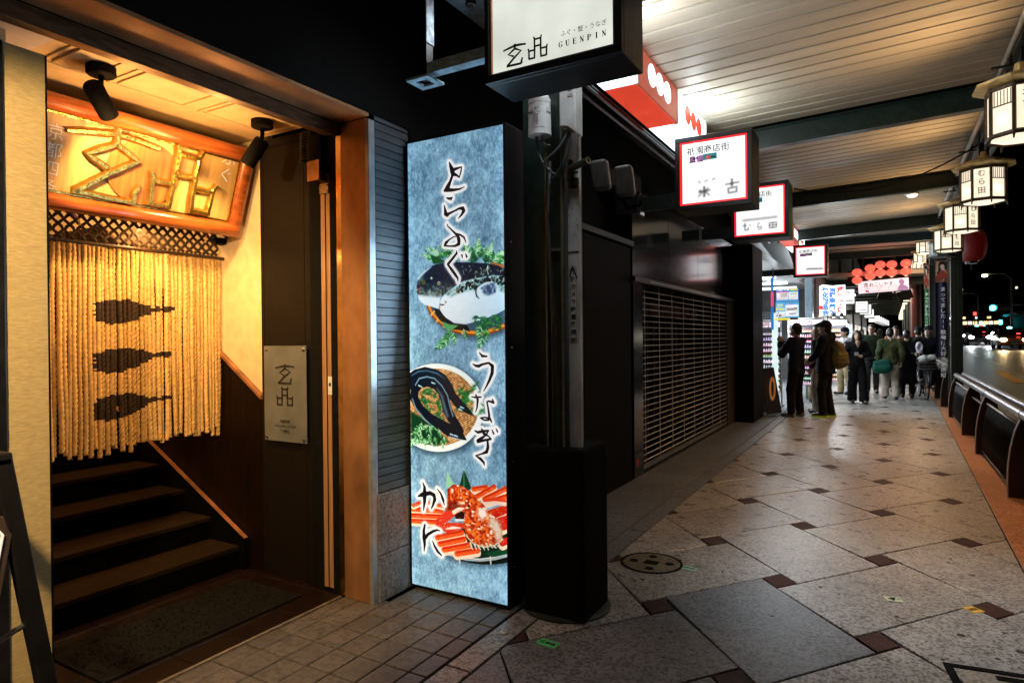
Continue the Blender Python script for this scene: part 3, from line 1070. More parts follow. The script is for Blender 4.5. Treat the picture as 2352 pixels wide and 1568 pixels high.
def tassel(y, label):
    t = thing('cord_cover', label, 'tassel', (XC + 0.05, y, 2.21), 0, 'purple silk covers on the rail')
    mb = MB()
    n = 12
    top = [(0.0, -0.035 + 0.07 * i / (n - 1), 0.020 + 0.018 * math.sin(math.pi * i / (n - 1))) for i in range(n)]
    bot = [(0.012 + 0.012 * math.sin(i * 1.3), -0.085 + 0.17 * i / (n - 1), -0.045 + 0.040 * math.sin(math.pi * i / (n - 1)) + (0.0 if i < n - 2 else -0.02)) for i in range(n)]
    for i in range(n - 1):
        mb.face([top[i], top[i + 1], bot[i + 1], bot[i]])
        mb.face([(p[0] - 0.02, p[1], p[2]) for p in (top[i + 1], top[i], bot[i], bot[i + 1])])
        mb.face([top[i], (top[i][0] - 0.02, top[i][1], top[i][2]), (top[i + 1][0] - 0.02, top[i + 1][1], top[i + 1][2]), top[i + 1]])
    mb.build('silk_cloth', PURPLE, t, smooth=True, local=True)
    for s in (-1, 1):
        MB().tube([(0.012, s * 0.08, -0.05), (0.016, s * 0.088, -0.075), (0.012, s * 0.092, -0.098)], [0.003, 0.003, 0.007], 6).build('gold_tassel', GOLDCORD, t, local=True)


tassel(1.76, 'purple silk cover on the left end of the curtain rail')
tassel(2.69, 'purple silk cover on the right end of the curtain rail')

# ------------------------------------------------------------------ plaque on the dark side panel
pl = thing('plaque', 'frosted grey plaque with black logo fixed to the dark side panel', 'sign', (-3.22, 2.74, 1.15))
ACRYL = mat('frosted_acrylic', (0.125, 0.135, 0.14), 0.35, var=0.12, scale=5, emit=(0.62, 0.68, 0.72), estr=0.0)
MB().box(-3.408, -3.028, 2.728, 2.734, 0.850, 1.442).build('plate', ACRYL, pl, bevel=0.002)
for x in (-3.385, -3.052):
    for z in (0.872, 1.420):
        MB().lathe([(0.012, 0.022), (0.012, -0.006), (0.008, -0.009)], 14, (x, 2.730, z), Y).build('standoff', CHROME, pl, smooth='auto')
mb = MB()
strokes_mb(mb, LOGO_A, (-3.305, 2.7265, 1.205), X, Z, 0.012, 0.175, 0.125, n=(0, -0.001, 0))
strokes_mb(mb, LOGO_B, (-3.297, 2.7265, 1.072), X, Z, 0.011, 0.158, 0.118, n=(0, -0.001, 0))
text_mb(mb, '京都四条', 0.022, (-3.218, 2.7265, 0.968), X, Z, bold=0.02)
text_mb(mb, '17:00-23:00 L.O.22:00', 0.020, (-3.218, 2.7265, 0.940), X, Z, bold=0.01)
text_mb(mb, '年中無休', 0.022, (-3.218, 2.7265, 0.908), X, Z, bold=0.02)
mb.build('lettering', INK, pl)

# ------------------------------------------------------------------ black A-board at the left edge
ab = thing('a_board', 'black folding board stand at the left edge beside the doorway', 'signboard', (-2.2, 0.86, 0))
mb = MB()
# far frame, seen almost edge-on: leans from (top) to (foot)
top, foot = Vector((-2.30, 0.918, 1.13)), Vector((-2.30, 1.095, 0.0))
d = (foot - top)
mb.prism([(0, 0), (0.052, 0.0), (0.052, 1.0), (0, 1.0)], top + Vector((-0.02, -0.052, 0)), Y, d, (0.04, 0, 0))
mb.prism([(0, 0), (0.052, 0.0), (0.052, 1.0), (0, 1.0)], top + Vector((-0.60, -0.052, 0)), Y, d, (0.04, 0, 0))
mb.box(-2.90, -2.28, 0.866, 0.918, 1.105, 1.145)
mb.build('rear_frame', BLACK, ab, bevel=0.006)
tr, d = Vector((-2.285, 0.926, 0.956)), Vector((0.05, -0.115, -0.52))
fb = MB().prism([(0, 0), (0.46, 0), (0.46, 1.0), (0, 1.0)], tr, -Y, d, (-0.012, 0, 0)).build('front_board', mat('brown_chalkboard', (0.05, 0.032, 0.028), 0.5), ab, bevel=0.003)
o = tr + Vector((0.004, 0, 0))
mb = MB()
mb.tube([o - Y * 0.42 + d * 0.06, o - Y * 0.045 + d * 0.06, o - Y * 0.028 + d * 0.10, o - Y * 0.028 + d * 0.96], 0.0045, 6)
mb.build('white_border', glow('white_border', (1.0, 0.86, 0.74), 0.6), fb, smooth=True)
MB().tube([(-2.31, 0.80, 0.55), (-2.31, 1.0, 0.62)], 0.009, 8).build('hinge_stay', STEEL, ab)
MB().box(-2.86, -2.34, 0.82, 1.03, 0.0, 0.05).build('base_weight', mat('dirty_grey_weight', (0.16, 0.15, 0.14), 0.6, var=0.3, scale=6), ab, bevel=0.01)
# ================================================================== PRINTS (painted in code) AND THE LIGHT BOX
class Print:
    """A small painter: flat print for back-lit posters, drawn shape by shape into a generated image."""

    def __init__(self, W, H, base):
        self.W, self.H = W, H
        self.im = np.ones((H, W, 3)) * np.array(base)
        self.yy, self.xx = np.mgrid[0:H, 0:W].astype(float) + 0.5

    def _bb(self, pts, m):
        x0, y0 = pts.min(0) - m
        x1, y1 = pts.max(0) + m
        x0, x1 = int(max(0, x0)), int(min(self.W, x1 + 1))
        y0, y1 = int(max(0, y0)), int(min(self.H, y1 + 1))
        return x0, x1, y0, y1

    def _mix(self, b, a, col):
        x0, x1, y0, y1 = b
        s = self.im[y0:y1, x0:x1]
        c = col(self.xx[y0:y1, x0:x1], self.yy[y0:y1, x0:x1]) if callable(col) else np.array(col)
        self.im[y0:y1, x0:x1] = s * (1 - a[..., None]) + c * a[..., None]

    def seg_dist(self, b, p, q, ra=0.0, rb=0.0):
        x0, x1, y0, y1 = b
        X_, Y_ = self.xx[y0:y1, x0:x1], self.yy[y0:y1, x0:x1]
        d = q - p
        L = max(1e-9, d @ d)
        t = np.clip(((X_ - p[0]) * d[0] + (Y_ - p[1]) * d[1]) / L, 0, 1)
        return np.hypot(X_ - p[0] - t * d[0], Y_ - p[1] - t * d[1]) - (ra + (rb - ra) * t)

    def poly(self, pts, col, soft=1.0, alpha=1.0):
        pts = np.asarray(pts, float)
        b = self._bb(pts, soft + 2)
        x0, x1, y0, y1 = b
        if x1 <= x0 or y1 <= y0:
            return
        X_, Y_ = self.xx[y0:y1, x0:x1], self.yy[y0:y1, x0:x1]
        ins = np.zeros(X_.shape, bool)
        dist = np.full(X_.shape, 1e9)
        for i in range(len(pts)):
            p, q = pts[i], pts[(i + 1) % len(pts)]
            c = ((p[1] > Y_) != (q[1] > Y_))
            with np.errstate(divide='ignore', invalid='ignore'):
                xi = (q[0] - p[0]) * (Y_ - p[1]) / (q[1] - p[1] + 1e-12) + p[0]
            ins ^= c & (X_ < xi)
            dist = np.minimum(dist, self.seg_dist(b, p, q))
        sd = np.where(ins, -dist, dist)
        self._mix(b, np.clip(0.5 - sd / soft, 0, 1) * alpha, col)

    def stroke(self, pts, widths, col, soft=1.0, alpha=1.0, grow=0.0):
        pts = np.asarray(pts, float)
        ws = np.asarray(widths, float) / 2 + grow
        b = self._bb(pts, ws.max() + soft + 2)
        x0, x1, y0, y1 = b
        if x1 <= x0 or y1 <= y0:
            return
        d = np.full((y1 - y0, x1 - x0), 1e9)
        for i in range(len(pts) - 1):
            d = np.minimum(d, self.seg_dist(b, pts[i], pts[i + 1], ws[i], ws[i + 1]))
        self._mix(b, np.clip(0.5 - d / soft, 0, 1) * alpha, col)

    def dot(self, c, r, col, soft=1.0, alpha=1.0):
        self.stroke([c, (c[0] + 0.01, c[1])], [r * 2, r * 2], col, soft, alpha)

    def image(self, name):
        im = bpy.data.images.new(name, self.W, self.H)
        a = np.ones((self.H, self.W, 4), np.float32)
        a[..., :3] = np.clip(self.im[::-1], 0, 1)
        im.pixels.foreach_set(a.ravel())
        im.update()
        im.pack()
        return im


def smooth_noise(H, W, sx, sy, seed):
    r = np.random.default_rng(seed)
    g = r.random((int(H / sy) + 3, int(W / sx) + 3))
    y, x = np.mgrid[0:H, 0:W].astype(float)
    y, x = y / sy, x / sx
    yi, xi = y.astype(int), x.astype(int)
    fy, fx = y - yi, x - xi
    fy, fx = fy * fy * (3 - 2 * fy), fx * fx * (3 - 2 * fx)
    return (g[yi, xi] * (1 - fy) * (1 - fx) + g[yi, xi + 1] * (1 - fy) * fx + g[yi + 1, xi] * fy * (1 - fx) + g[yi + 1, xi + 1] * fy * fx)


def print_material(name, im, estr, alpha=None):
    m = bpy.data.materials.new(name)
    m.use_nodes = True
    nt = m.node_tree
    p = nt.nodes['Principled BSDF']
    tx = nt.nodes.new('ShaderNodeTexImage')
    tx.image = im
    tx.extension = 'EXTEND'
    uv = nt.nodes.new('ShaderNodeUVMap')
    uv.uv_map = 'print'
    nt.links.new(uv.outputs[0], tx.inputs[0])
    nt.links.new(tx.outputs[0], p.inputs['Base Color'])
    if estr:
        nt.links.new(tx.outputs[0], p.inputs['Emission Color'])
        p.inputs['Emission Strength'].default_value = estr
    p.inputs['Roughness'].default_value = 0.3
    return m


def print_quad(name, o, r, u, w, h, m, parent, local=False):
    """a flat printed sheet in the plane (o, r, u), o = lower left corner"""
    o, r, u = Vector(o), Vector(r), Vector(u)
    mb = MB()
    mb.face([o, o + r * w, o + r * w + u * h, o + u * h])
    ob = mb.build(name, m, parent, local=local)
    uv = ob.data.uv_layers.new(name='print')
    for i, c in enumerate(((0, 0), (1, 0), (1, 1), (0, 1))):
        uv.data[i].uv = c
    return ob


PW, PH = 300, 1172
P = Print(PW, PH, (0.42, 0.60, 0.70))
# hand-made paper ground: fibrous blue grey
n1 = smooth_noise(PH, PW, 60, 70, 1)
n2 = smooth_noise(PH, PW, 14, 16, 2)
n3 = smooth_noise(PH, PW, 3.2, 6.5, 3)
n4 = smooth_noise(PH, PW, 1.7, 2.2, 4)
v = 0.64 + 0.26 * (n1 - 0.5) + 0.20 * (n2 - 0.5) + 0.26 * (n3 - 0.5) + 0.20 * (n4 - 0.5)
yy_ = np.linspace(0, 1, PH)[:, None]
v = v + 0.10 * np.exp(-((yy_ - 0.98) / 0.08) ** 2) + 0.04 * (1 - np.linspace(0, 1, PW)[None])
v = np.clip(v, 0, 1)[..., None]
v = np.clip((v - 0.5) * 1.15 + 0.40, 0, 1)
P.im = np.array((0.11, 0.24, 0.36)) * (1 - v) + np.array((0.70, 0.90, 1.0)) * v

# the print is laid out over the visible face, corner to corner
_q = np.array([[1623, 587], [2015, 489], [2034, 2435], [1647, 2354]], float)
_t = np.array([[0, 0], [PW, 0], [PW, PH], [0, PH]], float)
_A = []
for (x, y), (u_, v_) in zip(_q, _t):
    _A += [[x, y, 1, 0, 0, 0, -u_ * x, -u_ * y], [0, 0, 0, x, y, 1, -v_ * x, -v_ * y]]
_h = np.append(np.linalg.solve(np.array(_A), _t.ravel()), 1).reshape(3, 3)


def sheet(ox, oy, s):
    def f(pts):
        a = np.asarray(pts, float)
        h = np.column_stack([ox + a[:, 0] * s, oy + a[:, 1] * s, np.ones(len(a))]) @ _h.T
        return h[:, :2] / h[:, 2:]
    f.k = s * PW / 392.0
    return f


T1, T2, T3, T4 = sheet(1600, 600, .2806), sheet(1600, 940, .2806), sheet(1600, 1380, .34429), sheet(1600, 1880, .29337)
rp = random.Random(3)
LEAF = ((0.02, 0.20, 0.10), (0.05, 0.42, 0.16), (0.25, 0.62, 0.30), (0.70, 0.90, 0.72), (0.04, 0.30, 0.22))


def fern(T, x, y, ang, ln, shades, wid=0.34):
    ca, sa = math.cos(ang), math.sin(ang)
    col = LEAF[rp.choice(shades)]
    n = max(5, int(ln / 15))
    p0, p1 = T([(x, y), (x + ca * ln, y + sa * ln)])
    P.stroke([p0, p1], [1.6, 0.6], col)
    for i in range(1, n):
        f = i / n
        bx, by = x + ca * ln * f, y + sa * ln * f
        l = ln * wid * (1.05 - f) * rp.uniform(0.8, 1.15)
        for s in (-1, 1):
            a2 = ang + s * 0.85
            q = T([(bx, by), (bx + math.cos(a2) * l, by + math.sin(a2) * l)])
            P.stroke(q, [2.6, 0.7], LEAF[rp.choice(shades)])


# ---- puffer fish in a basket
P.poly(T2([(360, 1080), (470, 1290), (640, 1440), (900, 1530), (1200, 1530), (1500, 1430), (1500, 1000), (500, 1000)]), (0.10, 0.22, 0.32), soft=16, alpha=0.75)
for a in range(46):
    x = rp.uniform(430, 1480)
    fern(T2, x, rp.uniform(300, 440) if x < 1300 else rp.uniform(380, 460), rp.uniform(-2.6, -0.45), rp.uniform(120, 230), (0, 1, 2, 3, 4) if a > 18 else (0, 1, 4))
for x, y, a in ((1000, 330, -1.9), (1080, 290, -1.35), (900, 200, -1.8), (1250, 330, -1.2), (560, 330, -2.7), (480, 390, -2.9), (1330, 380, -0.7)):
    fern(T2, x, y, a, rp.uniform(200, 290), (2, 3, 3))
P.poly(T2([(410, 330), (460, 470), (640, 430), (560, 380)]), (0.03, 0.30, 0.12))
P.poly(T2([(1300, 400), (1490, 450), (1500, 540), (1320, 470)]), (0.65, 0.38, 0.15))
P.stroke(T2([(395, 1085), (430, 1170), (500, 1250), (600, 1330), (740, 1400), (900, 1440), (1050, 1445), (1250, 1425), (1400, 1370), (1510, 1320)]), [13] * 10, (0.55, 0.25, 0.06))
P.stroke(T2([(398, 1082), (435, 1163), (505, 1242), (604, 1322), (742, 1390), (900, 1428), (1050, 1435), (1250, 1412), (1400, 1358), (1510, 1308)]), [7] * 10, (0.92, 0.56, 0.16))
for x, y in ((450, 1180), (530, 1270), (630, 1345), (900, 1430), (1150, 1430), (1410, 1360)):
    P.stroke(T2([(x - 20, y + 25), (x + 22, y - 28)]), [5, 5], (0.98, 0.75, 0.35))
P.poly(T2([(545, 1110), (620, 1210), (760, 1320), (950, 1330), (1000, 1420), (700, 1400), (540, 1260), (470, 1120)]), (0.02, 0.06, 0.07))
back = [(215, 800), (225, 740), (270, 655), (340, 580), (430, 500), (520, 462), (620, 440), (800, 428), (1050, 424), (1250, 428), (1400, 455), (1505, 500), (1505, 640), (900, 700), (780, 770), (560, 950), (545, 1115), (430, 1082), (330, 1060), (262, 1000), (228, 910), (208, 850)]
bk = T2(back)
nz1 = smooth_noise(PH, PW, 5, 5, 11)
nz2 = smooth_noise(PH, PW, 9, 6, 12)


def back_col(x, y):
    i, j = y.astype(int).clip(0, PH - 1), x.astype(int).clip(0, PW - 1)
    n = nz1[i, j]
    c0 = T2([(240, 900), (560, 930)])
    belly = np.clip((y - (c0[0, 1] + (x - c0[0, 0]) * 0.10)) / 9, 0, 1)
    snout = np.clip(1 - (x - T2([(215, 700)])[0, 0]) / 34, 0, 1) * np.clip((y - T2([(300, 560)])[0, 1]) / 22, 0, 1)
    navy = np.array((0.012, 0.045, 0.10)) + n[..., None] * np.array((0.02, 0.10, 0.17))
    mott = np.array((0.05, 0.09, 0.09)) * (1 - n[..., None]) + np.array((0.66, 0.76, 0.72)) * n[..., None]
    low = np.clip((y - T2([(300, 740)])[0, 1]) / 26, 0, 1) * np.clip(1 - (x - T2([(700, 0)])[0, 0]) / 18, 0, 1)
    k = np.clip(np.maximum(snout, low * 0.9), 0, 1)[..., None]
    c = navy * (1 - k) + mott * k
    return c * (1 - belly[..., None]) + np.array((0.90, 0.97, 1.0)) * belly[..., None]


P.poly(bk, back_col)
P.stroke(T2([(240, 690), (330, 590), (430, 510)]), [5, 6, 2], (0.85, 0.93, 0.95), soft=3, alpha=0.8)
for k in range(26):
    x, y = rp.uniform(880, 1480), rp.uniform(470, 640)
    P.stroke(T2([(x, y), (x + rp.uniform(-30, 30), y + rp.uniform(10, 60))]), [1.3, 0.8], (0.75, 0.88, 0.74))
P.stroke(T2([(1255, 460), (1245, 520), (1262, 590)]), [2.4, 2, 2], (0.80, 0.92, 0.75))
P.dot(T2([(245, 800)])[0], 6, (0.22, 0.10, 0.22), 2)
P.dot(T2([(250, 860)])[0], 3.4, (0.6, 0.22, 0.16), 2)
P.dot(T2([(320, 740)])[0], 7, (0.38, 0.36, 0.12), 4, 0.8)
P.dot(T2([(540, 742)])[0], 4.4, (0.92, 0.86, 0.62))
P.dot(T2([(540, 744)])[0], 2.6, (0.02, 0.02, 0.03))
P.dot(T2([(432, 672)])[0], 3.2, (0.85, 0.88, 0.72))
front = [(553, 1120), (565, 1050), (556, 1005), (585, 950), (640, 895), (720, 830), (800, 770), (900, 705), (1020, 668), (1150, 640), (1300, 605), (1505, 600), (1508, 1085), (1400, 1150), (1250, 1215), (1100, 1272), (930, 1322), (760, 1305), (650, 1240), (600, 1190)]
ft = T2(front)


def front_col(x, y):
    i, j = y.astype(int).clip(0, PH - 1), x.astype(int).clip(0, PW - 1)
    n = nz2[i, j][..., None]
    f = np.clip((x - ft[:, 0].min()) / (ft[:, 0].max() - ft[:, 0].min()), 0, 1)[..., None]
    g = np.clip((y - T2([(900, 900)])[0, 1]) / 90, 0, 1)[..., None]
    c = np.array((0.97, 0.995, 1.0)) * (1 - f * 0.75) + np.array((0.66, 0.84, 0.95)) * f * 0.75
    return c * (1 - 0.14 * g * n)


P.poly(ft, front_col)
P.poly(T2([(640, 895), (800, 772), (900, 705), (1020, 668), (1150, 640), (1300, 605), (1505, 600), (1505, 850), (1440, 830), (1380, 720), (1230, 720), (1100, 780), (1060, 830), (900, 850), (790, 900), (700, 940)]), lambda x, y: np.array((0.45, 0.62, 0.62)) + 0.5 * (nz1[y.astype(int).clip(0, PH - 1), x.astype(int).clip(0, PW - 1)][..., None] - 0.4), soft=7)
for k in range(74):
    x = rp.uniform(830, 1500)
    yb = 850 - (x - 700) * 0.28
    y = rp.uniform(yb - 60, yb + (120 if x > 1350 else 55))
    r = rp.uniform(1.6, 4.6)
    q = T2([(x, y), (x + rp.uniform(-14, 26), y + rp.uniform(-16, 10))])
    P.stroke(q, [r * 2, r * 1.2], (0.015, 0.05, 0.08), alpha=0.92)
P.poly(T2([(1075, 880), (1085, 810), (1130, 760), (1230, 700), (1330, 690), (1390, 760), (1400, 860), (1350, 910), (1180, 968), (1110, 930)]), (0.80, 0.92, 0.98), soft=2)
P.poly(T2([(1150, 790), (1230, 735), (1330, 705), (1385, 770), (1370, 850), (1260, 900), (1200, 880)]), lambda x, y: np.array((0.05, 0.16, 0.30)) + 0.55 * nz1[y.astype(int).clip(0, PH - 1), x.astype(int).clip(0, PW - 1)][..., None], soft=6)
P.stroke(T2([(1090, 800), (1078, 850), (1092, 910), (1125, 940)]), [3, 4, 4, 2], (0.04, 0.08, 0.10), soft=2)
P.dot(T2([(818, 846)])[0], 6.2, (0.05, 0.07, 0.06))
P.dot(T2([(818, 846)])[0], 4.8, (0.78, 0.74, 0.52))
P.dot(T2([(820, 846)])[0], 3.4, (0.02, 0.02, 0.03))
P.stroke(T2([(560, 1045), (590, 1055), (622, 1046)]), [2, 3.4, 1.5], (0.06, 0.06, 0.07), soft=1.5)
P.dot(T2([(640, 1010)])[0], 3.0, (0.45, 0.55, 0.5), 3)
for a in range(34):
    fern(T2, rp.uniform(1080, 1490), rp.uniform(1190, 1330), rp.uniform(0.6, 3.6), rp.uniform(70, 150), (0, 1, 4, 4, 2))
for x, y, a, l in ((720, 1420, 2.0, 190), (760, 1440, 1.5, 210), (640, 1340, 0.9, 150), (700, 1470, 2.6, 150), (900, 1390, 1.3, 160), (1150, 1340, 1.7, 240), (1230, 1370, 1.5, 210), (1180, 1300, 2.1, 230), (640, 1560, 2.4, 230), (700, 1500, 2.2, 260), (1180, 1500, 1.9, 220)):
    fern(T2, x, y, a, l, (1, 2, 3, 4), 0.4)
P.poly(T2([(590, 1290), (700, 1330), (830, 1340), (720, 1420), (620, 1390)]), (0.30, 0.62, 0.36), soft=3)

# ---- eel on a tray
rim_c, rim_x, rim_y = (430, 785), 545, 515


def ell(T, c, rx_, ry_, n=48):
    return T([(c[0] + rx_ * math.cos(a), c[1] + ry_ * math.sin(a)) for a in np.linspace(0, 2 * math.pi, n + 1)[:-1]])


P.poly(ell(T3, (450, 812), 570, 530), (0.10, 0.20, 0.28), soft=18, alpha=0.7)
P.poly(ell(T3, rim_c, rim_x, rim_y), (0.93, 0.97, 0.96))


def weave(x, y):
    s = np.sin((x * 0.55 + y * 1.15)) * 0.5 + 0.5
    n = nz1[y.astype(int).clip(0, PH - 1), x.astype(int).clip(0, PW - 1)]
    k = np.clip(0.6 * s + 0.6 * n - 0.12, 0, 1)[..., None]
    return np.array((0.42, 0.20, 0.06)) * (1 - k) + np.array((0.98, 0.82, 0.55)) * k


P.poly(ell(T3, (430, 780), 480, 452), weave)
for a in range(60):
    fern(T3, rp.uniform(240, 520), rp.uniform(600, 980), rp.uniform(0, 6.28), rp.uniform(60, 130), (0, 1, 1, 2, 4))
for a in range(40):
    fern(T3, rp.uniform(640, 900), rp.uniform(560, 860), rp.uniform(-1.2, 0.6), rp.uniform(80, 170), (0, 1, 1, 2))
P.poly(T3([(110, 830), (260, 920), (420, 1040), (560, 1180), (420, 1230), (115, 1170)]), (0.03, 0.20, 0.11), soft=8)
EEL = (0.02, 0.07, 0.13)
P.stroke(T3([(60, 560), (100, 470), (170, 405), (280, 372), (400, 395), (490, 450), (560, 540), (600, 640), (660, 715), (740, 780), (855, 868)]), [30, 30, 27, 26, 26, 27, 25, 25, 25, 20, 3], EEL)
P.stroke(T3([(120, 420), (200, 370), (300, 358), (420, 385), (520, 450)]), [2, 4, 3, 4, 1], (0.30, 0.52, 0.66), soft=3, alpha=0.8)
P.stroke(T3([(720, 1050), (660, 985), (590, 900), (540, 800), (515, 690), (480, 590), (410, 510), (310, 478), (215, 500), (160, 580), (150, 680), (220, 800), (330, 905), (460, 985), (600, 1060), (690, 1100), (765, 1148)]),
         [10, 22, 27, 29, 29, 29, 29, 29, 28, 27, 26, 25, 26, 30, 34, 25, 4], (0.018, 0.06, 0.115))
P.stroke(T3([(610, 880), (572, 760), (545, 640), (480, 530), (390, 445), (300, 428), (210, 452), (165, 530)]), [3, 3, 3, 3, 3.4, 3.6, 4, 3], (0.55, 0.74, 0.84), soft=2.5, alpha=0.85)
P.stroke(T3([(545, 880), (505, 760), (478, 650), (420, 560)]), [9, 10, 8, 3], (0.33, 0.48, 0.56), soft=6, alpha=0.7)
P.stroke(T3([(130, 690), (170, 800), (280, 930), (400, 1030)]), [3, 4, 4, 2], (0.55, 0.72, 0.82), soft=3, alpha=0.8)
for x, y in ((225, 540), (380, 500), (720, 775), (600, 1095), (650, 1110), (700, 800)):
    P.stroke(T3([(x - 20, y - 6), (x + 18, y + 8)]), [4, 2.5], (0.75, 0.92, 0.98), soft=2)
P.stroke(T3([(560, 1120), (640, 1140), (740, 1158)]), [2, 3, 1], (0.85, 0.88, 0.85), soft=2)
for a in range(30):
    fern(T3, rp.uniform(115, 330), rp.uniform(960, 1180), rp.uniform(0.2, 3.0), rp.uniform(60, 130), (1, 2, 3, 3))
for x, y in ((320, 1090), (390, 1120), (440, 1030), (500, 1110), (470, 1160)):
    fern(T3, x, y, 1.3, 110, (2, 3), 0.4)

# ---- snow crab on a plate
P.poly(ell(T4, (1120, 1130), 560, 235), (0.10, 0.19, 0.26), soft=20, alpha=0.75)
P.poly(ell(T4, (1180, 1080), 600, 260), (0.03, 0.06, 0.05))
P.poly(ell(T4, (1180, 1060), 585, 210), (0.02, 0.14, 0.09))
P.stroke(T4([(600, 1195), (750, 1245), (900, 1280), (1100, 1290), (1300, 1265), (1480, 1215)]), [5] * 6, (0.66, 0.72, 0.74), soft=2)
P.stroke(T4([(605, 1180), (750, 1225), (900, 1258), (1100, 1268), (1300, 1240), (1480, 1190)]), [3] * 6, (0.90, 0.93, 0.92), soft=2)
for x in (805, 1235):
    P.stroke(T4([(x, 1235), (x + 8, 1330)]), [4, 4], (0.85, 0.84, 0.76))
P.poly(T4([(1140, 1190), (1480, 1110), (1480, 1190), (1300, 1235)]), (0.02, 0.26, 0.14))
P.poly(T4([(632, 75), (622, 320), (730, 260), (680, 170)]), (0.55, 0.80, 0.66))
P.poly(T4([(868, 55), (805, 280), (935, 335), (970, 300), (920, 170)]), (0.02, 0.22, 0.13))
P.stroke(T4([(868, 70), (870, 300)]), [1, 4], (0.25, 0.52, 0.36), soft=2)


def leg(pts, w, hot=True):
    q = T4(pts)
    d = np.array([0, 1.0])
    P.stroke(q + d * w * 0.18, [w] * len(pts), (0.96, 0.86, 0.74))
    P.stroke(q - d * w * 0.12, [w * 0.74] * len(pts), (0.93, 0.33, 0.10) if hot else (0.78, 0.10, 0.05))
    P.stroke(q - d * w * 0.30, [w * 0.26] * len(pts), (0.80, 0.15, 0.04), soft=2)
    for i in range(len(pts) - 1):
        for k in range(9):
            f = rp.random()
            c = q[i] * (1 - f) + q[i + 1] * f + (rp.uniform(-w, w) * .2, rp.uniform(-w, w) * .3)
            P.dot(c, rp.uniform(0.5, 1.1), (1.0, 0.85, 0.7), 1.2, 0.8)


for p in ([(1000, 330), (1180, 300)], [(1030, 440), (1290, 290)], [(1150, 460), (1480, 300)], [(1180, 510), (1480, 410)], [(1230, 640), (1480, 560)]):
    leg(p, 17)
for p in ([(1290, 680), (1480, 600)], [(1360, 760), (1480, 720)], [(1400, 850), (1480, 810)], [(1400, 1060), (1480, 1020)]):
    leg(p, 22, False)
P.stroke(T4([(1130, 520), (1250, 470), (1440, 500)]), [12, 16, 14], (0.93, 0.80, 0.72))
P.stroke(T4([(1150, 470), (1300, 445), (1450, 470)]), [7, 10, 6], (0.88, 0.24, 0.10))
for p in ([(150, 620), (560, 640)], [(150, 705), (600, 715)], [(160, 780), (560, 790)]):
    leg(p, 17)
leg([(170, 570), (300, 510), (580, 570)], 13)
for p in ([(500, 1000), (840, 925)], [(530, 1090), (870, 1015)], [(590, 1165), (940, 1095)], [(770, 1215), (1060, 1165)]):
    leg(p, 20)


def shell(x, y):
    i, j = y.astype(int).clip(0, PH - 1), x.astype(int).clip(0, PW - 1)
    a, b = nz1[i, j][..., None], nz2[i, j][..., None]
    k = np.clip(a * 1.5 - 0.25, 0, 1)
    c = np.array((0.62, 0.10, 0.03)) * (1 - k) + np.array((0.97, 0.46, 0.14)) * k
    hl = np.clip((b - 0.66) * 4.5, 0, 1)
    return c * (1 - hl) + np.array((1.0, 0.93, 0.84)) * hl


P.poly(T4([(640, 330), (720, 258), (850, 280), (960, 350), (1050, 420), (1100, 500), (1000, 600), (880, 640), (780, 660), (640, 680), (605, 590), (640, 470)]), shell)
P.poly(T4([(640, 500), (760, 480), (840, 560), (760, 660), (650, 650)]), (0.35, 0.05, 0.03), soft=8, alpha=0.7)
P.poly(T4([(890, 560), (1000, 470), (1120, 500), (1220, 620), (1330, 720), (1400, 860), (1400, 990), (1310, 1060), (1150, 1100), (980, 1050), (890, 930), (862, 800), (880, 680)]), shell)
P.poly(T4([(1230, 680), (1340, 740), (1400, 870), (1395, 990), (1320, 1040), (1290, 900), (1210, 800)]), (0.88, 0.86, 0.78), soft=12, alpha=0.85)
P.poly(T4([(1070, 570), (1170, 580), (1190, 680), (1120, 740), (1060, 660)]), (1.0, 0.96, 0.92), soft=10, alpha=0.95)
P.stroke(T4([(890, 950), (1000, 1060), (1150, 1108), (1310, 1070), (1410, 990)]), [3] * 5, (0.92, 0.86, 0.74), soft=2)
P.dot(T4([(938, 550)])[0], 3.4, (0.03, 0.02, 0.03), 1.5)
P.stroke(T4([(540, 770), (640, 690), (740, 640)]), [24, 26, 14], (0.86, 0.22, 0.12))
P.stroke(T4([(730, 640), (800, 590), (870, 585)]), [11, 8, 4], (0.95, 0.88, 0.80))
P.poly(T4([(740, 680), (830, 620), (880, 640), (870, 730), (760, 730)]), (0.16, 0.04, 0.04))
P.stroke(T4([(760, 745), (870, 742)]), [6, 4], (0.88, 0.92, 0.94))
P.stroke(T4([(530, 800), (640, 850), (840, 820)]), [26, 26, 14], (0.84, 0.20, 0.11))
P.stroke(T4([(620, 870), (720, 850), (820, 850)]), [3, 8, 3], (1, 0.9, 0.86), soft=3)
for k in range(40):
    P.dot(T4([(rp.uniform(520, 830), rp.uniform(700, 880))])[0], rp.uniform(.6, 1.3), (1, 0.8, 0.7), 1.3, 0.7)
for k in range(60):
    P.dot(T4([(rp.uniform(900, 1300), rp.uniform(620, 1050))])[0], rp.uniform(.6, 1.6), (1, 0.88, 0.72), 1.3, 0.7)
for x in range(960, 1400, 55):
    P.stroke(T4([(x, 1075 + 20 * math.sin(x)), (x + 30, 1140 - (x > 1200) * 30)]), [6, 3], (0.86, 0.84, 0.74))

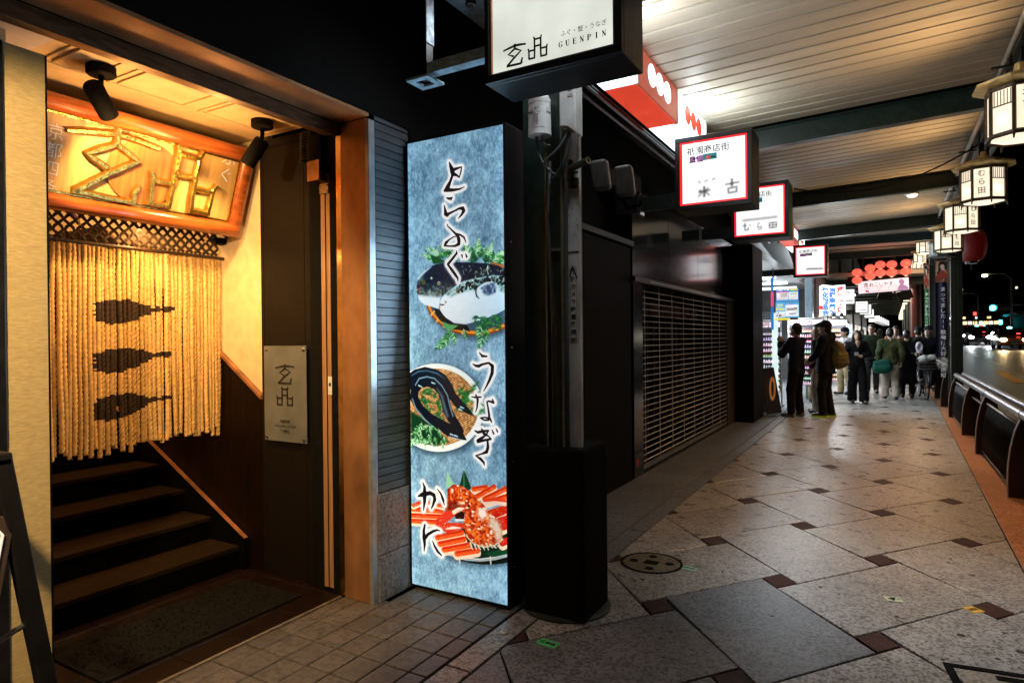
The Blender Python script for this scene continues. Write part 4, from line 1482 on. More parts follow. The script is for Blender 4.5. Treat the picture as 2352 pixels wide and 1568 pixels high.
# ---- brush lettering with a white halo
W1 = [[(690, 195, 14), (712, 258, 44), (735, 320, 66), (735, 385, 34), (705, 470, 36), (665, 560, 62), (618, 612, 26)],
      [(650, 598, 50), (740, 596, 36), (840, 578, 22), (910, 542, 8)], [(750, 300, 40), (830, 268, 22), (872, 252, 10), (860, 320, 20), (835, 408, 14), (800, 378, 26), (745, 360, 50)],
      [(652, 712, 14), (690, 724, 30), (733, 705, 14), (714, 745, 12)],
      [(615, 822, 8), (628, 880, 30), (638, 945, 52), (660, 962, 44), (690, 938, 30), (760, 902, 22), (838, 858, 26), (888, 855, 44), (902, 890, 44), (870, 950, 28), (822, 1005, 8)],
      [(655, 1092, 8), (672, 1127, 14), (722, 1172, 18), (790, 1235, 28), (850, 1240, 20), (905, 1275, 22), (935, 1348, 10)],
      [(808, 1240, 34), (830, 1310, 46), (832, 1372, 42), (780, 1405, 26), (700, 1412, 16), (618, 1408, 18), (642, 1368, 40), (690, 1318, 18), (760, 1272, 12), (800, 1264, 10)]]
W2 = [[(795, 265, 10), (800, 300, 28), (742, 375, 32), (682, 450, 34)], [(665, 460, 20), (720, 530, 36), (780, 610, 36), (815, 660, 26), (820, 710, 6)], [(875, 325, 24), (884, 360, 10)], [(930, 305, 10), (946, 342, 26)]]
W3 = [[(922, 125, 8), (955, 165, 24), (1012, 168, 14)], [(845, 262, 8), (880, 282, 22), (915, 285, 28), (960, 262, 20), (1035, 243, 18), (1078, 280, 34), (1075, 360, 34), (1040, 450, 26), (1000, 530, 14), (972, 577, 6)],
      [(832, 648, 8), (885, 652, 18), (942, 645, 12)], [(880, 620, 12), (903, 680, 24), (895, 770, 16), (878, 822, 8)], [(1078, 668, 10), (1090, 706, 24), (1032, 690, 14), (1012, 702, 14), (1028, 780, 18), (1040, 870, 24), (1030, 915, 14), (980, 915, 14), (938, 892, 14), (990, 882, 12), (1050, 900, 24), (1072, 940, 8)],
      [(868, 1042, 10), (905, 1060, 24), (970, 1045, 24), (1032, 1035, 14), (1000, 1090, 16), (905, 1158, 32), (905, 1172, 22), (980, 1150, 22), (1060, 1135, 16), (1030, 1100, 12), (975, 1070, 28), (950, 1020, 14)],
      [(1020, 1150, 18), (1025, 1230, 30), (1010, 1285, 30), (950, 1310, 14), (880, 1332, 10), (940, 1372, 28), (975, 1410, 22), (982, 1445, 6)], [(1072, 1025, 8), (1092, 1070, 18)], [(1120, 1010, 8), (1138, 1045, 16)]]
W4 = [[(298, 240, 8), (325, 310, 34), (325, 400, 62), (325, 500, 42), (310, 625, 8)], [(235, 435, 14), (290, 410, 50), (400, 385, 46), (455, 412, 44), (466, 470, 44), (440, 550, 26), (415, 600, 8)], [(500, 325, 8), (550, 390, 24), (580, 470, 34), (598, 545, 8)],
      [(330, 818, 22), (315, 900, 36), (320, 1000, 50), (328, 1080, 36), (320, 1178, 8)], [(340, 990, 40), (370, 950, 34), (440, 905, 30), (500, 885, 20), (540, 895, 8)], [(435, 1035, 8), (465, 1105, 28), (510, 1180, 32), (560, 1228, 14)]]
for soft, grow, al in ((9, 8.5, 0.65), (3, 6.5, 1.0), (1.2, 0.25, None)):
    for T, W in ((T1, W1), (T2, W2), (T3, W3), (T4, W4)):
        for s_ in W:
            a = np.array(s_, float)
            P.stroke(T(a[:, :2]), a[:, 2] * T.k, (1.0, 1.0, 1.0) if al else (0.045, 0.05, 0.085), soft=soft, alpha=al or 1.0, grow=grow)
# tube light shows through a little brighter along the long edges
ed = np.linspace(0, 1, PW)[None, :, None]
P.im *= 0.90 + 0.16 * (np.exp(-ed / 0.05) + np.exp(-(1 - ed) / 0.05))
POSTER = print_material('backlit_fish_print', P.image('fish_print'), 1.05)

lb = thing('light_box', 'tall standing light box with fish, eel and crab poster in blue', 'light box', (-2.125, 3.12, 0))
LX0, LX1, LY, LZ0, LZ1 = -2.452, -1.792, 3.0, 0.025, 2.632
mb = MB()
mb.box(LX0 - 0.012, LX1 + 0.012, LY + 0.006, LY + 0.245, LZ0 - 0.01, LZ1 + 0.012)
mb.build('case', BLACK, lb, bevel=0.004)
mb = MB()
for q in ((LX0 - 0.012, LX1 + 0.012, LZ1, LZ1 + 0.012), (LX0 - 0.012, LX1 + 0.012, LZ0 - 0.01, LZ0), (LX0 - 0.012, LX0, LZ0, LZ1), (LX1, LX1 + 0.012, LZ0, LZ1)):
    mb.box(q[0], q[1], LY - 0.004, LY + 0.006, q[2], q[3])
mb.build('frame', BLACK, lb)
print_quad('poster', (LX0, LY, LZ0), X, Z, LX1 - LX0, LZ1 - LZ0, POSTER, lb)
mb = MB()
for z in (0.22, 0.80, 1.42, 2.0):
    mb.lathe([(0.007, 0.0), (0.006, 0.005), (0.001, 0.006)], 10, (LX1 + 0.012, LY + 0.05, z), X)
mb.build('case_screw', CHROME, lb)
for x in (LX0 + 0.05, LX1 - 0.05):
    MB().box(x - 0.03, x + 0.03, LY + 0.04, LY + 0.2, 0.0, 0.016).build('foot', RUBBER, lb)
# ================================================================== ARCADE ROOF
BOARD = mat('cream_ceiling_board', (0.70, 0.63, 0.50), 0.5, var=0.06, scale=3.0, stretch=(0.4, 3, 1), rand=0.07, rvar=0.08)
arc = thing('arcade_roof', 'long cream boarded canopy on dark green beams covering the pavement', 'canopy', (-0.3, 8.0, 3.4))


def zc(x):
    return 3.60 + 0.035 * (x + 0.3)


def across(mb, x0, x1, y0, y1, dz0, dz1, mi=0):
    """a bar lying across the pavement, following the slope of the roof"""
    vs = []
    for x in (x0, x1):
        for y, dz in ((y0, dz0), (y1, dz0), (y1, dz1), (y0, dz1)):
            vs.append((x, y, zc(x) + dz))
    mb.add(vs, [(0, 1, 2, 3), (7, 6, 5, 4), (0, 4, 5, 1), (1, 5, 6, 2), (2, 6, 7, 3), (3, 7, 4, 0)], mi)


BEAMS = [-0.05, 3.42, 6.89, 10.30, 13.80]
y = 0.2
roof_end = 15.2
while y < roof_end:
    if not any(b - 0.02 < y + 0.09 < b + 0.14 for b in BEAMS):
        mb = MB()
        across(mb, -1.95, 0.86, y, y + 0.1545, 0.0, 0.030)
        mb.build('ceiling_board', BOARD, arc, bevel=0.003, seg=1)
    y += 0.1795
mb = MB()
across(mb, -2.1, 0.90, -3.0, roof_end + 0.1, 0.033, 0.14)
mb.build('roof_deck', MATTE_BLACK, arc)
for b in BEAMS:
    mb = MB()
    across(mb, -1.90, 0.98, b + 0.045, b + 0.065, -0.19, -0.02)
    across(mb, -1.90, 0.98, b, b + 0.11, -0.205, -0.188)
    across(mb, -1.90, 0.98, b, b + 0.11, -0.02, -0.002)
    across(mb, -1.90, 0.98, b + 0.02, b + 0.045, -0.188, -0.02)
    bm = mb.build('beam', GREEN_STEEL, arc, bevel=0.002, seg=1)
    mb = MB()
    across(mb, -1.30, 0.80, b + 0.112, b + 0.150, -0.02, -0.004)
    mb.build('beam_trim', STEEL, bm)
# edge beam on the street side
mb = MB()
mb.box(0.86, 0.98, -2.0, roof_end, 3.50, 3.76)
mb.box(0.98, 1.02, -2.0, roof_end, 3.46, 3.80)
mb.build('edge_beam', GREEN_STEEL, arc, bevel=0.004)
MB().tube([(0.80, -1, 3.575), (0.80, roof_end, 3.575)], 0.022, 10).build('conduit', mat('painted_conduit', (0.40, 0.36, 0.30), 0.5), arc, smooth=True)
# small dome lamps under the beams
for k, yb in enumerate((3.42, 10.30)):
    t = thing('dome_lamp', ('small white dome lamp under the nearest roof beam' if k == 0 else 'small white dome lamp under the second dark roof beam'), 'lamp', (0.30, yb + 0.055, 3.40), 0, 'dome lamps under the beams')
    MB().lathe([(0.085, 0.0), (0.085, -0.015), (0.075, -0.02)], 20, t.location).build('ring', STEEL, t, smooth='auto')
    MB().lathe([(0.072, -0.018), (0.06, -0.04), (0.035, -0.055), (0.0005, -0.06)], 20, t.location, cap=False).build('glass', glow('dome_glass', (1, 0.93, 0.82), 1.1), t, smooth=True)
lamp('dome_lamp_light', 'SPOT', (0.30, 3.475, 3.30), 190, (0.92, 0.96, 1.0), 0.07, aim=(0.05, 4.25, 0), spot=50, blend=0.9)
lamp('dome_lamp_light', 'SPOT', (0.30, 10.355, 3.30), 90, (1.0, 0.90, 0.78), 0.07, aim=(0.15, 9.9, 0), spot=70, blend=0.9)

# ---- second, higher roof beyond the gap, and the low one after that
arc2 = thing('far_arcade_roof', 'higher ribbed canopy further along, hung with red lanterns and lit signs', 'canopy', (-0.3, 26, 4.5))
MB().box(-3.2, 1.30, roof_end + 0.6, 27.5, 4.62, 4.80).build('roof_deck', BOARD, arc2)
for k in range(12):
    MB().box(-3.2, 1.30, 16.4 + k * 1.0, 16.44 + k * 1.0, 4.60, 4.62).build('joint', MATTE_BLACK, arc2)
for yb in (16.0, 19.5, 23.2, 27.2):
    MB().box(-3.2, 1.30, yb, yb + 0.14, 4.34, 4.60).build('beam', GREEN_STEEL, arc2, bevel=0.004)
MB().box(1.18, 1.30, roof_end + 0.6, 27.5, 4.2, 4.9).build('edge_beam', GREEN_STEEL, arc2)
mb = MB()
mb.box(-3.2, 1.2, 28.0, 75, 3.74, 3.9)
mb.build('roof_deck', BOARD, arc2)
for k in range(14):
    yb = 29.4 + 3.3 * k
    MB().box(-3.2, 1.2, yb, yb + 0.22, 3.44, 3.74).build('beam', GREEN_STEEL, arc2)
for k in range(7):
    MB().box(-0.5, 0.35, 30.8 + 6.6 * k, 31.0 + 6.6 * k, 3.68, 3.735).build('tube_light', glow('far_tube_light', (1.0, 0.86, 0.66), 2.2), arc2)
for k in range(3):
    lamp('tube_light_lamp', 'AREA', (-0.1, 32 + 11 * k, 3.4), 110, (1.0, 0.86, 0.66), 1.6, aim=(-0.1, 32 + 11 * k, 0))
# twin floodlights under the far roof
fl_ = thing('twin_floodlight', 'pair of dark floodlights hanging under the far ribbed roof', 'floodlight', (0.27, 31.0, 3.4))
MB().box(0.13, 0.41, 30.95, 31.05, 3.30, 3.44).build('bracket', GREY_PLASTIC, fl_)
for s in (-1, 1):
    MB().obox((0.27 + s * 0.34, 30.9, 3.12), Vector((0.26, 0, 0.06 * s)), (0, 0.16, 0.02), Vector((-0.05 * s, 0.0, 0.17))).build('floodlight_head', BLACK, fl_, bevel=0.03)

# ---- lit fascia boxes of the arcade
WHITE_LIT = glow('lit_white_acrylic', (0.80, 0.95, 1.0), 2.6)
RED_LIT = glow('lit_red_acrylic', (0.90, 0.075, 0.035), 0.75)
RED_FACE = glow('lit_red_face', (0.80, 0.16, 0.10), 0.42)


def fascia(y0, kind, label):
    x, y1 = -1.515, y0 + 1.0
    t = thing('fascia_light_box', label, 'light box', (x, y0 + 0.5, 3.26), 0, 'lit fascia boxes under the canopy edge')
    w, r = (WHITE_LIT, RED_LIT) if kind == 'white' else (RED_FACE, WHITE_LIT)
    MB().box(x - 0.02, x, y0 + 0.006, y1 - 0.006, 3.272, 3.548).build('face_panel', w, t)
    MB().box(x - 0.25, x - 0.02, y0 + 0.006, y1 - 0.006, 3.266, 3.274).build('under_panel', WHITE_LIT if kind == 'white' else RED_LIT, t)
    MB().box(x - 0.27, x - 0.021, y0, y1, 3.275, 3.56).build('case', DARK_STEEL, t)
    for k in range(3):
        yc, zc_ = y0 + 0.515 + (k - 1) * 0.195, 3.432
        pts = [(yc + 0.089 * math.cos(a), zc_ + 0.083 * math.sin(a)) for a in np.linspace(0, 2 * math.pi, 25)[:-1]]
        mb = MB().prism(pts, (x + 0.0005, 0, 0), Y, Z, (0.003, 0, 0))
        if k < 2:
            mb.prism([(yc + 0.08, zc_ - 0.018), (yc + 0.115, zc_ - 0.018), (yc + 0.115, zc_ + 0.018), (yc + 0.08, zc_ + 0.018)], (x + 0.0005, 0, 0), Y, Z, (0.0025, 0, 0))
        mb.build('dumpling_disc', r, t)
    MB().box(x - 0.03, x + 0.004, y0 - 0.005, y0 + 0.005, 3.265, 3.55).build('divider', STEEL, t)
    return t


for y0_, kind_, lab_ in ((2.4, 'red', 'red lit fascia box hidden behind the biggest square sign'), (3.4, 'white', 'white lit fascia box half hidden by the biggest square sign'),
                         (4.4, 'red', 'red fascia light box with three white discs beside the cream ceiling'), (5.4, 'white', 'white fascia light box with three red discs over the nearest red rimmed sign'),
                         (13.0, 'red', 'small red fascia box with white discs past the second red rimmed sign'), (14.0, 'white', 'small white fascia box with red discs over the third square sign'),
                         (17.4, 'red', 'distant red fascia box with white discs over the drugstore'), (18.4, 'white', 'distant white fascia box with red discs over the drugstore')):
    fascia(y0_, kind_, lab_)
lamp('fascia_and_fill_light', 'AREA', (-1.64, 2.98, 3.24), 5, (0.9, 0.97, 1.0), 0.25, aim=(-1.46, 2.80, 2.0))  # added white fill for the column; the box above is red
lamp('fascia_and_fill_light', 'SPOT', (-1.15, 2.74, 3.2), 26, (0.86, 0.95, 1.0), 0.1, aim=(-1.42, 3.08, 2.2), spot=60, blend=.8)  # added cool fill for the cable boxes, in place of canopy bounce
lamp('fascia_and_fill_light', 'AREA', (-1.50, 3.9, 3.41), 15, (0.95, 0.98, 1.0), 0.26, aim=(0.4, 4.0, 3.62), size_y=0.9)
lamp('fascia_and_fill_light', 'AREA', (-1.50, 5.9, 3.41), 30, (0.88, 0.98, 1.0), 0.26, aim=(0.4, 5.9, 3.60), size_y=0.9)
lamp('fascia_and_fill_light', 'AREA', (-1.50, 14.5, 3.41), 28, (0.86, 0.97, 1.0), 0.26, aim=(0.4, 14.5, 3.60), size_y=0.9)
lamp('fascia_and_fill_light', 'AREA', (-1.50, 10.9, 3.30), 16, (0.86, 0.97, 1.0), 0.26, aim=(0.4, 10.9, 3.60), size_y=1.2)
mb = MB()
for z, x in ((3.22, -1.80), (3.18, -1.84), (3.25, -1.90)):
    mb.tube([(x, 3.3, z), (x, 12.5, z)], 0.016, 6)
mb.box(-1.98, -1.79, 3.3, 12.5, 3.245, 3.26)
tag(mb.build('cable_trunking', DARK_STEEL, arc))

# ================================================================== HANGING SIGNS
SIGN_CASE = mat('black_sign_case', (0.010, 0.010, 0.012), 0.4, var=0.2, rvar=0.1)
SIGN_WHITE = glow('backlit_white', (0.97, 1.0, 0.99), 1.25, var=0.05, scale=3)
SIGN_CREAM = glow('backlit_cream', (0.86, 0.90, 0.80), 0.86, var=0.08, scale=4)
RED_NEON = glow('red_rim_light', (1.0, 0.012, 0.02), 1.5)


def smudge(name, strokes, dark=0.42):
    """Softly blurred lettering on a translucent white sign, painted as a flat print."""
    W, H = 300, 110
    p = Print(W, H, (1, 1, 1))
    for s_, w, soft, al in strokes:
        p.stroke(np.array(s_, float), [w] * len(s_), (0.05, 0.05, 0.07), soft=soft, alpha=al)
    return print_material(name, p.image(name), 1.15)


MURATA = [([(40, 62), (60, 62)], 6, 14, .6), ([(52, 48), (52, 92), (72, 94), (76, 80)], 6, 14, .7), ([(84, 58), (88, 66)], 5, 12, .6),
          ([(142, 52), (150, 56)], 6, 14, .6), ([(138, 66), (138, 84), (162, 78), (160, 94), (146, 98)], 6, 14, .6),
          ([(214, 58), (258, 56), (258, 92), (214, 94), (214, 58)], 6, 14, .7), ([(236, 58), (236, 92)], 5, 14, .6), ([(214, 75), (258, 75)], 5, 14, .6),
          ([(45, 24), (258, 20)], 14, 22, .5)]
ICE = [([(78, 20), (84, 26)], 8, 16, .5), ([(112, 22), (120, 18)], 8, 16, .5), ([(148, 18), (156, 14)], 8, 16, .55), ([(105, 52), (105, 98)], 9, 14, .85), ([(80, 74), (132, 70)], 7, 14, .75),
       ([(84, 64), (92, 80), (78, 96)], 6, 14, .7), ([(122, 60), (112, 78), (130, 94)], 6, 14, .7), ([(240, 30), (240, 60)], 9, 14, .8), ([(212, 52), (272, 48)], 7, 14, .75),
       ([(222, 74), (262, 70), (262, 94), (224, 96), (222, 74)], 7, 14, .8)]
DRUG = [([(110, 30 + 40), (290, 66)], 22, 26, .42), ([(120, 60), (280, 78)], 8, 20, .45)]
SM_ICE = smudge('smudged_print_one', ICE)
SM_MURATA = smudge('smudged_print_two', MURATA)
SM_DRUG = smudge('smudged_print_three', DRUG)
LILAC = mat('lilac_print', (0.33, 0.14, 0.35), 0.5, emit=(0.33, 0.14, 0.35), estr=0.5)
TEAL = mat('teal_print', (0.02, 0.22, 0.26), 0.5, emit=(0.02, 0.22, 0.26), estr=0.6)
CARD_RED = mat('card_red', (0.7, 0.03, 0.03), 0.5, emit=(0.8, 0.03, 0.03), estr=0.7)


def square_sign(x0, x1, y, z0, z1, label, rim, print_m, full=True, banner=True, depth=0.36, arm=True):
    t = thing('hanging_sign', label, 'sign', ((x0 + x1) / 2, y, z0), 0, 'square lit signs hanging along the arcade')
    fr = 0.042
    w, h = x1 - x0, z1 - z0
    mb = MB()
    mb.box(x0, x1, y + 0.022, y + depth, z0, z1)
    for q in ((x0, x1, z0, z0 + fr), (x0, x1, z1 - fr, z1), (x0, x0 + fr, z0 + fr, z1 - fr), (x1 - fr, x1, z0 + fr, z1 - fr)):
        mb.box(q[0], q[1], y, y + 0.0215, q[2], q[3])
    mb.build('case', SIGN_CASE, t, bevel=0.003, seg=1)
    a, b = x0 + fr, x1 - fr
    c, d = z0 + fr, z1 - fr
    MB().box(a, b, y + 0.0175, y + 0.0215, c, d).build('face_panel', SIGN_WHITE, t)
    if rim:
        mb = MB()
        e = 0.016
        for q in ((a, b, c, c + e), (a, b, d - e, d), (a, a + e * 1.3, c + e, d - e), (b - e, b, c + e, d - e)):
            mb.box(q[0], q[1], y + 0.012, y + 0.0172, q[2], q[3])
        mb.build('red_rim', RED_NEON, t)
    yy = y + 0.0165
    if full:
        text('lettering', '祇園商店街', w * 0.112, (a + 0.09 * w, yy, d - 0.175 * h), X, Z, INK, t, bold=0.010, align='L')
        if banner:
            mb = MB()
            bx, bz, bw, bh = a + 0.13 * w, d - 0.285 * h, 0.36 * w, 0.082 * h
            MB().box(bx, bx + bw * 0.5, yy - 0.0004, yy, bz, bz + bh).build('lilac_patch', LILAC, t)
            p2 = MB().box(bx + bw * 0.5, bx + bw, yy - 0.0004, yy, bz + 0.004, bz + bh + 0.006).build('teal_patch', TEAL, t)
            MB().prism([(0, -.5), (.62, 0), (0, .5), (-.62, 0)], (bx + bw * 0.68, yy - 0.0006, bz + bh * .5), X * (bh * 0.8), Z * (bh * 0.8), (0, -0.0004, 0)).build('red_card', CARD_RED, t)
            mb.prism([(-.2, -.4), (.2, -.4), (.1, .1), (0, .45), (-.1, .1)], (bx + bw * 0.66, yy - 0.0012, bz + bh * .5), X * (bh * 0.6), Z * (bh * 0.6), (0, -0.0004, 0))
            mb.build('white_figure', WHITE_PAINT, t)
            mb = MB()
            mb.box(bx - 0.004, bx + bw * .5, yy - 0.001, yy - 0.0006, bz - 0.004, bz + 0.004)
            mb.box(bx + bw * .14, bx + bw * .3, yy - 0.001, yy - 0.0006, bz + bh * .4, bz + bh * .75)
            mb.box(bx + bw * .78, bx + bw * .97, yy - 0.001, yy - 0.0006, bz + bh * .38, bz + bh * .55)
            mb.build('dark_marks', INK, t)
    if print_m:
        pw = (b - a) - 0.05
        print_quad('blurred_print', (a + 0.028, yy, c + 0.045), X, Z, pw, pw * 0.36, print_m, t)
    if arm:
        MB().box(x0 - 0.62, x0 - 0.001, y + 0.14, y + 0.22, z0 + 0.10 * h, z0 + 0.30 * h).build('bracket_arm', GREEN_STEEL, t, bevel=0.003)
        MB().box(x0 - 0.40, x0 - 0.37, y + 0.12, y + 0.24, z0 + 0.05 * h, z0 + 0.35 * h).build('bracket_plate', STEEL, t)
    return t


square_sign(-1.644, -0.985, 5.76, 2.605, 3.25, 'nearest square white sign with a red rim, black shop street lettering and a lilac patch', True, SM_ICE)
square_sign(-1.590, -0.957, 7.87, 2.600, 3.24, 'second square white sign with a red rim, partly hidden behind the nearest one', True, SM_MURATA)
square_sign(-1.570, -0.972, 13.50, 2.600, 3.22, 'third square white sign with a dark red rim beside the drugstore front', True, SM_DRUG, depth=0.28)
square_sign(-1.650, -1.006, 26.7, 2.600, 3.21, 'small thin framed white sign, first of the far row above the drugstore lamps', False, SM_DRUG, banner=False, depth=0.2)
square_sign(-1.43, -0.82, 36.8, 2.60, 3.22, 'thin framed white sign, second of the far row', False, SM_DRUG, banner=False, depth=0.2)
square_sign(-1.37, -0.74, 40.5, 2.60, 3.22, 'thin framed white sign just behind the second of the far row', False, None, banner=False, depth=0.2)
square_sign(-1.35, -0.75, 48.3, 2.60, 3.22, 'far white sign, fourth along the distant row', False, None, full=False, depth=0.2, arm=False)
square_sign(-1.25, -0.60, 55.0, 2.45, 2.75, 'low wide far white sign below the distant row', False, None, full=False, depth=0.2, arm=False)
for k in range(6):
    square_sign(-1.15 + 0.12 * k, -0.52 + 0.14 * k, 62 + 4.5 * k, 2.55, 3.16, 'tiny far white sign in the overlapping distant stack', False, None, full=False, depth=0.2, arm=False)

# ---- the big sign over the light box
gs = thing('hanging_sign', 'biggest cream lit sign with black logo in a thick black box at the top', 'sign', (-1.22, 2.43, 2.62), 0, 'square lit signs hanging along the arcade')
gx0, gx1, gy, gz0, gz1 = -1.545, -0.902, 2.43, 2.605, 3.42
mb = MB()
mb.box(gx0, gx1, gy + 0.03, gy + 0.262, gz0, gz1)
for q in ((gx0, gx1, gz0, gz0 + 0.034), (gx0, gx1, gz1 - .034, gz1), (gx0, gx0 + 0.022, gz0 + 0.034, gz1 - 0.034), (gx1 - 0.034, gx1, gz0 + 0.034, gz1 - 0.034)):
    mb.box(q[0], q[1], gy, gy + 0.03, q[2], q[3])
mb.build('case', mat('satin_black_box', (0.008, 0.0085, 0.011), 0.38, var=0.15, rvar=0.1), gs, bevel=0.004)
MB().box(gx0 + 0.022, gx1 - 0.034, gy + 0.022, gy + 0.029, gz0 + 0.034, gz1 - 0.034).build('face_panel', SIGN_CREAM, gs)
mb = MB()
a, b, c, d = gx0 + 0.022, gx1 - 0.034, gz0 + 0.034, gz1 - 0.034
mb.box(a, a + 0.010, gy + 0.008, gy + 0.0215, c, d)
mb.box(b - 0.005, b, gy + 0.008, gy + 0.0215, c, d)
mb.box(a + 0.010, b - 0.005, gy + 0.008, gy + 0.0215, c, c + 0.006)
mb.build('copper_trim', mat('orange_trim', (0.62, 0.24, 0.12), 0.4, 0.2), gs)
mb = MB()
strokes_mb(mb, LOGO_A, (-1.462, gy + 0.0215, 2.664), X, Z, 0.0105, 0.118, 0.096)
strokes_mb(mb, LOGO_B, (-1.338, gy + 0.0215, 2.672), X, Z, 0.0085, 0.100, 0.096)
text_mb(mb, 'ふぐ・蟹・うなぎ', 0.026, (-1.075, gy + 0.0215, 2.738), X, Z, bold=0.0, pitch=0.0262)
# widely spaced serif capitals
SER = {
    'G': [[(.95, .78, 1), (.80, .95, .6), (.5, 1.0, .5), (.2, .85, 1.2), (.1, .5, 1.7), (.2, .15, 1.2), (.5, 0, .5), (.85, .12, .8)], [(.85, .08, 1.7), (.85, .45, 1.7)], [(.62, .45, .6), (1.0, .45, .6)], [(.95, 1.0, .5), (.95, .70, .8)]],
    'U': [[(.18, 1, 1.8), (.18, .35, 1.8), (.3, .08, 1.2), (.55, 0, .7), (.78, .1, .7), (.84, .35, .6), (.84, 1, .6)], [(0, 1, .5), (.38, 1, .5)], [(.68, 1, .5), (1, 1, .5)]],
    'E': [[(.22, 0, 1.8), (.22, 1, 1.8)], [(.05, 1, .5), (.85, 1, .5)], [(.05, 0, .5), (.88, 0, .5)], [(.22, .52, .5), (.62, .52, .5)], [(.84, 1, .5), (.86, .75, .5)], [(.87, 0, .5), (.9, .28, .5)], [(.62, .38, .5), (.62, .66, .5)]],
    'N': [[(.18, 0, .6), (.18, 1, .6)], [(.14, 1, 1.6), (.86, .02, 1.6)], [(.86, 0, .6), (.86, 1, .6)], [(.02, 0, .5), (.34, 0, .5)], [(.70, 1, .5), (1.0, 1, .5)], [(0, 1, .5), (.2, 1, .5)]],
    'P': [[(.24, 0, 1.8), (.24, 1, 1.8)], [(.05, 1, .5), (.6, 1, .5), (.82, .88, 1.3), (.84, .72, 1.6), (.74, .55, 1.1), (.5, .48, .5), (.24, .48, .5)], [(.05, 0, .5), (.46, 0, .5)]],
    'I': [[(.5, 0, 1.8), (.5, 1, 1.8)], [(.3, 1, .5), (.7, 1, .5)], [(.3, 0, .5), (.7, 0, .5)]]}
for k, ch in enumerate('GUENPIN'):
    strokes_mb(mb, SER[ch], (-1.188 + k * 0.0325, gy + 0.0215, 2.692), X, Z, 0.0032, 0.0175, 0.0235)
mb.build('lettering', INK, gs)
MB().box(gx0 - 0.40, gx0 - 0.001, gy + 0.10, gy + 0.16, 2.775, 2.83).build('bracket_arm', mat('blue_lit_steel', (0.36, 0.55, 0.68), 0.45, 0.1, var=0.2, scale=20, stretch=(1, 1, 3)), gs, bevel=0.003)  # blue glow of the light box put into the arm's colour
hp = MB().box(gx0 - 0.455, gx0 - 0.401, gy + 0.10, gy + 0.155, 2.76, 3.9).build('hanging_post', DARK_STEEL, gs, bevel=0.002)
MB().box(gx0 - 0.4005, gx0 - 0.396, gy + 0.098, gy + 0.157, 2.93, 3.9).build('post_face', mat('blue_lit_zinc', (0.22, 0.32, 0.40), 0.4, 0.2, var=0.3, scale=30, bump=0.2), hp)  # side face coloured as if lit blue by the light box
mb = MB()
cx, cy = gx0 - 0.43, gy + 0.127
for q in ((-0.068, 0.068, -0.068, -0.034), (-0.068, 0.068, 0.034, 0.068), (-0.068, -0.034, -0.034, 0.034), (0.034, 0.068, -0.034, 0.034)):
    mb.box(cx + q[0], cx + q[1], cy + q[2], cy + q[3], 2.742, 2.755)
mb.build('end_plate', mat('blue_lit_steel', ()), hp, bevel=0.002)
# pale plate, blue light put into its colour, with black sockets above the bracket
pp = thing('socket_plate', 'pale steel plate in painted blue light with hanging black sockets beside the big sign', 'plate', (-1.72, 2.95, 3.28))
MB().box(-2.05, -1.50, 2.72, 3.30, 3.300, 3.312).build('plate', mat('blue_lit_plate', (0.30, 0.42, 0.50), 0.5, 0.1, var=0.15), pp, bevel=0.002)
for x, y in ((-1.90, 2.86), (-1.78, 2.90), (-1.66, 2.80), (-1.70, 3.08), (-1.58, 2.98)):
    s_ = MB().lathe([(0.022, 0.0), (0.030, -0.02), (0.030, -0.055), (0.026, -0.058)], 14, (x, y, 3.299)).build('socket', BLACK, pp, smooth='auto')
    MB().lathe([(0.026, -0.056), (0.020, -0.064), (0.001, -0.066)], 14, (x, y, 3.299), cap=False).build('rim', STEEL, s_, smooth='auto')
lamp('light_box_blue_fill', 'AREA', (-2.12, 2.98, 1.9), 16.0, (0.55, 0.80, 1.0), 0.6, aim=(-2.12, 0.0, 2.3), size_y=1.4)  # added blue fill in front of the poster, no fitting of its own

# ================================================================== LANTERNS ALONG THE KERB
CREAM_PANE = glow('paper_pane', (1.0, 0.85, 0.62), 1.12, var=0.05, scale=5)
ROOF_GOLD = mat('lantern_roof', (0.80, 0.58, 0.24), 0.4, 0.15, var=0.15)
LANTERN_FRAME = mat('lantern_frame', (0.085, 0.046, 0.018), 0.5, var=0.2)
BASE_LIT = glow('lantern_base_glass', (1.0, 0.84, 0.62), 1.25)
BLOT = mat('soft_grey_print', (0.30, 0.27, 0.23), 0.6, emit=(0.30, 0.27, 0.24), estr=0.6)
EMBLEM = glow('white_emblem', (1, 1, 0.97), 2.2)


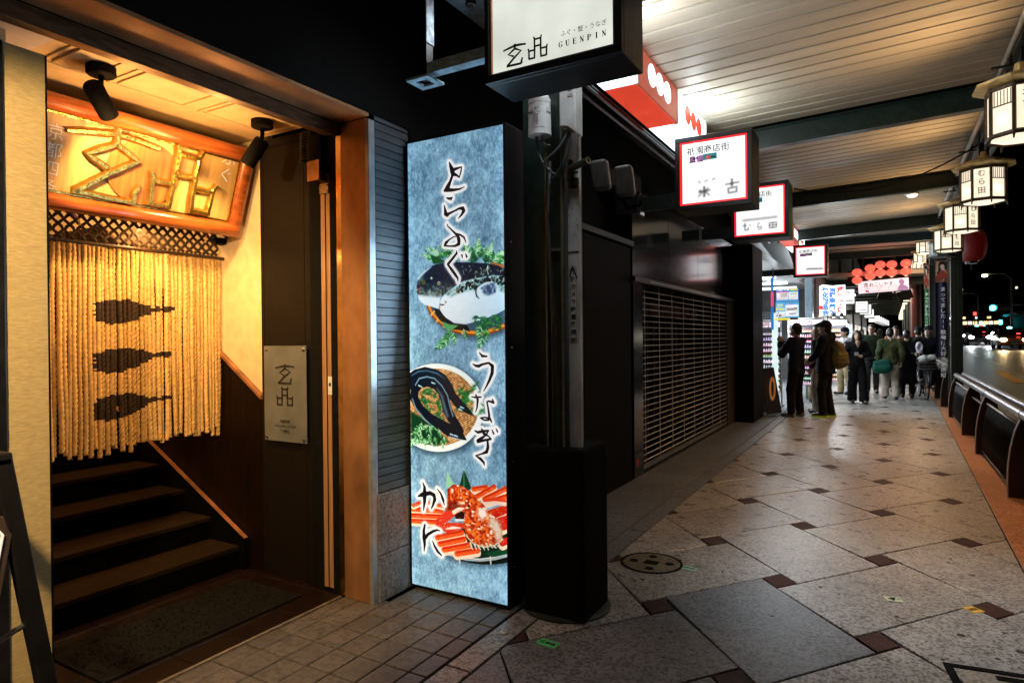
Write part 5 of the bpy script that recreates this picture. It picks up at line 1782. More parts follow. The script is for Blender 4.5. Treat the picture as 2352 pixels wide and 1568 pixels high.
def lantern_model(label, words):
    t = thing('street_lantern', label, 'lantern', (0, 0, 0), 0, 'eight sided lanterns along the canopy edge')
    R, n, h = 0.245, 8, 0.36
    ph = math.pi / 8
    bottom, top = 0.06, 0.06 + h
    rp_ = [(R * 1.42, top + 0.055), (R * 1.44, top + 0.075), (R * 0.55, top + 0.15), (0.06, top + 0.175), (0.05, top + 0.24), (0.0005, top + 0.24)]
    MB().lathe([(R * 0.98, top + 0.028)] + rp_, n, phase=ph, cap=False).build('roof', ROOF_GOLD, t, local=True)
    V = [Vector((R * math.cos(ph + 2 * math.pi * k / n), R * math.sin(ph + 2 * math.pi * k / n), 0)) for k in range(n)]
    mb = MB()
    for v in V:
        mb.tube([v + Z * (bottom - 0.035), v + Z * (top + 0.03)], 0.016, 6)
        mb.tube([v * 1.03 + Z * (bottom - 0.035), v * 1.06 + Z * (bottom - 0.075)], [0.011, 0.006], 5)
    for z, r in ((bottom - 0.015, 0.020), (top + 0.012, 0.017)):
        for k in range(n):
            mb.tube([V[k] + Z * z, V[(k + 1) % n] + Z * z], r, 6)
    fr = mb.build('frame', LANTERN_FRAME, t, local=True)
    MB().lathe([(R * 0.95, bottom - 0.018), (R * 0.5, bottom - 0.045), (0.0005, bottom - 0.05)], n, phase=ph, cap=False).build('base_glass', BASE_LIT, t, local=True)
    MB().lathe([(0.012, top + 0.23), (0.012, 0.80)], 8).build('hanger', BLACK, t, local=True)
    for k in range(n):
        a, b = V[k], V[(k + 1) % n]
        r = (b - a).normalized()
        w = (b - a).length
        nrm = Vector((a.x + b.x, a.y + b.y, 0)).normalized()
        o = a * 0.985 + Z * bottom
        mb = MB()
        mb.prism([(0.008, 0.004), (w - 0.008, 0.004), (w - 0.008, h - 0.004), (0.008, h - 0.004)], o, r, Z, -nrm * 0.004)
        pane = mb.build('pane', CREAM_PANE, t, local=True)
        o2 = o + nrm * 0.003
        mb = MB()
        if k % 2 == 0:
            for j in range(1, 7):
                x = w * j / 7
                mb.prism([(x - 0.0028, h * 0.64), (x + 0.0028, h * 0.64), (x + 0.0028, h - 0.01), (x - 0.0028, h - 0.01)], o2, r, Z, nrm * 0.004)
            mb.prism([(0.008, h * 0.615), (w - 0.008, h * 0.615), (w - 0.008, h * 0.645), (0.008, h * 0.645)], o2, r, Z, nrm * 0.005)
            mb.build('lattice_bars', LANTERN_FRAME, pane, local=True)
            mb = MB()
            pts = [(w / 2 + 0.045 * math.cos(q) * (1 + 0.12 * math.cos(5 * q)), h * 0.30 + 0.045 * math.sin(q) * (1 + 0.12 * math.cos(5 * q))) for q in np.linspace(0, 6.283, 25)[:-1]]
            mb.prism(pts, o2, r, Z, nrm * 0.0006)
            mb.build('emblem', EMBLEM, pane, local=True)
        elif words and k != 3:
            mb = MB()
            text_mb(mb, words, 0.085, o2 + r * (w / 2) + Z * (h * 0.95), r, Z, bold=0.03, vertical=True, pitch=0.105)
            mb.build('lettering', BLOT, pane, local=True)
    return t


ln0 = lantern_model('nearest eight sided lantern, cut off by the right edge of the picture', '氷古')
ln1 = lantern_model('eight sided lantern with a wide hexagonal hat, second from the right edge', 'むら田')
rest_l = []
behind = []
for s_ in ('lantern hanging from the canopy edge above the corner of the pavement', 'lantern hanging from the canopy edge beside the doorway'):
    c = copy_tree(ln1)
    c['label'] = s_
    behind.append(c)
LL = ['eight sided lantern just below the wide hatted one, in front of the red paper lantern',
      'eight sided lantern above the grey unlit lamp on the near post']
for s_ in LL:
    c = copy_tree(ln1)
    c['label'] = s_
    rest_l.append(c)
for o, y, z, rz in ((behind[0], 3.49, 2.845, 0.2), (behind[1], 1.14, 2.845, 0.2), (ln0, 5.84, 2.845, 0.05), (ln1, 8.47, 2.845, -0.18), (rest_l[0], 10.77, 2.85, 0.62), (rest_l[1], 13.07, 2.85, 0.60)):
    o.location = (0.89 if o is not ln0 else 0.84, y, z)
    o.rotation_euler = (0, 0, rz)
    o.scale = (0.85, 0.85, 0.85)
    if y > 5:
        lamp('street_lantern_light', 'SPOT', (o.location.x, y, z - 0.03), 190, (1.0, 0.52, 0.20), 0.10, aim=(o.location.x - 1.05, y, 0), spot=98, blend=1.0)
        lamp('street_lantern_glow', 'SPOT', (o.location.x - 0.36, y - 0.34, z + 0.06), 22, (1.0, 0.60, 0.27), 0.08, aim=(o.location.x - 0.75, y - 0.5, z + 0.75), spot=125, blend=1.0)
far = [(0.99, 24.0, 4.0), (1.0, 27.0, 4.0), (1.0, 29.4, 3.98), (1.03, 32.5, 3.9)]
for k, p in enumerate(far):
    c = copy_tree(ln1)
    c['label'] = ('topmost of the far lantern column beside the red pillar', 'second lantern down in the far column beside the red pillar', 'third lantern down in the far column, next to the red balls', 'lowest lantern in the far column, on top of the red pillar')[k]
    c.location = p
    c.rotation_euler = (0, 0, 0.6 + 0.2 * k)
    lamp('street_lantern_light', 'POINT', (p[0], p[1], p[2] - 0.08), 26, (1.0, 0.66, 0.36), 0.1)
# the far chain: too small to show their parts
fl0 = MB().lathe([(0.30, 0.50), (0.12, 0.60)], 8).lathe([(0.22, 0.0), (0.22, 0.4)], 8)
m0 = fl0.build('street_lantern', glow('far_lantern_paper', (1.0, 0.84, 0.55), 2.0))
m0.location = (1.0, 37.0, 3.55)
tag(m0, 'tiny lantern in the glowing far chain left of the red pillar', 'lantern', 'far chain of lanterns')
for k in range(1, 13):
    c = m0.copy()
    COL.objects.link(c)
    c.location = (0.98 + 0.02 * k, 37.0 + 3.4 * k, 3.50 - 0.035 * k)

# hanger rail, junction boxes and cables at the lantern line
cb = thing('lantern_rail', 'dark steel hangers and cables carrying the lanterns at the canopy edge', 'rail', (0.89, 9, 3.5))
for y in (5.84, 8.47, 10.77, 13.07):
    hb = MB().box(0.85, 0.94, y - 0.03, y + 0.05, 3.36, 3.62).build('hanger_bracket', BLACK, cb)
    hr = MB().box(0.70, 0.95, y + 0.30, y + 0.32, 3.50, 3.515).build('cross_bar', BLACK, cb)
    MB().tube([(0.82, y + 0.31, 3.515), (0.82, y + 0.31, 3.66)], 0.012, 6).build('drop_rod', BLACK, hr)
    MB().tube([(0.90, y + 0.02, 3.60), (0.95, y + 0.10, 3.45), (0.90, y + 0.16, 3.32), (0.88, y + 0.05, 3.25)], 0.008, 6).build('cable', RUBBER, hb, smooth=True)
MB().box(0.96, 1.06, 9.0, 9.9, 3.36, 3.40).build('reflector_strip', mat('tin_reflector', (0.55, 0.56, 0.55), 0.25, 0.9), cb)
# sagging cable under the ceiling
sc = MB()
pts = []
for i in range(25):
    f = i / 24
    pts.append((-0.95 + 1.83 * f, 8.3 + 0.2 * f, 3.20 + 0.30 * f - 0.32 * (1 - (2 * f - 1) ** 2) * 0.7 + 0.02))
tag(sc.tube(pts, 0.008, 6).build('sagging_cable', RUBBER, None, smooth=True), 'thin black cable sagging across under the second ceiling bay', 'cable')

# ================================================================== POSTS ON THE STREET SIDE
NAVY = mat('navy_banner_cloth', (0.013, 0.012, 0.06), 0.7, var=0.12, scale=8)
GREEN_CLOTH = mat('green_banner_cloth', (0.025, 0.14, 0.035), 0.7, var=0.12, scale=8)


def post(x0, x1, y0, y1, label):
    t = thing('arcade_post', label, 'post', ((x0 + x1) / 2, (y0 + y1) / 2, 0), 0, 'square arcade posts by the railing')
    MB().box(x0, x1, y0, y1, 0.0, 3.7).build('shaft', GREEN_STEEL, t, bevel=0.012)
    mb = MB()
    for k in (0.3, 0.62):
        mb.box(x0 + (x1 - x0) * k - 0.006, x0 + (x1 - x0) * k + 0.006, y0 - 0.006, y0 + 0.001, 0.1, 3.6)
    mb.build('face_rib', mat('brown_rib', (0.08, 0.055, 0.035), 0.4, 0.3), t)
    MB().box(x0 - 0.05, x0 - 0.02, y0 + 0.02, y0 + 0.05, 0.02, 3.3).build('edge_tube', CHROME, t)
    mb = MB()
    for z in (0.5, 1.7, 2.9):
        mb.box(x0 - 0.02, x0 + 0.002, y0 + 0.025, y0 + 0.045, z, z + 0.03)
    mb.build('tube_clip', STEEL, t)
    MB().box(x0 - 0.03, x1 + 0.03, y0 - 0.03, y1 + 0.03, 0.0, 0.05).build('base_plate', DARK_STEEL, t, bevel=0.005)
    return t


post(1.075, 1.27, 15.3, 15.5, 'nearest square dark post standing behind the railing, thin bright edge tube')
post(1.06, 1.26, 22.4, 22.6, 'second square dark post, greyer at the bottom, behind the cyclist')


def banner(x0, x1, y, z0, z1, cloth, label, letters, size, picz):
    t = thing('street_banner', label, 'banner', ((x0 + x1) / 2, y, z0), 0, 'tall printed banners on the posts')
    n = 10
    mb = MB()
    for i in range(n):
        xa, xb = x0 + (x1 - x0) * i / n, x0 + (x1 - x0) * (i + 1) / n
        ya, yb = y + 0.012 * math.sin(i * 0.9), y + 0.012 * math.sin((i + 1) * 0.9)
        mb.face([(xa, ya, z0), (xb, yb, z0), (xb, yb, z1), (xa, ya, z1)])
        mb.face([(xb, yb + 0.004, z0), (xa, ya + 0.004, z0), (xa, ya + 0.004, z1), (xb, yb + 0.004, z1)])
    mb.build('cloth', cloth, t, smooth=True)
    text('lettering', letters, size, ((x0 + x1) / 2 + 0.01, y - 0.018, z1 - picz - 0.09), X, Z, glow('banner_white', (1, 1, 1), 0.10, base=(0.85, 0.85, 0.85)), t, vertical=True, bold=0.012, pitch=size * 1.12)
    # the printed portrait above, kept generic
    pw, ph_ = 48, 80
    q = Print(pw, ph_, (0.55, 0.42, 0.34))
    r_ = random.Random(int(x0 * 1000 + y))
    for k in range(26):
        q.stroke([(r_.uniform(0, pw), r_.uniform(0, ph_)), (r_.uniform(0, pw), r_.uniform(0, ph_))], [r_.uniform(4, 12), r_.uniform(2, 8)], [(0.75, 0.62, 0.5), (0.5, 0.16, 0.12), (0.06, 0.05, 0.05), (0.8, 0.75, 0.7), (0.3, 0.2, 0.16)][r_.randrange(5)], soft=3)
    q.stroke([(24, 20), (26, 30)], [16, 12], (0.85, 0.78, 0.70), soft=3)
    q.stroke([(14, 12), (24, 6), (34, 12), (36, 26)], [8, 9, 8, 4], (0.04, 0.03, 0.03), soft=2)
    q.stroke([(8, 60), (24, 46), (42, 62)], [16, 20, 16], (0.62, 0.24, 0.18), soft=4)
    m_ = print_material('portrait_print_' + cloth.name, q.image('portrait_' + cloth.name), 0.12)
    print_quad('picture_panel', (x0, y - 0.016, z1 - picz), X, Z, x1 - x0, picz, m_, t)
    mb = MB()
    mb.tube([(x0 - 0.02, y, z1 + 0.01), (x1 + 0.10, y, z1 + 0.01)], 0.01, 6)
    mb.tube([(x0 - 0.02, y, z0 - 0.01), (x1 + 0.10, y, z0 - 0.01)], 0.01, 6)
    mb.build('rod', STEEL, t)
    return t


banner(0.83, 1.055, 15.35, 1.02, 2.93, NAVY, 'navy banner with white writing and a coloured picture on the near post', 'まってました!!歌舞伎大好き祇園町', 0.095, 0.42)
banner(0.92, 1.045, 22.3, 1.2, 3.5, GREEN_CLOTH, 'narrow green banner with white writing behind the second post', 'まってました!!歌舞伎大好き祇園町', 0.105, 0.70)
# unlit lantern on the near post
ul = thing('unlit_lantern', 'grey unlit lantern with printed panels fixed on top of the post', 'lantern', (0.98, 15.2, 3.0))
mb = MB()
mb.lathe([(0.24, 0.0), (0.22, 0.03), (0.22, 0.27), (0.25, 0.30)], 8, (0.93, 15.15, 2.98), phase=0.39)
mb.build('frame', mat('grey_lantern_frame', (0.10, 0.10, 0.10), 0.5), ul)
for k in range(8):
    a0, a1 = 0.39 + k * math.pi / 4, 0.39 + (k + 1) * math.pi / 4
    c0 = Vector((0.93, 15.15, 0))
    p0, p1 = c0 + Vector((math.cos(a0), math.sin(a0), 0)) * 0.224, c0 + Vector((math.cos(a1), math.sin(a1), 0)) * 0.224
    r = (p1 - p0)
    mb = MB()
    mb.prism([(0.12, 3.03), (0.88, 3.03), (0.88, 3.25), (0.12, 3.25)], p0, r, Z, Vector((r.y, -r.x, 0)) * 0.03)
    mb.build('panel', mat('unlit_paper', (0.40, 0.41, 0.40), 0.6), ul)
# big red paper lantern hanging outside
rl = thing('paper_lantern', 'large dark red paper lantern hanging beyond the near post', 'lantern', (1.62, 17.6, 3.1))
prof = []
for i in range(25):
    f = i / 24
    r = 0.13 + 0.165 * (math.sin(math.pi * min(1, max(0, f))) ** 0.38) + 0.004 * (i % 2)
    prof.append((r, 0.72 * f))
MB().lathe(prof, 24, (1.62, 17.6, 3.10)).build('paper_body', mat('dark_red_paper', (0.12, 0.008, 0.008), 0.5, var=0.2, emit=(0.2, 0.005, 0.004), estr=0.12), rl, smooth=True)
MB().lathe([(0.12, 0), (0.12, 0.05)], 20, (1.62, 17.6, 3.82)).build('top_ring', BLACK, rl)
MB().lathe([(0.12, -0.05), (0.12, 0)], 20, (1.62, 17.6, 3.10)).build('bottom_ring', BLACK, rl)
MB().tube([(1.62, 17.6, 3.05), (1.62, 17.6, 2.90)], 0.006, 5).build('tassel', CORD, rl)
MB().tube([(1.62, 17.6, 3.87), (1.62, 17.6, 4.4)], 0.006, 5).build('cord', CORD, rl)
# red round pillar
rp2 = thing('red_pillar', 'thick round brownish red pillar beyond the beanie wearing man', 'pillar', (1.02, 31.5, 0))
MB().lathe([(0.19, 0.0), (0.19, 3.9)], 24, (1.02, 31.5, 0)).build('shaft', mat('red_brown_lacquer', (0.20, 0.06, 0.05), 0.35, var=0.12), rp2, smooth='auto')
MB().lathe([(0.23, 0.0), (0.23, 0.12), (0.20, 0.16)], 24, (1.02, 31.5, 0)).build('base', DARK_STEEL, rp2, smooth='auto')
for k in range(4):
    post(1.0, 1.2, 38 + 6 * k, 38.2 + 6 * k, 'far dark post in the receding row behind the red pillar')

# ================================================================== WELCOME SIGN AND RED BALL LANTERNS
ws = thing('welcome_sign', 'long white welcome sign with a purple figure hanging across the arcade', 'sign', (-0.1, 28.0, 3.1))
YW_ = 28.0
r_ = Vector((1, 0, 0.052)).normalized()
u_ = Vector((-0.052, 0, 1)).normalized()
o = Vector((-0.95, YW_, 3.065))
SWW, SWH = 1.65, 0.455
mb = MB()
mb.prism([(-.03, -.03), (SWW + .03, -.03), (SWW + .03, SWH + .03), (-.03, SWH + .03)], o + Y * 0.012, r_, u_, (0, 0.14, 0))
mb.build('case', BLACK, ws)
mb = MB()
mb.prism([(0, 0), (SWW, 0), (SWW, SWH), (0, SWH)], o, r_, u_, (0, 0.011, 0))
mb.build('face_panel', glow('pink_white_face', (0.98, 0.84, 0.90), 0.95), ws)
oo = o - Y * 0.003
text('lettering', 'おこしやす.', 0.165, oo + r_ * 0.78 + u_ * 0.235, r_, u_, INK, ws, bold=0.012)
GREY_INK = mat('grey_ink', (0.20, 0.19, 0.19), 0.6)
text('lettering', 'Welcome!  환영합니다  ¡Bienvenidos!', 0.074, oo + r_ * 0.80 + u_ * 0.140, r_, u_, GREY_INK, ws, bold=0.0, squeeze=0.92)
text('lettering', 'GION 祇 園 商 店 街 振 興 組 合', 0.062, oo + r_ * 0.84 + u_ * 0.035, r_, u_, GREY_INK, ws)
PURPLE_P = mat('purple_print', (0.42, 0.25, 0.50), 0.6, emit=(0.5, 0.3, 0.58), estr=0.5)
mb = MB()
fig = [(0, 0), (0.36, 0), (0.34, .10), (.27, .17), (.20, .19), (.205, .22), (.23, .26), (.235, .33), (.20, .40), (.13, .42), (.07, .39), (.055, .32), (.07, .26), (.10, .22), (.06, .17), (.02, .10)]
mb.face([oo + r_ * (1.28 + a) + u_ * (0.005 + b) for a, b in fig])
mb.build('figure_print', PURPLE_P, ws)
mb = MB()
for (a, b, w, h) in ((.20, .22, .13, .015), (.21, .235, .015, .10), (.305, .235, .015, .10), (.19, .335, .15, .018), (.22, .353, .09, .03), (.24, .26, .05, .05)):
    mb.prism([(a, b), (a + w, b), (a + w, b + h), (a, b + h)], oo, r_, u_, (0, -0.0006, 0))
mb.build('gate_print', mat('sage_print', (0.22, 0.35, 0.28), 0.6), ws)
mb = MB()
for a, b, rr in ((0.27, 0.075, 0.042), (0.325, 0.055, 0.03)):
    mb2 = MB()
    mb2.prism([(a + rr * math.cos(q), b + rr * math.sin(q)) for q in np.linspace(0, 6.283, 17)[:-1]], oo, r_, u_, (0, -0.0006, 0))
    mb2.build('dot_print', CARD_RED if rr > .04 else mat('blue_print', (0.03, 0.08, 0.35), 0.5), ws)
mb = MB()
for a in (0.22, 1.26):
    mb.prism([(a - .035, SWH + .03), (a + .035, SWH + .03), (a + .035, 1.45), (a - .035, 1.45)], o + Y * 0.09, r_, u_, (0, 0.05, 0))
mb.prism([(0.255, 1.02), (0.72, 1.18), (1.225, 1.06), (1.225, 1.12), (0.72, 1.24), (0.255, 1.08)], o + Y * 0.09, r_, u_, (0, 0.05, 0))
mb.prism([(-.2, 1.38), (1.9, 1.38), (1.9, 1.45), (-.2, 1.45)], o + Y * 0.09, r_, u_, (0, 0.05, 0))
mb.build('hanging_frame', BLACK, ws)
mb = MB()
mb.prism([(-0.35, SWH + 0.06), (1.62, SWH + 0.06), (1.62, 1.00), (-0.35, 0.92)], o + Y * 0.25, r_, u_, (0, 0.03, 0))
mb.build('backing_panel', mat('dark_maroon', (0.03, 0.008, 0.008), 0.7), ws)
BALL = glow('red_ball', (1.0, 0.16, 0.10), 0.95, base=(0.7, 0.08, 0.05))
ball_proto = None
cols = [(-0.02, 0.47 - 0.02), (0.42, 0.56), (0.76, 0.65), (1.13, 0.62), (1.58, 0.61)]
names = ['leftmost', 'second', 'middle', 'fourth', 'rightmost']
for k, (a, b) in enumerate(cols):
    p = o + r_ * a + u_ * (b) - Y * 0.16
    if ball_proto is None:
        t = thing('ball_lantern', '', 'lantern', p, 0, 'red ball lanterns over the welcome sign')
        for name, z in (('lower_ball', 0.0), ('upper_ball', 0.30)):
            q = MB().ball((0, 0, z + 0.06), (0.176, 0.176, 0.145), 20, 14)
            q.build(name, BALL, t, smooth=True, local=True)
        MB().lathe([(0.05, 0.17), (0.05, 0.25)], 12).build('paper_neck', glow('cream_neck', (1, 0.85, 0.6), 0.5), t, local=True)
        MB().lathe([(0.05, -0.12), (0.05, -0.06)], 12).build('paper_tail', glow('cream_neck', (1, 0.85, 0.6), 0.5), t, local=True)
        MB().tube([(0, 0, 0.48), (0, 0, 0.9)], 0.006, 5).build('cord', CORD, t, local=True)
        ball_proto = t
    else:
        t = copy_tree(ball_proto)
        t.location = p
    t['label'] = '%s pair of glowing red ball lanterns above the white welcome sign' % names[k]
lamp('ball_lantern_light', 'POINT', (-0.1, 27.5, 3.4), 8, (1.0, 0.25, 0.12), 0.3)
# ================================================================== COLUMN BESIDE THE LIGHT BOX
col = thing('arcade_column', 'dark green steel arcade column with white steel plate and camera notice beside the light box', 'column', (-1.5, 3.15, 0))
mb = MB()
mb.box(-1.575, -1.462, 3.06, 3.30, 0.0, 3.6)
mb.box(-1.75, -1.58, 3.14, 3.30, 0.0, 3.6)
mb.build('shaft', GREEN_STEEL, col, bevel=0.006)
mb = MB()
mb.box(-1.566, -1.556, 3.045, 3.062, 0.9, 2.45)
mb.box(-1.475, -1.465, 3.045, 3.062, 0.9, 3.5)
mb.box(-1.556, -1.475, 3.048, 3.062, 1.93, 1.945)
mb.build('edge_bead', mat('worn_green_edge', (0.16, 0.19, 0.15), 0.35, 0.4), col)
PLATE = mat('worn_white_steel', (0.78, 0.79, 0.82), 0.35, 0.05, var=0.22, scale=12, stretch=(1, 1, 0.35), bump=0.1, rvar=0.12)
pl_ = MB().box(-1.452, -1.388, 3.085, 3.12, 0.75, 3.4).build('steel_plate', PLATE, col, bevel=0.003)
mb = MB()
for z in (2.30, 2.335, 1.92):
    mb.box(-1.452, -1.388, 3.083, 3.085, z, z + 0.006)
for k in range(26):
    x, z = random.uniform(-1.449, -1.392), random.uniform(1.95, 2.25)
    mb.box(x, x + random.uniform(.001, .004), 3.0838, 3.085, z, z + random.uniform(.002, .010))
mb.build('chips_and_seams', INK, pl_)
MB().box(-1.70, -1.35, 3.02, 3.36, 0.0, 0.9).build('lower_casing', MATTE_BLACK, col, bevel=0.02)
MB().lathe([(0.245, 0.0), (0.245, 0.012), (0.232, 0.016)], 32, (-1.545, 3.22, 0)).build('base_ring', mat('worn_ring', (0.06, 0.07, 0.06), 0.3, 0.5), col, smooth='auto')
nt_ = MB().box(-1.441, -1.401, 3.0805, 3.0835, 1.468, 1.845).build('camera_notice', WHITE_PAINT, col)
mb = MB()
text_mb(mb, '防犯カメラ設置路線', 0.030, (-1.421, 3.0798, 1.835), X, Z, bold=0.03, vertical=True, pitch=0.0395)
for q in ((-1.439, -1.403, 1.471, 1.4725), (-1.439, -1.403, 1.8405, 1.842), (-1.439, -1.4375, 1.4725, 1.8405), (-1.4045, -1.403, 1.4725, 1.8405)):
    mb.box(q[0], q[1], 3.0797, 3.0805, q[2], q[3])
mb.build('lettering', INK, nt_)
mb = MB()
mb.prism([(-1.443, 1.80), (-1.425, 1.855), (-1.398, 1.79), (-1.400, 1.775), (-1.425, 1.84), (-1.437, 1.79)], (0, 3.079, 0), X, Z, (0, 0.002, 0))
mb.build('torn_edge', INK, nt_)
# alarm cylinder
al = thing('alarm_cylinder', 'grey plastic cylinder with a printed label strapped to the green column', 'alarm', (-1.56, 3.0, 2.5))
MB().lathe([(0.061, 2.525), (0.060, 2.53), (0.057, 2.70), (0.052, 2.725), (0.030, 2.745), (0.0005, 2.748)], 24, (-1.560, 2.985, 0)).build('body', GREY_PLASTIC, al, smooth='auto')
MB().lathe([(0.0585, 2.688), (0.0585, 2.710)], 24, (-1.560, 2.985, 0), cap=False).build('white_band', WHITE_PAINT, al, smooth=True)
MB().lathe([(0.0605, 2.632), (0.0605, 2.642)], 24, (-1.560, 2.985, 0), cap=False).build('strap', STEEL, al, smooth=True)
mb = MB()
vs = []
for i in range(7):
    a = math.radians(-95 + i * 11)
    vs.append((-1.560 + 0.0607 * math.cos(a), 2.985 + 0.0607 * math.sin(a)))
for p, q in zip(vs, vs[1:]):
    mb.face([(p[0], p[1], 2.555), (q[0], q[1], 2.555), (q[0], q[1], 2.665), (p[0], p[1], 2.665)])
lab = mb.build('paper_label', WHITE_PAINT, al, smooth=True)
mb = MB()
text_mb(mb, '番号', 0.014, (-1.545, 2.9235, 2.648), X, Z, bold=0.02)
for r, s in enumerate(('グループ', '番号', '機番', '配置', '備考')):
    text_mb(mb, s, 0.013, (-1.550, 2.9235, 2.625 - r * 0.014), X, Z, bold=0.02)
mb.build('lettering', GREY_INK if 'GREY_INK' in globals() else INK, lab)
# junction box
jb = thing('junction_box', 'pale grey junction box with a bundle of cables high on the column', 'box', (-1.39, 3.0, 2.6))
mb = MB()
mb.prism([(-0.046, 0.0), (-0.046, 0.29), (0.046, 0.29), (0.046, -0.045), (-0.005, -0.005)], (-1.392, 2.965, 2.545), X, Z, (0, 0.09, 0))
mb.build('case', GREY_PLASTIC, jb, bevel=0.008)
mb = MB()
mb.lathe([(0.016, 0), (0.016, -0.0012), (0.013, -0.0012), (0.013, 0)], 20, (-1.376, 2.964, 2.735), Y, cap=False)
mb.box(-1.39, -1.362, 2.963, 2.9648, 2.69, 2.705)
mb.build('embossed_mark', mat('emboss_grey', (0.34, 0.34, 0.33), 0.5), jb)
for k, (a, b, c_, w) in enumerate((((-1.40, 2.99, 2.53), (-1.42, 2.98, 2.44), (-1.52, 2.97, 2.39), 0.011), ((-1.395, 2.99, 2.53), (-1.40, 2.98, 2.35), (-1.46, 2.985, 2.30), 0.006), ((-1.385, 2.99, 2.53), (-1.405, 2.97, 2.33), (-1.50, 2.975, 2.285), 0.005), ((-1.58, 2.985, 2.53), (-1.575, 2.97, 2.38), (-1.46, 2.975, 2.305), 0.006), ((-1.545, 2.985, 2.53), (-1.55, 2.97, 2.47), (-1.49, 2.97, 2.46), 0.006))):
    a, b, c_ = Vector(a), Vector(b), Vector(c_)
    pts = [(a * (1 - f) ** 2 + b * 2 * f * (1 - f) + c_ * f * f) for f in np.linspace(0, 1, 10)]
    MB().tube(pts, w, 8).build('cable', mat('grey_cable', (0.05, 0.06, 0.06), 0.5), jb, smooth=True)
for k in range(3):
    MB().lathe([(0.007, 0), (0.007, -0.03)], 10, (-1.402 + k * 0.014, 2.99, 2.545)).build('cable_gland', mat('brass_gland', (0.5, 0.36, 0.12), 0.35, 0.8), jb)
MB().tube([(-1.53, 3.04, 2.40), (-1.545, 3.035, 2.1), (-1.52, 3.035, 1.6), (-1.52, 3.035, 0.9)], 0.010, 8).build('riser_cable', mat('grey_cable'), jb, smooth=True)
pc = thing('bullet_camera', 'dark tubular camera pointing out from the white steel plate', 'camera', (-1.36, 3.06, 2.36))
MB().tube([(-1.425, 3.06, 2.352), (-1.31, 3.03, 2.372)], 0.018, 14).build('barrel', GREEN_STEEL, pc, smooth='auto')
MB().lathe([(0.019, 0), (0.019, 0.004), (0.013, 0.004), (0.013, 0.0)], 16, (-1.309, 3.0297, 2.372), Vector((0.115, -0.03, 0.02)), cap=False).build('lens_ring', STEEL, pc)
mb = MB()
mb.box(-1.424, -1.416, 3.05, 3.083, 2.255, 2.40)
mb.box(-1.43, -1.39, 3.07, 3.083, 2.255, 2.265)
mb.build('bracket', DARK_STEEL, pc)
# two meters further back
for k, (x, z, lb_) in enumerate(((-1.61, 2.53, 'grey rounded electric meter, left of the pair behind the column'), (-1.445, 2.47, 'grey rounded electric meter, right of the pair behind the column'))):
    m_ = thing('electric_meter', lb_, 'meter', (x, 3.95, z), 0, 'electric meters behind the column')
    MB().obox((x, 3.93, z), Vector((0.055, 0.01, 0.004)), (0, 0.035, 0), Vector((-0.012, 0, 0.10))).build('housing', mat('meter_housing', (0.16, 0.145, 0.14), 0.4), m_, bevel=0.024, seg=4)
    MB().tube([(x - 0.03, 3.96, z - 0.10), (x + 0.01, 3.93, z - 0.17), (x + 0.09, 3.95, z - 0.16), (x + 0.10, 3.97, z - 0.09)], 0.012, 8).build('wire_loop', RUBBER, m_, smooth=True)
    MB().box(x - 0.05, x + 0.05, 3.965, 4.10, z - 0.05, z + 0.05).build('mount', WALL_BLACK, m_)

# ================================================================== CLOSED SHOP WITH GRILLE SHUTTER
shop = thing('closed_shop', 'closed dark shop with glossy black fascia and a roll down grille', 'shop', (-2.3, 9.5, 0))
GLOSS = mat('polished_black_granite', (0.17, 0.175, 0.195), 0.13, 1.0, var=0.15, rvar=0.04)
mb = MB()
for a, b in ((6.46, 7.75), (7.76, 9.15), (9.16, 10.6), (10.61, 12.2), (12.21, 13.2)):
    MB().box(-2.60, -2.30, a, b, 2.115, 3.05).build('fascia_panel', GLOSS, shop, bevel=0.002)
MB().box(-2.62, -2.295, 6.46, 6.755, 0.0, 2.11).build('side_pier', GLOSS, shop, bevel=0.003)
MB().box(-3.2, -2.55, 6.46, 13.3, 3.05, 7.0).build('upper_wall', WALL_BLACK, shop)
MB().box(-2.62, -2.25, 6.40, 12.2, 2.055, 2.113).build('shutter_head', DARK_STEEL, shop, bevel=0.004)
mb = MB()
mb.box(-2.249, -2.244, 6.9, 11.4, 2.075, 2.090)
mb.build('head_trim', STEEL, shop)
MB().box(-2.62, -2.295, 11.0, 11.55, 0.0, 2.055).build('side_pier', mat('brown_pier', (0.06, 0.045, 0.038), 0.4, var=0.2), shop)
MB().box(-2.62, -1.98, 11.56, 12.55, 0.0, 3.05).build('end_wall', WALL_BLACK, shop, bevel=0.01)
MB().box(-2.62, -2.30, 6.755, 11.0, -0.02, 0.02).build('threshold', DARK_STEEL, shop)
gr = MB().box(-2.335, -2.305, 6.77, 11.0, 0.03, 0.085).build('bottom_rail', mat('aluminium_rail', (0.35, 0.36, 0.38), 0.3, 0.8), shop, bevel=0.003)
BAR = mat('grille_bar', (0.78, 0.81, 0.88), 0.3, 0.0, var=0.08)
z = 0.12
hb = MB().tube([(-2.315, 6.775, 0), (-2.315, 11.0, 0)], 0.0062, 6)
proto = hb.build('grille_bar', BAR, shop, smooth=True)
proto.location.z = z
z += 0.0665
while z < 2.04:
    c = proto.copy()
    COL.objects.link(c)
    c.location.z = z
    z += 0.0665
pv = MB().tube([(-2.308, 0, 0.09), (-2.308, 0, 2.05)], 0.0048, 5).build('grille_link', BAR, shop, smooth=True, local=True)
y = 6.86
first = True
while y < 11.0:
    c = pv if first else pv.copy()
    if not first:
        COL.objects.link(c)
    first = False
    c.location = (-shop.location.x, y - shop.location.y, 0)
    y += 0.52
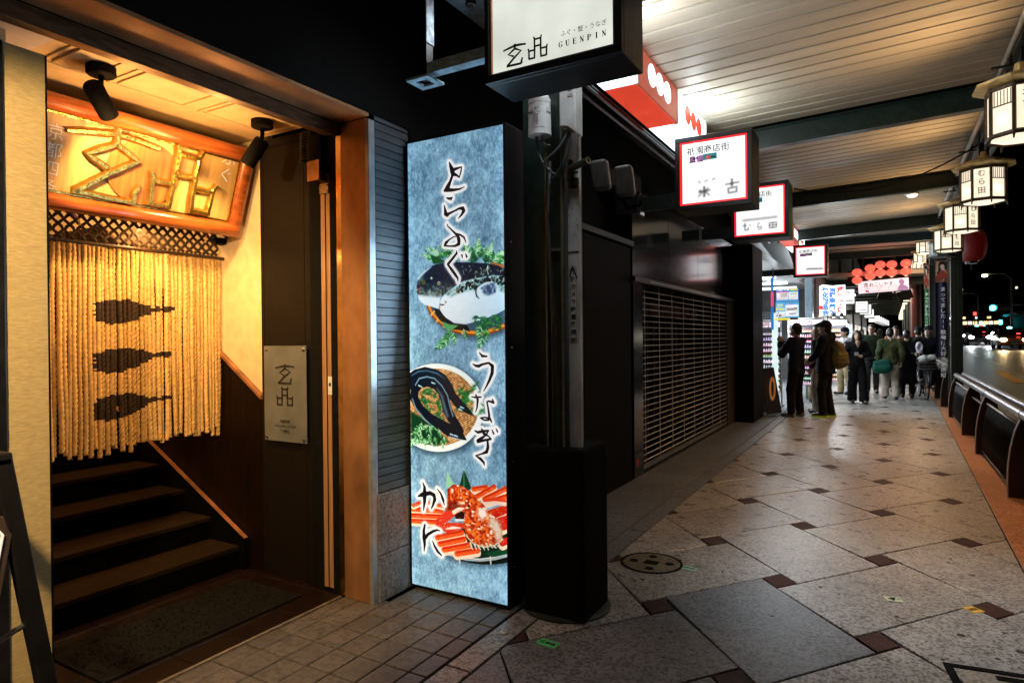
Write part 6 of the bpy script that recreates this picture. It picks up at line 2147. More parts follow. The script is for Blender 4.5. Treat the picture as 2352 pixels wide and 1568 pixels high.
# dim shop behind the grille
mb = MB()
mb.box(-4.6, -4.5, 6.5, 11.2, 0, 2.1)
mb.box(-4.6, -2.62, 6.46, 6.5, 0, 2.1)
mb.build('inner_wall', mat('dim_wood_wall', (0.03, 0.014, 0.010), 0.6, var=0.3, stretch=(1, 6, .5)), shop)
mb = MB()
for k in range(16):
    y0 = 6.8 + k * 0.26
    mb.prism([(0, 0), (0.24, 0), (0.235, -0.17 + 0.02 * math.sin(k * 2.1)), (0.12, -0.20), (0.005, -0.17)], (-2.75 - 0.02 * (k % 2), y0, 1.95), Y, Z, (0.01, 0, 0))
mb.build('short_curtain', mat('brown_noren', (0.11, 0.055, 0.028), 0.9, var=0.35, scale=12), shop)
mb = MB()
for k in range(14):
    mb.box(-2.9, -2.86, 6.9 + k * 0.28, 6.95 + k * 0.28, 0.1, 1.7)
mb.build('inner_posts', mat('dim_wood_wall'), shop)
tr = MB()
for a, b, w, h in ((-.045, .07, .09, .008), (-.038, .05, .076, .007), (-.028, 0, .008, .07), (.020, 0, .008, .07)):
    tr.prism([(a, b), (a + w, b), (a + w, b + h), (a, b + h)], (-2.2945, 6.55, 0.105), Y, Z, (0.001, 0, 0))
tr.build('red_gate_mark', mat('red_mark', (0.5, 0.03, 0.03), 0.5, emit=(0.6, 0.03, 0.03), estr=0.12), shop)
# dark neighbour between the column and the shop
nb = thing('narrow_dark_shopfront', 'unlit black shopfront with upright bars between the column and the grille shop', 'shop', (-2.3, 4.8, 0))
MB().box(-2.9, -2.52, 3.35, 6.45, 0.0, 3.05).build('front_wall', WALL_BLACK, nb)
for k in range(4):
    MB().box(-2.512, -2.48, 3.86 + k * 0.062, 3.875 + k * 0.062, 2.28, 2.92).build('upright_bar', mat('dim_grey_bar', (0.10, 0.09, 0.095), 0.5), nb)
    MB().box(-2.512, -2.485, 3.845 + k * 0.062, 3.86 + k * 0.062, 0.1, 2.2).build('upright_bar', BLACK, nb)
MB().box(-2.52, -2.28, 4.6, 6.46, 2.42, 2.475).build('awning_edge', mat('dim_awning', (0.035, 0.033, 0.03), 0.5), nb, bevel=0.004)
MB().box(-2.50, -2.30, 5.2, 6.40, 0.0, 2.40).build('door_panel', WALL_BLACK, nb, bevel=0.004)

# ================================================================== DRUGSTORE
drug = thing('drugstore', 'brightly lit open drugstore with shelves, posters and clip lamps', 'shop', (-2.6, 18, 0))
CONC = mat('shop_grey_wall', (0.14, 0.13, 0.125), 0.7, var=0.12, scale=4)
MB().box(-7.0, -6.8, 12.6, 24, 0, 3.2).build('back_wall', CONC, drug)
MB().box(-7.0, -2.1, 23.8, 24.0, 0, 3.6).build('side_wall', CONC, drug)
MB().box(-7.0, -2.65, 12.45, 12.6, 0, 3.6).build('side_wall', CONC, drug)
MB().box(-7.0, -2.2, 12.6, 24.0, 3.05, 3.2).build('ceiling', mat('shop_ceiling', (0.3, 0.3, 0.3), 0.7), drug)
MB().box(-7.0, -2.3, 12.6, 24.0, 3.2, 7.0).build('upper_wall', WALL_BLACK, drug)
MB().box(-7.0, -1.75, 12.6, 24.0, -0.02, 0.012).build('shop_floor', mat('shop_floor_vinyl', (0.22, 0.23, 0.24), 0.3, var=0.06), drug)
TUBE = glow('cool_tube', (0.86, 0.95, 1.0), 5.0)
for k in range(5):
    MB().box(-4.6, -2.5, 13.4 + k * 2.2, 13.52 + k * 2.2, 2.98, 3.04).build('tube_light', TUBE, drug)
lamp('drugstore_tube_light', 'AREA', (-3.0, 15.2, 2.94), 300, (0.84, 0.94, 1.0), 1.6, aim=(-1.2, 14.9, 0), size_y=3.0)
lamp('drugstore_tube_light', 'AREA', (-3.0, 19.8, 2.94), 420, (0.84, 0.94, 1.0), 1.6, aim=(-0.6, 19.0, 0), size_y=4.0)
# front column of the drugstore, slate coloured
MB().box(-1.66, -1.50, 16.4, 16.75, 0.012, 3.1).build('front_post', mat('slate_post', (0.11, 0.15, 0.18), 0.45, var=0.1), drug, bevel=0.006)
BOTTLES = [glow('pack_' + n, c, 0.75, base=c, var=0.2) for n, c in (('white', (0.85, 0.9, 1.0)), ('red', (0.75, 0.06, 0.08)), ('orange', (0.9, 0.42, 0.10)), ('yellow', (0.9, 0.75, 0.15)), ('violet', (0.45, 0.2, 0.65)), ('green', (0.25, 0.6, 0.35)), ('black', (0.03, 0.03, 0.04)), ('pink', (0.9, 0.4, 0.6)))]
SHELF_WHITE = mat('shelf_white', (0.45, 0.47, 0.48), 0.4)


def rack(x0, x1, y, z0, z1, label, rows, face=1, price='600円'):
    """a display rack facing us, its hooks full of small packs"""
    t = thing('display_rack', label, 'rack', ((x0 + x1) / 2, y, 0), 0, 'display racks in front of the drugstore')
    mb = MB()
    for x in (x0, x1):
        mb.tube([(x, y, 0.02), (x, y, z1 + 0.02)], 0.016, 8)
        mb.tube([(x, y - 0.2, 0.05), (x, y + 0.2, 0.05)], 0.014, 8)
        for yy in (-0.18, 0.18):
            mb.ball((x, y + yy, 0.035), 0.032, 8, 6)
    mb.tube([(x0, y, z1), (x1, y, z1)], 0.016, 8)
    mb.build('stand', SHELF_WHITE, t, smooth=True)
    MB().box(x0, x1, y + 0.02, y + 0.03, z0, z1 - 0.02).build('back_panel', mat('rack_back', (0.10, 0.10, 0.12), 0.5), t)
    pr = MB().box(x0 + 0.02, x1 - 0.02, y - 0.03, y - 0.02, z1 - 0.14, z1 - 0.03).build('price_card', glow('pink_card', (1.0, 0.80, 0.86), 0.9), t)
    text('lettering', price, 0.105, ((x0 + x1) / 2, y - 0.0305, z1 - 0.125), X, Z, mat('crimson_ink', (0.45, 0.01, 0.06), 0.5), pr, bold=0.03)
    mb = MB()
    zz = z1 - 0.20
    r = 0
    while zz > z0 + 0.05:
        mb.box(x0, x1, y - 0.16, y + 0.02, zz - 0.105, zz - 0.10)
        zz -= 0.115
    mb.build('shelf', SHELF_WHITE, t)
    mb = MB()
    zz = z1 - 0.20
    r = 0
    while zz > z0 + 0.05:
        x = x0 + 0.02
        c1, c2 = random.randrange(8), random.choice((0, 0, 1, 2, 3, 6))
        while x < x1 - 0.03:
            w, h = 0.034, 0.062 + random.uniform(-0.008, 0.010)
            yy = y - 0.14
            b = zz - 0.098
            mb.box(x, x + w, yy, yy + 0.03, b, b + h * 0.62, c1)
            mb.box(x + w * .25, x + w * .75, yy + .006, yy + .024, b + h * 0.62, b + h, c2)
            mb.box(x + w * .1, x + w * .9, yy - 0.0015, yy, b + h * .15, b + h * .42, 0 if c1 else 1)
            x += w + 0.012
        zz -= 0.115
        r += 1
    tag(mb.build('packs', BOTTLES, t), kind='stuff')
    return t


rack(-2.62, -1.90, 14.3, 0.32, 1.80, 'tall rack of small bottles beside the dark wall, left of the phone holding man', 12)
rack(-1.92, -1.22, 15.6, 0.45, 1.86, 'rack of small bottles behind the phone holding man, price card on top', 12, price='600円')
rack(-1.48, -0.92, 18.9, 0.35, 1.88, 'rack of small bottles right of the slate post, partly hidden by the dark hooded person', 11)
rack(-3.6, -2.7, 15.2, 0.3, 2.0, 'rack of packs deep inside the drugstore', 12)
MB().box(-2.05, -1.95, 14.1, 14.2, 0.3, 1.95).build('lit_edge_panel', glow('edge_panel', (0.8, 1.0, 0.95), 0.9), drug)
# wire mesh panel over the first rack
mb = MB()
for k in range(8):
    mb.tube([(-2.3 + k * 0.05, 14.26, 1.80), (-2.3 + k * 0.05, 14.26, 1.98)], 0.004, 4)
for k in range(4):
    mb.tube([(-2.35, 14.26, 1.82 + k * 0.05), (-1.92, 14.26, 1.82 + k * 0.05)], 0.004, 4)
mb.build('wire_mesh', SHELF_WHITE, drug)
# shelves further in, with bright headers
for k, (x, y, z, w, h, c) in enumerate(((-1.55, 21.6, 1.45, 0.9, 0.7, (0.75, 0.9, 1.0)), (-1.35, 23.0, 1.5, 0.7, 0.6, (0.9, 0.95, 1.0)))):
    t = thing('lit_shelf', ('bright lit shelf of goods behind the clip lamps', 'white topped shelf with blue goods near the headband man')[k], 'shelf', (x, y, 0))
    MB().box(x - w / 2, x + w / 2, y, y + 0.3, z + h * 0.55, z + h * 0.62).build('canopy', SHELF_WHITE, t)
    MB().box(x - w / 2, x + w / 2, y + 0.28, y + 0.3, 0.2, z + h * 0.55).build('back_panel', glow('shelf_glow', c, 0.75), t)
    mb = MB()
    for r in range(6):
        mb.box(x - w / 2, x + w / 2, y, y + 0.28, 0.3 + r * 0.25, 0.32 + r * 0.25)
    mb.build('shelf', SHELF_WHITE, t)
    mb = MB()
    for r in range(6):
        for j in range(int(w / 0.07)):
            a = x - w / 2 + j * 0.07
            mb.box(a + .005, a + .06, y + .02, y + .1, 0.32 + r * .25, 0.32 + r * .25 + random.uniform(.1, .2), random.choice((0, 0, 1, 4, 5, 2)))
    tag(mb.build('packs', BOTTLES, t), kind='stuff')
# clip lamps
for k, (x, y, z) in enumerate(((-1.20, 18.6, 2.02), (-1.02, 18.6, 2.02), (-0.98, 20.4, 1.86), (-1.82, 15.4, 1.98), (-1.30, 20.6, 1.9))):
    t = thing('clip_lamp', ('left black arm lamp over the rack right of the slate post', 'right black arm lamp over the rack right of the slate post', 'brightest arm lamp shining beside the dark hooded person', 'black arm lamp above the rack behind the phone holding man', 'dim arm lamp further inside the drugstore')[k], 'lamp', (x, y, z), 0, 'clip lamps over the racks')
    MB().tube([(x - 0.16, y + 0.15, z - 0.12), (x - 0.14, y + 0.1, z + 0.06), (x - 0.04, y, z + 0.09), (x, y - 0.02, z + 0.02)], 0.010, 8).build('arm', BLACK, t, smooth=True)
    MB().lathe([(0.03, 0.03), (0.055, -0.03), (0.08, -0.07)], 16, (x, y - 0.02, z), cap=False).build('shade', BLACK, t, smooth=True)
    MB().ball((x, y - 0.02, z - 0.05), 0.035, 12, 8).build('bulb', glow('white_bulb', (0.9, 0.97, 1.0), 14.0), t, smooth=True)
lamp('clip_lamp_light', 'POINT', (-0.98, 20.3, 1.78), 55, (0.85, 0.95, 1.0), 0.05)
lamp('clip_lamp_light', 'POINT', (-1.10, 18.5, 1.92), 30, (0.85, 0.95, 1.0), 0.05)
lamp('clip_lamp_light', 'POINT', (-1.82, 15.25, 1.86), 26, (0.85, 0.95, 1.0), 0.05)

# ---- posters of the drugstore (flat print, lettering only)
BLUE_P = glow('poster_blue', (0.03, 0.20, 0.60), 0.9)
SKY_P = glow('poster_sky', (0.12, 0.50, 0.85), 0.9)
WHITE_P = glow('poster_white', (0.96, 0.97, 1.0), 0.95)
YEL_P = glow('poster_yellow', (1.0, 0.82, 0.05), 0.9)
PINK_P = glow('poster_pink', (0.85, 0.12, 0.30), 0.8)
TEAL_P = glow('poster_teal', (0.05, 0.45, 0.50), 0.8)
CRIM = mat('crimson_ink')


def poster(label, x0, x1, y, z0, z1, back):
    t = thing('shop_poster', label, 'poster', ((x0 + x1) / 2, y, z0), 0, 'posters hanging at the drugstore front')
    MB().box(x0, x1, y, y + 0.012, z0, z1).build('sheet', back, t)
    return t


def patch(t, x0, x1, y, z0, z1, m):
    return MB().box(x0, x1, y - 0.002, y - 0.0003, z0, z1).build('print_patch', m, t)


py = 13.6
p1 = poster('upper blue recruitment poster with prices above the first rack', -1.90, -1.488, py, 2.145, 2.405, BLUE_P)
patch(p1, -1.885, -1.675, py, 2.185, 2.325, WHITE_P)
patch(p1, -1.665, -1.502, py, 2.185, 2.335, WHITE_P)
patch(p1, -1.885, -1.675, py, 2.325, 2.345, PINK_P)
patch(p1, -1.665, -1.502, py, 2.325, 2.345, TEAL_P)
patch(p1, -1.64, -1.502, py, 2.362, 2.392, YEL_P)
patch(p1, -1.897, -1.491, py, 2.148, 2.166, SKY_P)
text('lettering', '薬剤師募集', 0.045, (-1.77, py - 0.0025, 2.362), X, Z, WHITE_P, p1, bold=0.03)
mb = MB()
text_mb(mb, '2500円', 0.040, (-1.755, py - 0.0025, 2.280), X, Z, bold=0.04)
text_mb(mb, '3500円', 0.040, (-1.755, py - 0.0025, 2.240), X, Z, bold=0.04)
text_mb(mb, '50万円', 0.036, (-1.580, py - 0.0025, 2.283), X, Z, bold=0.04)
mb.build('lettering', CRIM, p1)
mb = MB()
for k in range(5):
    mb.box(-1.88, -1.70 + 0.01 * k, py - 0.0026, py - 0.0021, 2.195 + k * 0.006, 2.197 + k * 0.006)
    mb.box(-1.655, -1.52, py - 0.0026, py - 0.0021, 2.195 + k * 0.014, 2.198 + k * 0.014)
mb.build('small_print', GREY_INK, p1)
p2 = poster('lower sky blue recruitment poster reading 2000 yen above the first rack', -1.905, -1.483, py, 1.835, 2.135, SKY_P)
patch(p2, -1.725, -1.495, py, 1.862, 2.085, WHITE_P)
patch(p2, -1.90, -1.735, py, 1.848, 1.955, WHITE_P)
patch(p2, -1.725, -1.575, py, 2.088, 2.118, BLUE_P)
mb = MB()
text_mb(mb, '登録', 0.052, (-1.818, py - 0.0025, 2.055), X, Z, bold=0.05)
text_mb(mb, '販売者', 0.050, (-1.818, py - 0.0025, 1.985), X, Z, bold=0.05)
mb.build('lettering', YEL_P, p2)
mb = MB()
text_mb(mb, '2000円', 0.070, (-1.610, py - 0.0025, 1.975), X, Z, bold=0.05, squeeze=0.85)
text_mb(mb, '2600円', 0.042, (-1.595, py - 0.0025, 1.895), X, Z, bold=0.04)
text_mb(mb, '大募集', 0.050, (-1.818, py - 0.0025, 1.860), X, Z, bold=0.05)
text_mb(mb, '/10', 0.036, (-1.86, py - 0.0025, 1.915), X, Z, bold=0.03)
mb.build('lettering', CRIM, p2)
text('lettering', 'アルバイト', 0.026, (-1.65, py - 0.0025, 2.094), X, Z, WHITE_P, p2, bold=0.02)
MB().box(-1.93, -1.66, py - 0.001, py + 0.010, 1.79, 1.828).build('lower_strip', YEL_P, p2)
MB().box(-1.65, -1.50, py - 0.001, py + 0.010, 1.79, 1.828).build('lower_strip', mat('pale_red_strip', (0.6, 0.25, 0.22), 0.5), p2)
side = thing('side_banner', 'narrow upright blue and magenta lit banner against the dark end wall', 'banner', (-1.93, 13.5, 1.5))
for z0, z1, m in ((2.35, 2.62, BLUE_P), (2.05, 2.34, PINK_P), (1.60, 2.04, BLUE_P)):
    MB().box(-1.965, -1.915, 13.4, 13.41, z0, z1).build('panel', m, side)
# tall glass case lettering deeper in: big blue and red characters
bl = thing('lit_letter_sign', 'bright white sign with big blue and red characters inside the drugstore', 'sign', (-1.6, 19.6, 2.1))
MB().box(-1.62, -0.98, 19.6, 19.62, 2.02, 2.85).build('face_panel', WHITE_P, bl)
mb = MB()
for c_, x in (('薬化粧品食', -1.47), ('免税専門店', -1.30)):
    text_mb(mb, c_, 0.155, (x, 19.596, 2.82), X, Z, bold=0.05, vertical=True, pitch=0.16)
mb.build('lettering', BLUE_P, bl)
mb = MB()
text_mb(mb, '激安特価', 0.16, (-1.10, 19.596, 2.80), X, Z, bold=0.05, vertical=True, pitch=0.18)
mb.lathe([(0.0005, 0), (0.055, 0)], 18, (-1.58, 19.595, 2.25), (0, -1, 0), cap=False)
mb.build('lettering', glow('letter_red', (0.85, 0.03, 0.04), 0.9), bl)
for k, (x, y) in enumerate(((-1.25, 17.6), (-0.95, 21.5))):
    t = thing('strip_lamp', ('slanting white strip lamp under the drugstore canopy', 'second white strip lamp further under the canopy')[k], 'lamp', (x, y, 2.9))
    MB().obox((x, y, 2.68), Vector((0.10, 0.28, 0)), Vector((0.03, -0.012, 0)), (0, 0, 0.022)).build('tube', TUBE, t)
    MB().obox((x, y, 2.71), Vector((0.10, 0.29, 0)), Vector((0.045, -0.018, 0)), (0, 0, 0.010)).build('housing', SHELF_WHITE, t)
# a-board at the drugstore
ab2 = thing('a_board', 'dark folding board with orange lettering at the drugstore entrance', 'signboard', (-1.86, 12.9, 0))
d = Vector((0.14, 0.0, -0.86))
tp = Vector((-1.98, 12.95, 0.88))
mb = MB()
mb.prism([(-0.28, 0), (0.28, 0), (0.28, 1), (-0.28, 1)], tp, Vector((0.42, 0.9, 0)).normalized() * 0.8, d, (-0.02, 0.0, 0))
bd = mb.build('front_board', mat('brown_black_board', (0.05, 0.02, 0.015), 0.5), ab2)
mb = MB()
mb.prism([(-0.28, 0), (0.28, 0), (0.28, 1), (-0.28, 1)], tp, Vector((0.42, 0.9, 0)).normalized() * 0.8, Vector((-0.14, 0, -0.86)), (-0.02, 0.0, 0))
mb.build('rear_board', BLACK, ab2)
mb = MB()
text_mb(mb, '0', 0.62, tp + d * 0.70 + Vector((0.006, -0.004, 0)), Vector((0.42, 0.9, 0)).normalized() * 0.7, Z, bold=0.02)
mb.build('lettering', mat('orange_print', (0.62, 0.22, 0.06), 0.5, emit=(0.7, 0.25, 0.06), estr=0.25), bd)
# dark shopfronts continuing beyond
for k in range(4):
    y0 = 24.2 + 12 * k
    t = thing('distant_shopfront', ('first', 'second', 'third', 'last')[k] + ' shopfront beyond the drugstore along the arcade', 'shop', (-2.4, y0 + 6, 0))
    MB().box(-5, -2.1 + 0.1 * k, y0, y0 + 11.8, 0, 7).build('front_wall', mat('dim_shopfront', (0.06, 0.055, 0.055), 0.6, var=0.3, scale=2), t)
    for j in range(5):
        MB().box(-2.1 + 0.1 * k, -2.07 + 0.1 * k, y0 + 0.5 + j * 2.2, y0 + 1.9 + j * 2.2, 0.4 + 0.3 * (j % 2), 2.2).build('window', glow('shop_window_%d' % ((j + k) % 3), ((1, 0.82, 0.55), (0.75, 0.88, 1.0), (1, 0.9, 0.75))[(j + k) % 3], (0.35, 0.25, 0.5)[(j + k) % 3], var=0.3, scale=1.5), t)
lamp('distant_shop_light', 'AREA', (-1.9, 34, 2.2), 120, (0.95, 0.95, 1.0), 2, aim=(0.2, 33, 0), size_y=6)
lamp('distant_shop_light', 'AREA', (-1.8, 48, 2.2), 130, (1.0, 0.92, 0.85), 2, aim=(0.2, 47, 0), size_y=6)
# ================================================================== RAILING
RAIL_BROWN = mat('railing_brown', (0.014, 0.006, 0.004), 0.35, 0.1, var=0.15)
RAIL_EDGE = mat('railing_edge', (0.42, 0.33, 0.28), 0.35, 0.6, var=0.1)
RAIL_PANEL = mat('railing_grey_panel', (0.18, 0.18, 0.18), 0.35, 0.5)


def rail_post(parent, y):
    prof = [(0.930, 0.0), (0.928, 0.12), (0.934, 0.28), (0.952, 0.44), (0.985, 0.60), (1.022, 0.70), (1.135, 0.705), (1.155, 0.55), (1.175, 0.30), (1.185, 0.0)]
    p = MB().prism(prof, (0, y - 0.035, 0), X, Z, (0, 0.07, 0)).build('post', RAIL_BROWN, parent, bevel=0.004)
    mb = MB()
    front = prof[:6]
    for s in (-1, 1):
        for a, b in zip(front, front[1:]):
            mb.prism([(a[0] - 0.006, a[1]), (a[0] + 0.001, a[1]), (b[0] + 0.001, b[1]), (b[0] - 0.006, b[1])], (0, y + s * 0.018 - 0.009, 0), X, Z, (0, 0.018, 0))
    mb.build('edge_band', RAIL_EDGE, p)


def railing(ys, grille, label, ext=(0.30, 0.0)):
    t = thing('railing', label, 'railing', (1.06, sum(ys) / len(ys), 0), 0, 'curved railings along the kerb')
    for y in ys:
        rail_post(t, y)
    a, b = ys[0] - ext[0], ys[-1] + ext[1]
    MB().tube([(1.055, a, 0.745), (1.055, b, 0.745)], 0.045, 16).build('handrail', CHROME, t, smooth='auto')
    MB().tube([(1.165, a, 0.765), (1.165, b, 0.765)], 0.036, 14).build('rear_rail', CHROME, t, smooth='auto')
    mb = MB()
    for y in [a + 0.08] + list(ys):
        MB().lathe([(0.0475, -0.012), (0.0475, 0.012)], 16, (1.055, y, 0.745), Y).build('rail_collar', BLACK, t, smooth='auto')
    for k, (y0, y1) in enumerate(zip(ys, ys[1:])):
        if grille[k]:
            MB().tube([(1.045, y0 + .05, 0.625), (1.045, y1 - .05, 0.625)], 0.012, 8).build('panel_top_bar', RAIL_EDGE, t, smooth=True)
            MB().tube([(0.99, y0 + .05, 0.05), (0.99, y1 - .05, 0.05)], 0.012, 8).build('panel_bottom_bar', RAIL_BROWN, t, smooth=True)
            bar = MB().tube([(0.985, 0, 0.05), (0.990, 0, 0.25), (1.010, 0, 0.45), (1.045, 0, 0.625)], 0.0055, 5)
            n = int((y1 - y0 - 0.12) / 0.062)
            first = None
            for j in range(n):
                if first is None:
                    first = bar.build('grille_bar', DARK_STEEL if grille[k] == 1 else RAIL_PANEL, t, smooth=True)
                    c = first
                else:
                    c = first.copy()
                    COL.objects.link(c)
                c.location = (0, y0 + 0.09 + j * 0.062 - 0, 0)
        else:
            MB().tube([(1.06, y0 + .03, 0.56), (1.06, y1 - .03, 0.56)], 0.014, 8).build('middle_bar', RAIL_BROWN, t, smooth=True)


railing([7.29, 9.75, 11.48, 13.85], (1, 0, 1), 'nearest brown curved railing with grille panels, cut off by the right edge', (0.42, 0.10))
railing([15.85, 17.8, 21.1], (0, 1), 'second brown curved railing beside the bicycle, past the near post', (0.15, 0.35))
railing([24.0, 26.5, 29.0], (1, 0), 'third brown railing far along the kerb behind the second post', (0.2, 0.2))


# ================================================================== PEOPLE
def surface_net(field, lo, h):
    """polygon surface of the zero level of a sampled distance field"""
    f = field
    nx, ny, nz = f.shape
    s = f < 0
    c = [s[i:nx - 1 + i, j:ny - 1 + j, k:nz - 1 + k] for i in (0, 1) for j in (0, 1) for k in (0, 1)]
    cnt = sum(a.astype(np.int8) for a in c)
    act = (cnt > 0) & (cnt < 8)
    idx = -np.ones(act.shape, int)
    ii = np.argwhere(act)
    idx[act] = np.arange(len(ii))
    acc = np.zeros((len(ii), 3))
    num = np.zeros(len(ii))
    corners = [(i, j, k) for i in (0, 1) for j in (0, 1) for k in (0, 1)]
    for a in range(8):
        for b in range(a + 1, 8):
            d = np.abs(np.array(corners[a]) - np.array(corners[b])).sum()
            if d != 1:
                continue
            va = f[ii[:, 0] + corners[a][0], ii[:, 1] + corners[a][1], ii[:, 2] + corners[a][2]]
            vb = f[ii[:, 0] + corners[b][0], ii[:, 1] + corners[b][1], ii[:, 2] + corners[b][2]]
            m = (va < 0) != (vb < 0)
            t = np.where(m, va / np.where(m, va - vb, 1), 0)
            p = np.array(corners[a]) + t[:, None] * (np.array(corners[b]) - np.array(corners[a]))
            acc += np.where(m[:, None], p, 0)
            num += m
    v = (ii + acc / num[:, None]) * h + lo
    quads = []
    for ax in range(3):
        sl0 = [slice(None)] * 3
        sl1 = [slice(None)] * 3
        sl0[ax], sl1[ax] = slice(0, -1), slice(1, None)
        ch = s[tuple(sl0)] != s[tuple(sl1)]
        o1, o2 = [a for a in range(3) if a != ax]
        e = np.argwhere(ch)
        e = e[(e[:, o1] > 0) & (e[:, o2] > 0) & (e[:, o1] < f.shape[o1] - 1) & (e[:, o2] < f.shape[o2] - 1)]
        q = []
        for d1, d2 in ((1, 1), (0, 1), (0, 0), (1, 0)):
            w = e.copy()
            w[:, o1] -= d1
            w[:, o2] -= d2
            q.append(idx[w[:, 0], w[:, 1], w[:, 2]])
        q = np.stack(q, 1)
        inside = s[e[:, 0], e[:, 1], e[:, 2]]
        flip = inside if ax != 1 else ~inside
        q[~flip] = q[~flip][:, ::-1]
        quads.append(q)
    return v, np.concatenate(quads)


def solid(prims, h=0.014, k=0.03, zmin=None, zmax=None, noise=0.0, seed=0):
    """Smooth union of tapered capsules ('c', a, b, ra, rb[, flat]), ellipsoids ('e', centre, radii) and cuts ('-e', ...)."""
    pts = []
    for p in prims:
        if p[0] == 'c':
            for q, r in ((p[1], p[3]), (p[2], p[4])):
                pts += [np.array(q) - r - .03, np.array(q) + r + .03]
        elif p[0] == 'e':
            pts += [np.array(p[1]) - np.array(p[2]) - .03, np.array(p[1]) + np.array(p[2]) + .03]
    lo, hi = np.min(pts, 0), np.max(pts, 0)
    n = np.ceil((hi - lo) / h).astype(int) + 2
    g = [lo[i] + h * np.arange(n[i]) for i in range(3)]
    F_ = np.full(tuple(n), 0.25)
    for p in prims:
        if p[0] == 'c':
            flat = p[5] if len(p) > 5 else 1.0
            a, b, ra, rb = np.array(p[1], float), np.array(p[2], float), p[3], p[4]
            m = max(ra, rb) + k + 0.04
            l2, h2 = np.minimum(a, b) - m, np.maximum(a, b) + m
        else:
            a, r = np.array(p[1], float), np.array(p[2], float)
            l2, h2 = a - r - k - .04, a + r + k + .04
        sl = tuple(slice(max(0, int((l2[i] - lo[i]) / h)), min(n[i], int((h2[i] - lo[i]) / h) + 2)) for i in range(3))
        xs, ys, zs = np.meshgrid(*[g[i][sl[i]] for i in range(3)], indexing='ij')
        if xs.size == 0:
            continue
        if p[0] == 'c':
            d = b - a
            d2 = d * np.array((1, 1 / flat, 1))
            px, py, pz = xs - a[0], (ys - a[1]) / flat, zs - a[2]
            t = np.clip((px * d2[0] + py * d2[1] + pz * d2[2]) / max(1e-9, d2 @ d2), 0, 1)
            D = np.sqrt((px - t * d2[0]) ** 2 + (py - t * d2[1]) ** 2 + (pz - t * d2[2]) ** 2) - (ra + (rb - ra) * t)
        else:
            q = np.sqrt(((xs - a[0]) / r[0]) ** 2 + ((ys - a[1]) / r[1]) ** 2 + ((zs - a[2]) / r[2]) ** 2)
            D = (q - 1) * r.min()
        S = F_[sl]
        if p[0] == '-e':
            F_[sl] = np.maximum(S, -D)
        else:
            hh = np.clip(0.5 + 0.5 * (S - D) / k, 0, 1)
            F_[sl] = S * (1 - hh) + D * hh - k * hh * (1 - hh)
    if zmin is not None:
        F_ = np.maximum(F_, (zmin - g[2])[None, None, :])
    if zmax is not None:
        F_ = np.maximum(F_, (g[2] - zmax)[None, None, :])
    if noise:
        xs, ys, zs = np.meshgrid(*g, indexing='ij')
        F_ = F_ + noise * (np.sin(xs * 31 + seed + 6 * np.sin(zs * 9)) * np.sin(zs * 38 + seed * 2 + 3 * np.sin(xs * 13)) + 0.6 * np.sin(ys * 40 + zs * 21 + seed))
    F_[0], F_[-1], F_[:, 0], F_[:, -1], F_[:, :, 0], F_[:, :, -1] = (.1,) * 6
    return surface_net(F_, lo, h)


def solid_obj(name, prims, m, parent, **kw):
    v, q = solid(prims, **kw)
    me = bpy.data.meshes.new(name)
    me.from_pydata(v.tolist(), [], q.tolist())
    me.materials.append(m)
    me.polygons.foreach_set('use_smooth', [True] * len(me.polygons))
    o = bpy.data.objects.new(name, me)
    COL.objects.link(o)
    o.parent = parent
    return o


SKIN = mat('skin', (0.52, 0.33, 0.24), 0.5, var=0.06, scale=12)
BLACK_HAIR = mat('black_hair', (0.018, 0.013, 0.011), 0.34, var=0.3, scale=60, stretch=(6, 6, 1))
BROWN_HAIR = mat('brown_hair', (0.13, 0.085, 0.055), 0.42, var=0.3, scale=60, stretch=(6, 6, 1))
EYE = mat('eye', (0.02, 0.015, 0.012), 0.3)
LIP = mat('lip', (0.30, 0.11, 0.10), 0.5)


def cloth(name, col=(0.012, 0.014, 0.02), rough=0.85):
    return mat(name, col, rough, var=0.16, scale=9, bump=0.25, bscale=24, spec=0.12)


BLK_CLOTH = cloth('black_cloth', (0.012, 0.012, 0.014))
V3 = lambda *a: np.array(a, float)


def hand_prims(w, d, pal, curl=0.35, sgn=1):
    """palm, four unequal bent fingers and a thumb; d = pointing direction, pal = palm-side direction"""
    d = d / np.linalg.norm(d)
    pal = pal - d * (pal @ d)
    pal = pal / np.linalg.norm(pal)
    sd = np.cross(d, pal) * sgn
    out = [('c', w, w + d * 0.03, .024, .024)]
    for i, (off, ln) in enumerate(((-.027, .062), (-.009, .074), (.009, .070), (.026, .054))):
        a = w + d * 0.03 + sd * off * 0.8
        b = w + d * 0.082 + sd * off
        c_ = b + (d * math.cos(curl) + pal * math.sin(curl)) * ln * 0.55
        e = c_ + (d * math.cos(curl * 2.2) + pal * math.sin(curl * 2.2)) * ln * 0.5
        out += [('c', a, b, .017, .0125), ('c', b, c_, .0105, .0098), ('c', c_, e, .0098, .0085)]
    a = w + d * .025 - sd * .024
    b = a + d * .035 - sd * .022 + pal * .012
    out += [('c', a, b, .014, .012), ('c', b, b + d * .03 + pal * .008, .0115, .0095)]
    return out


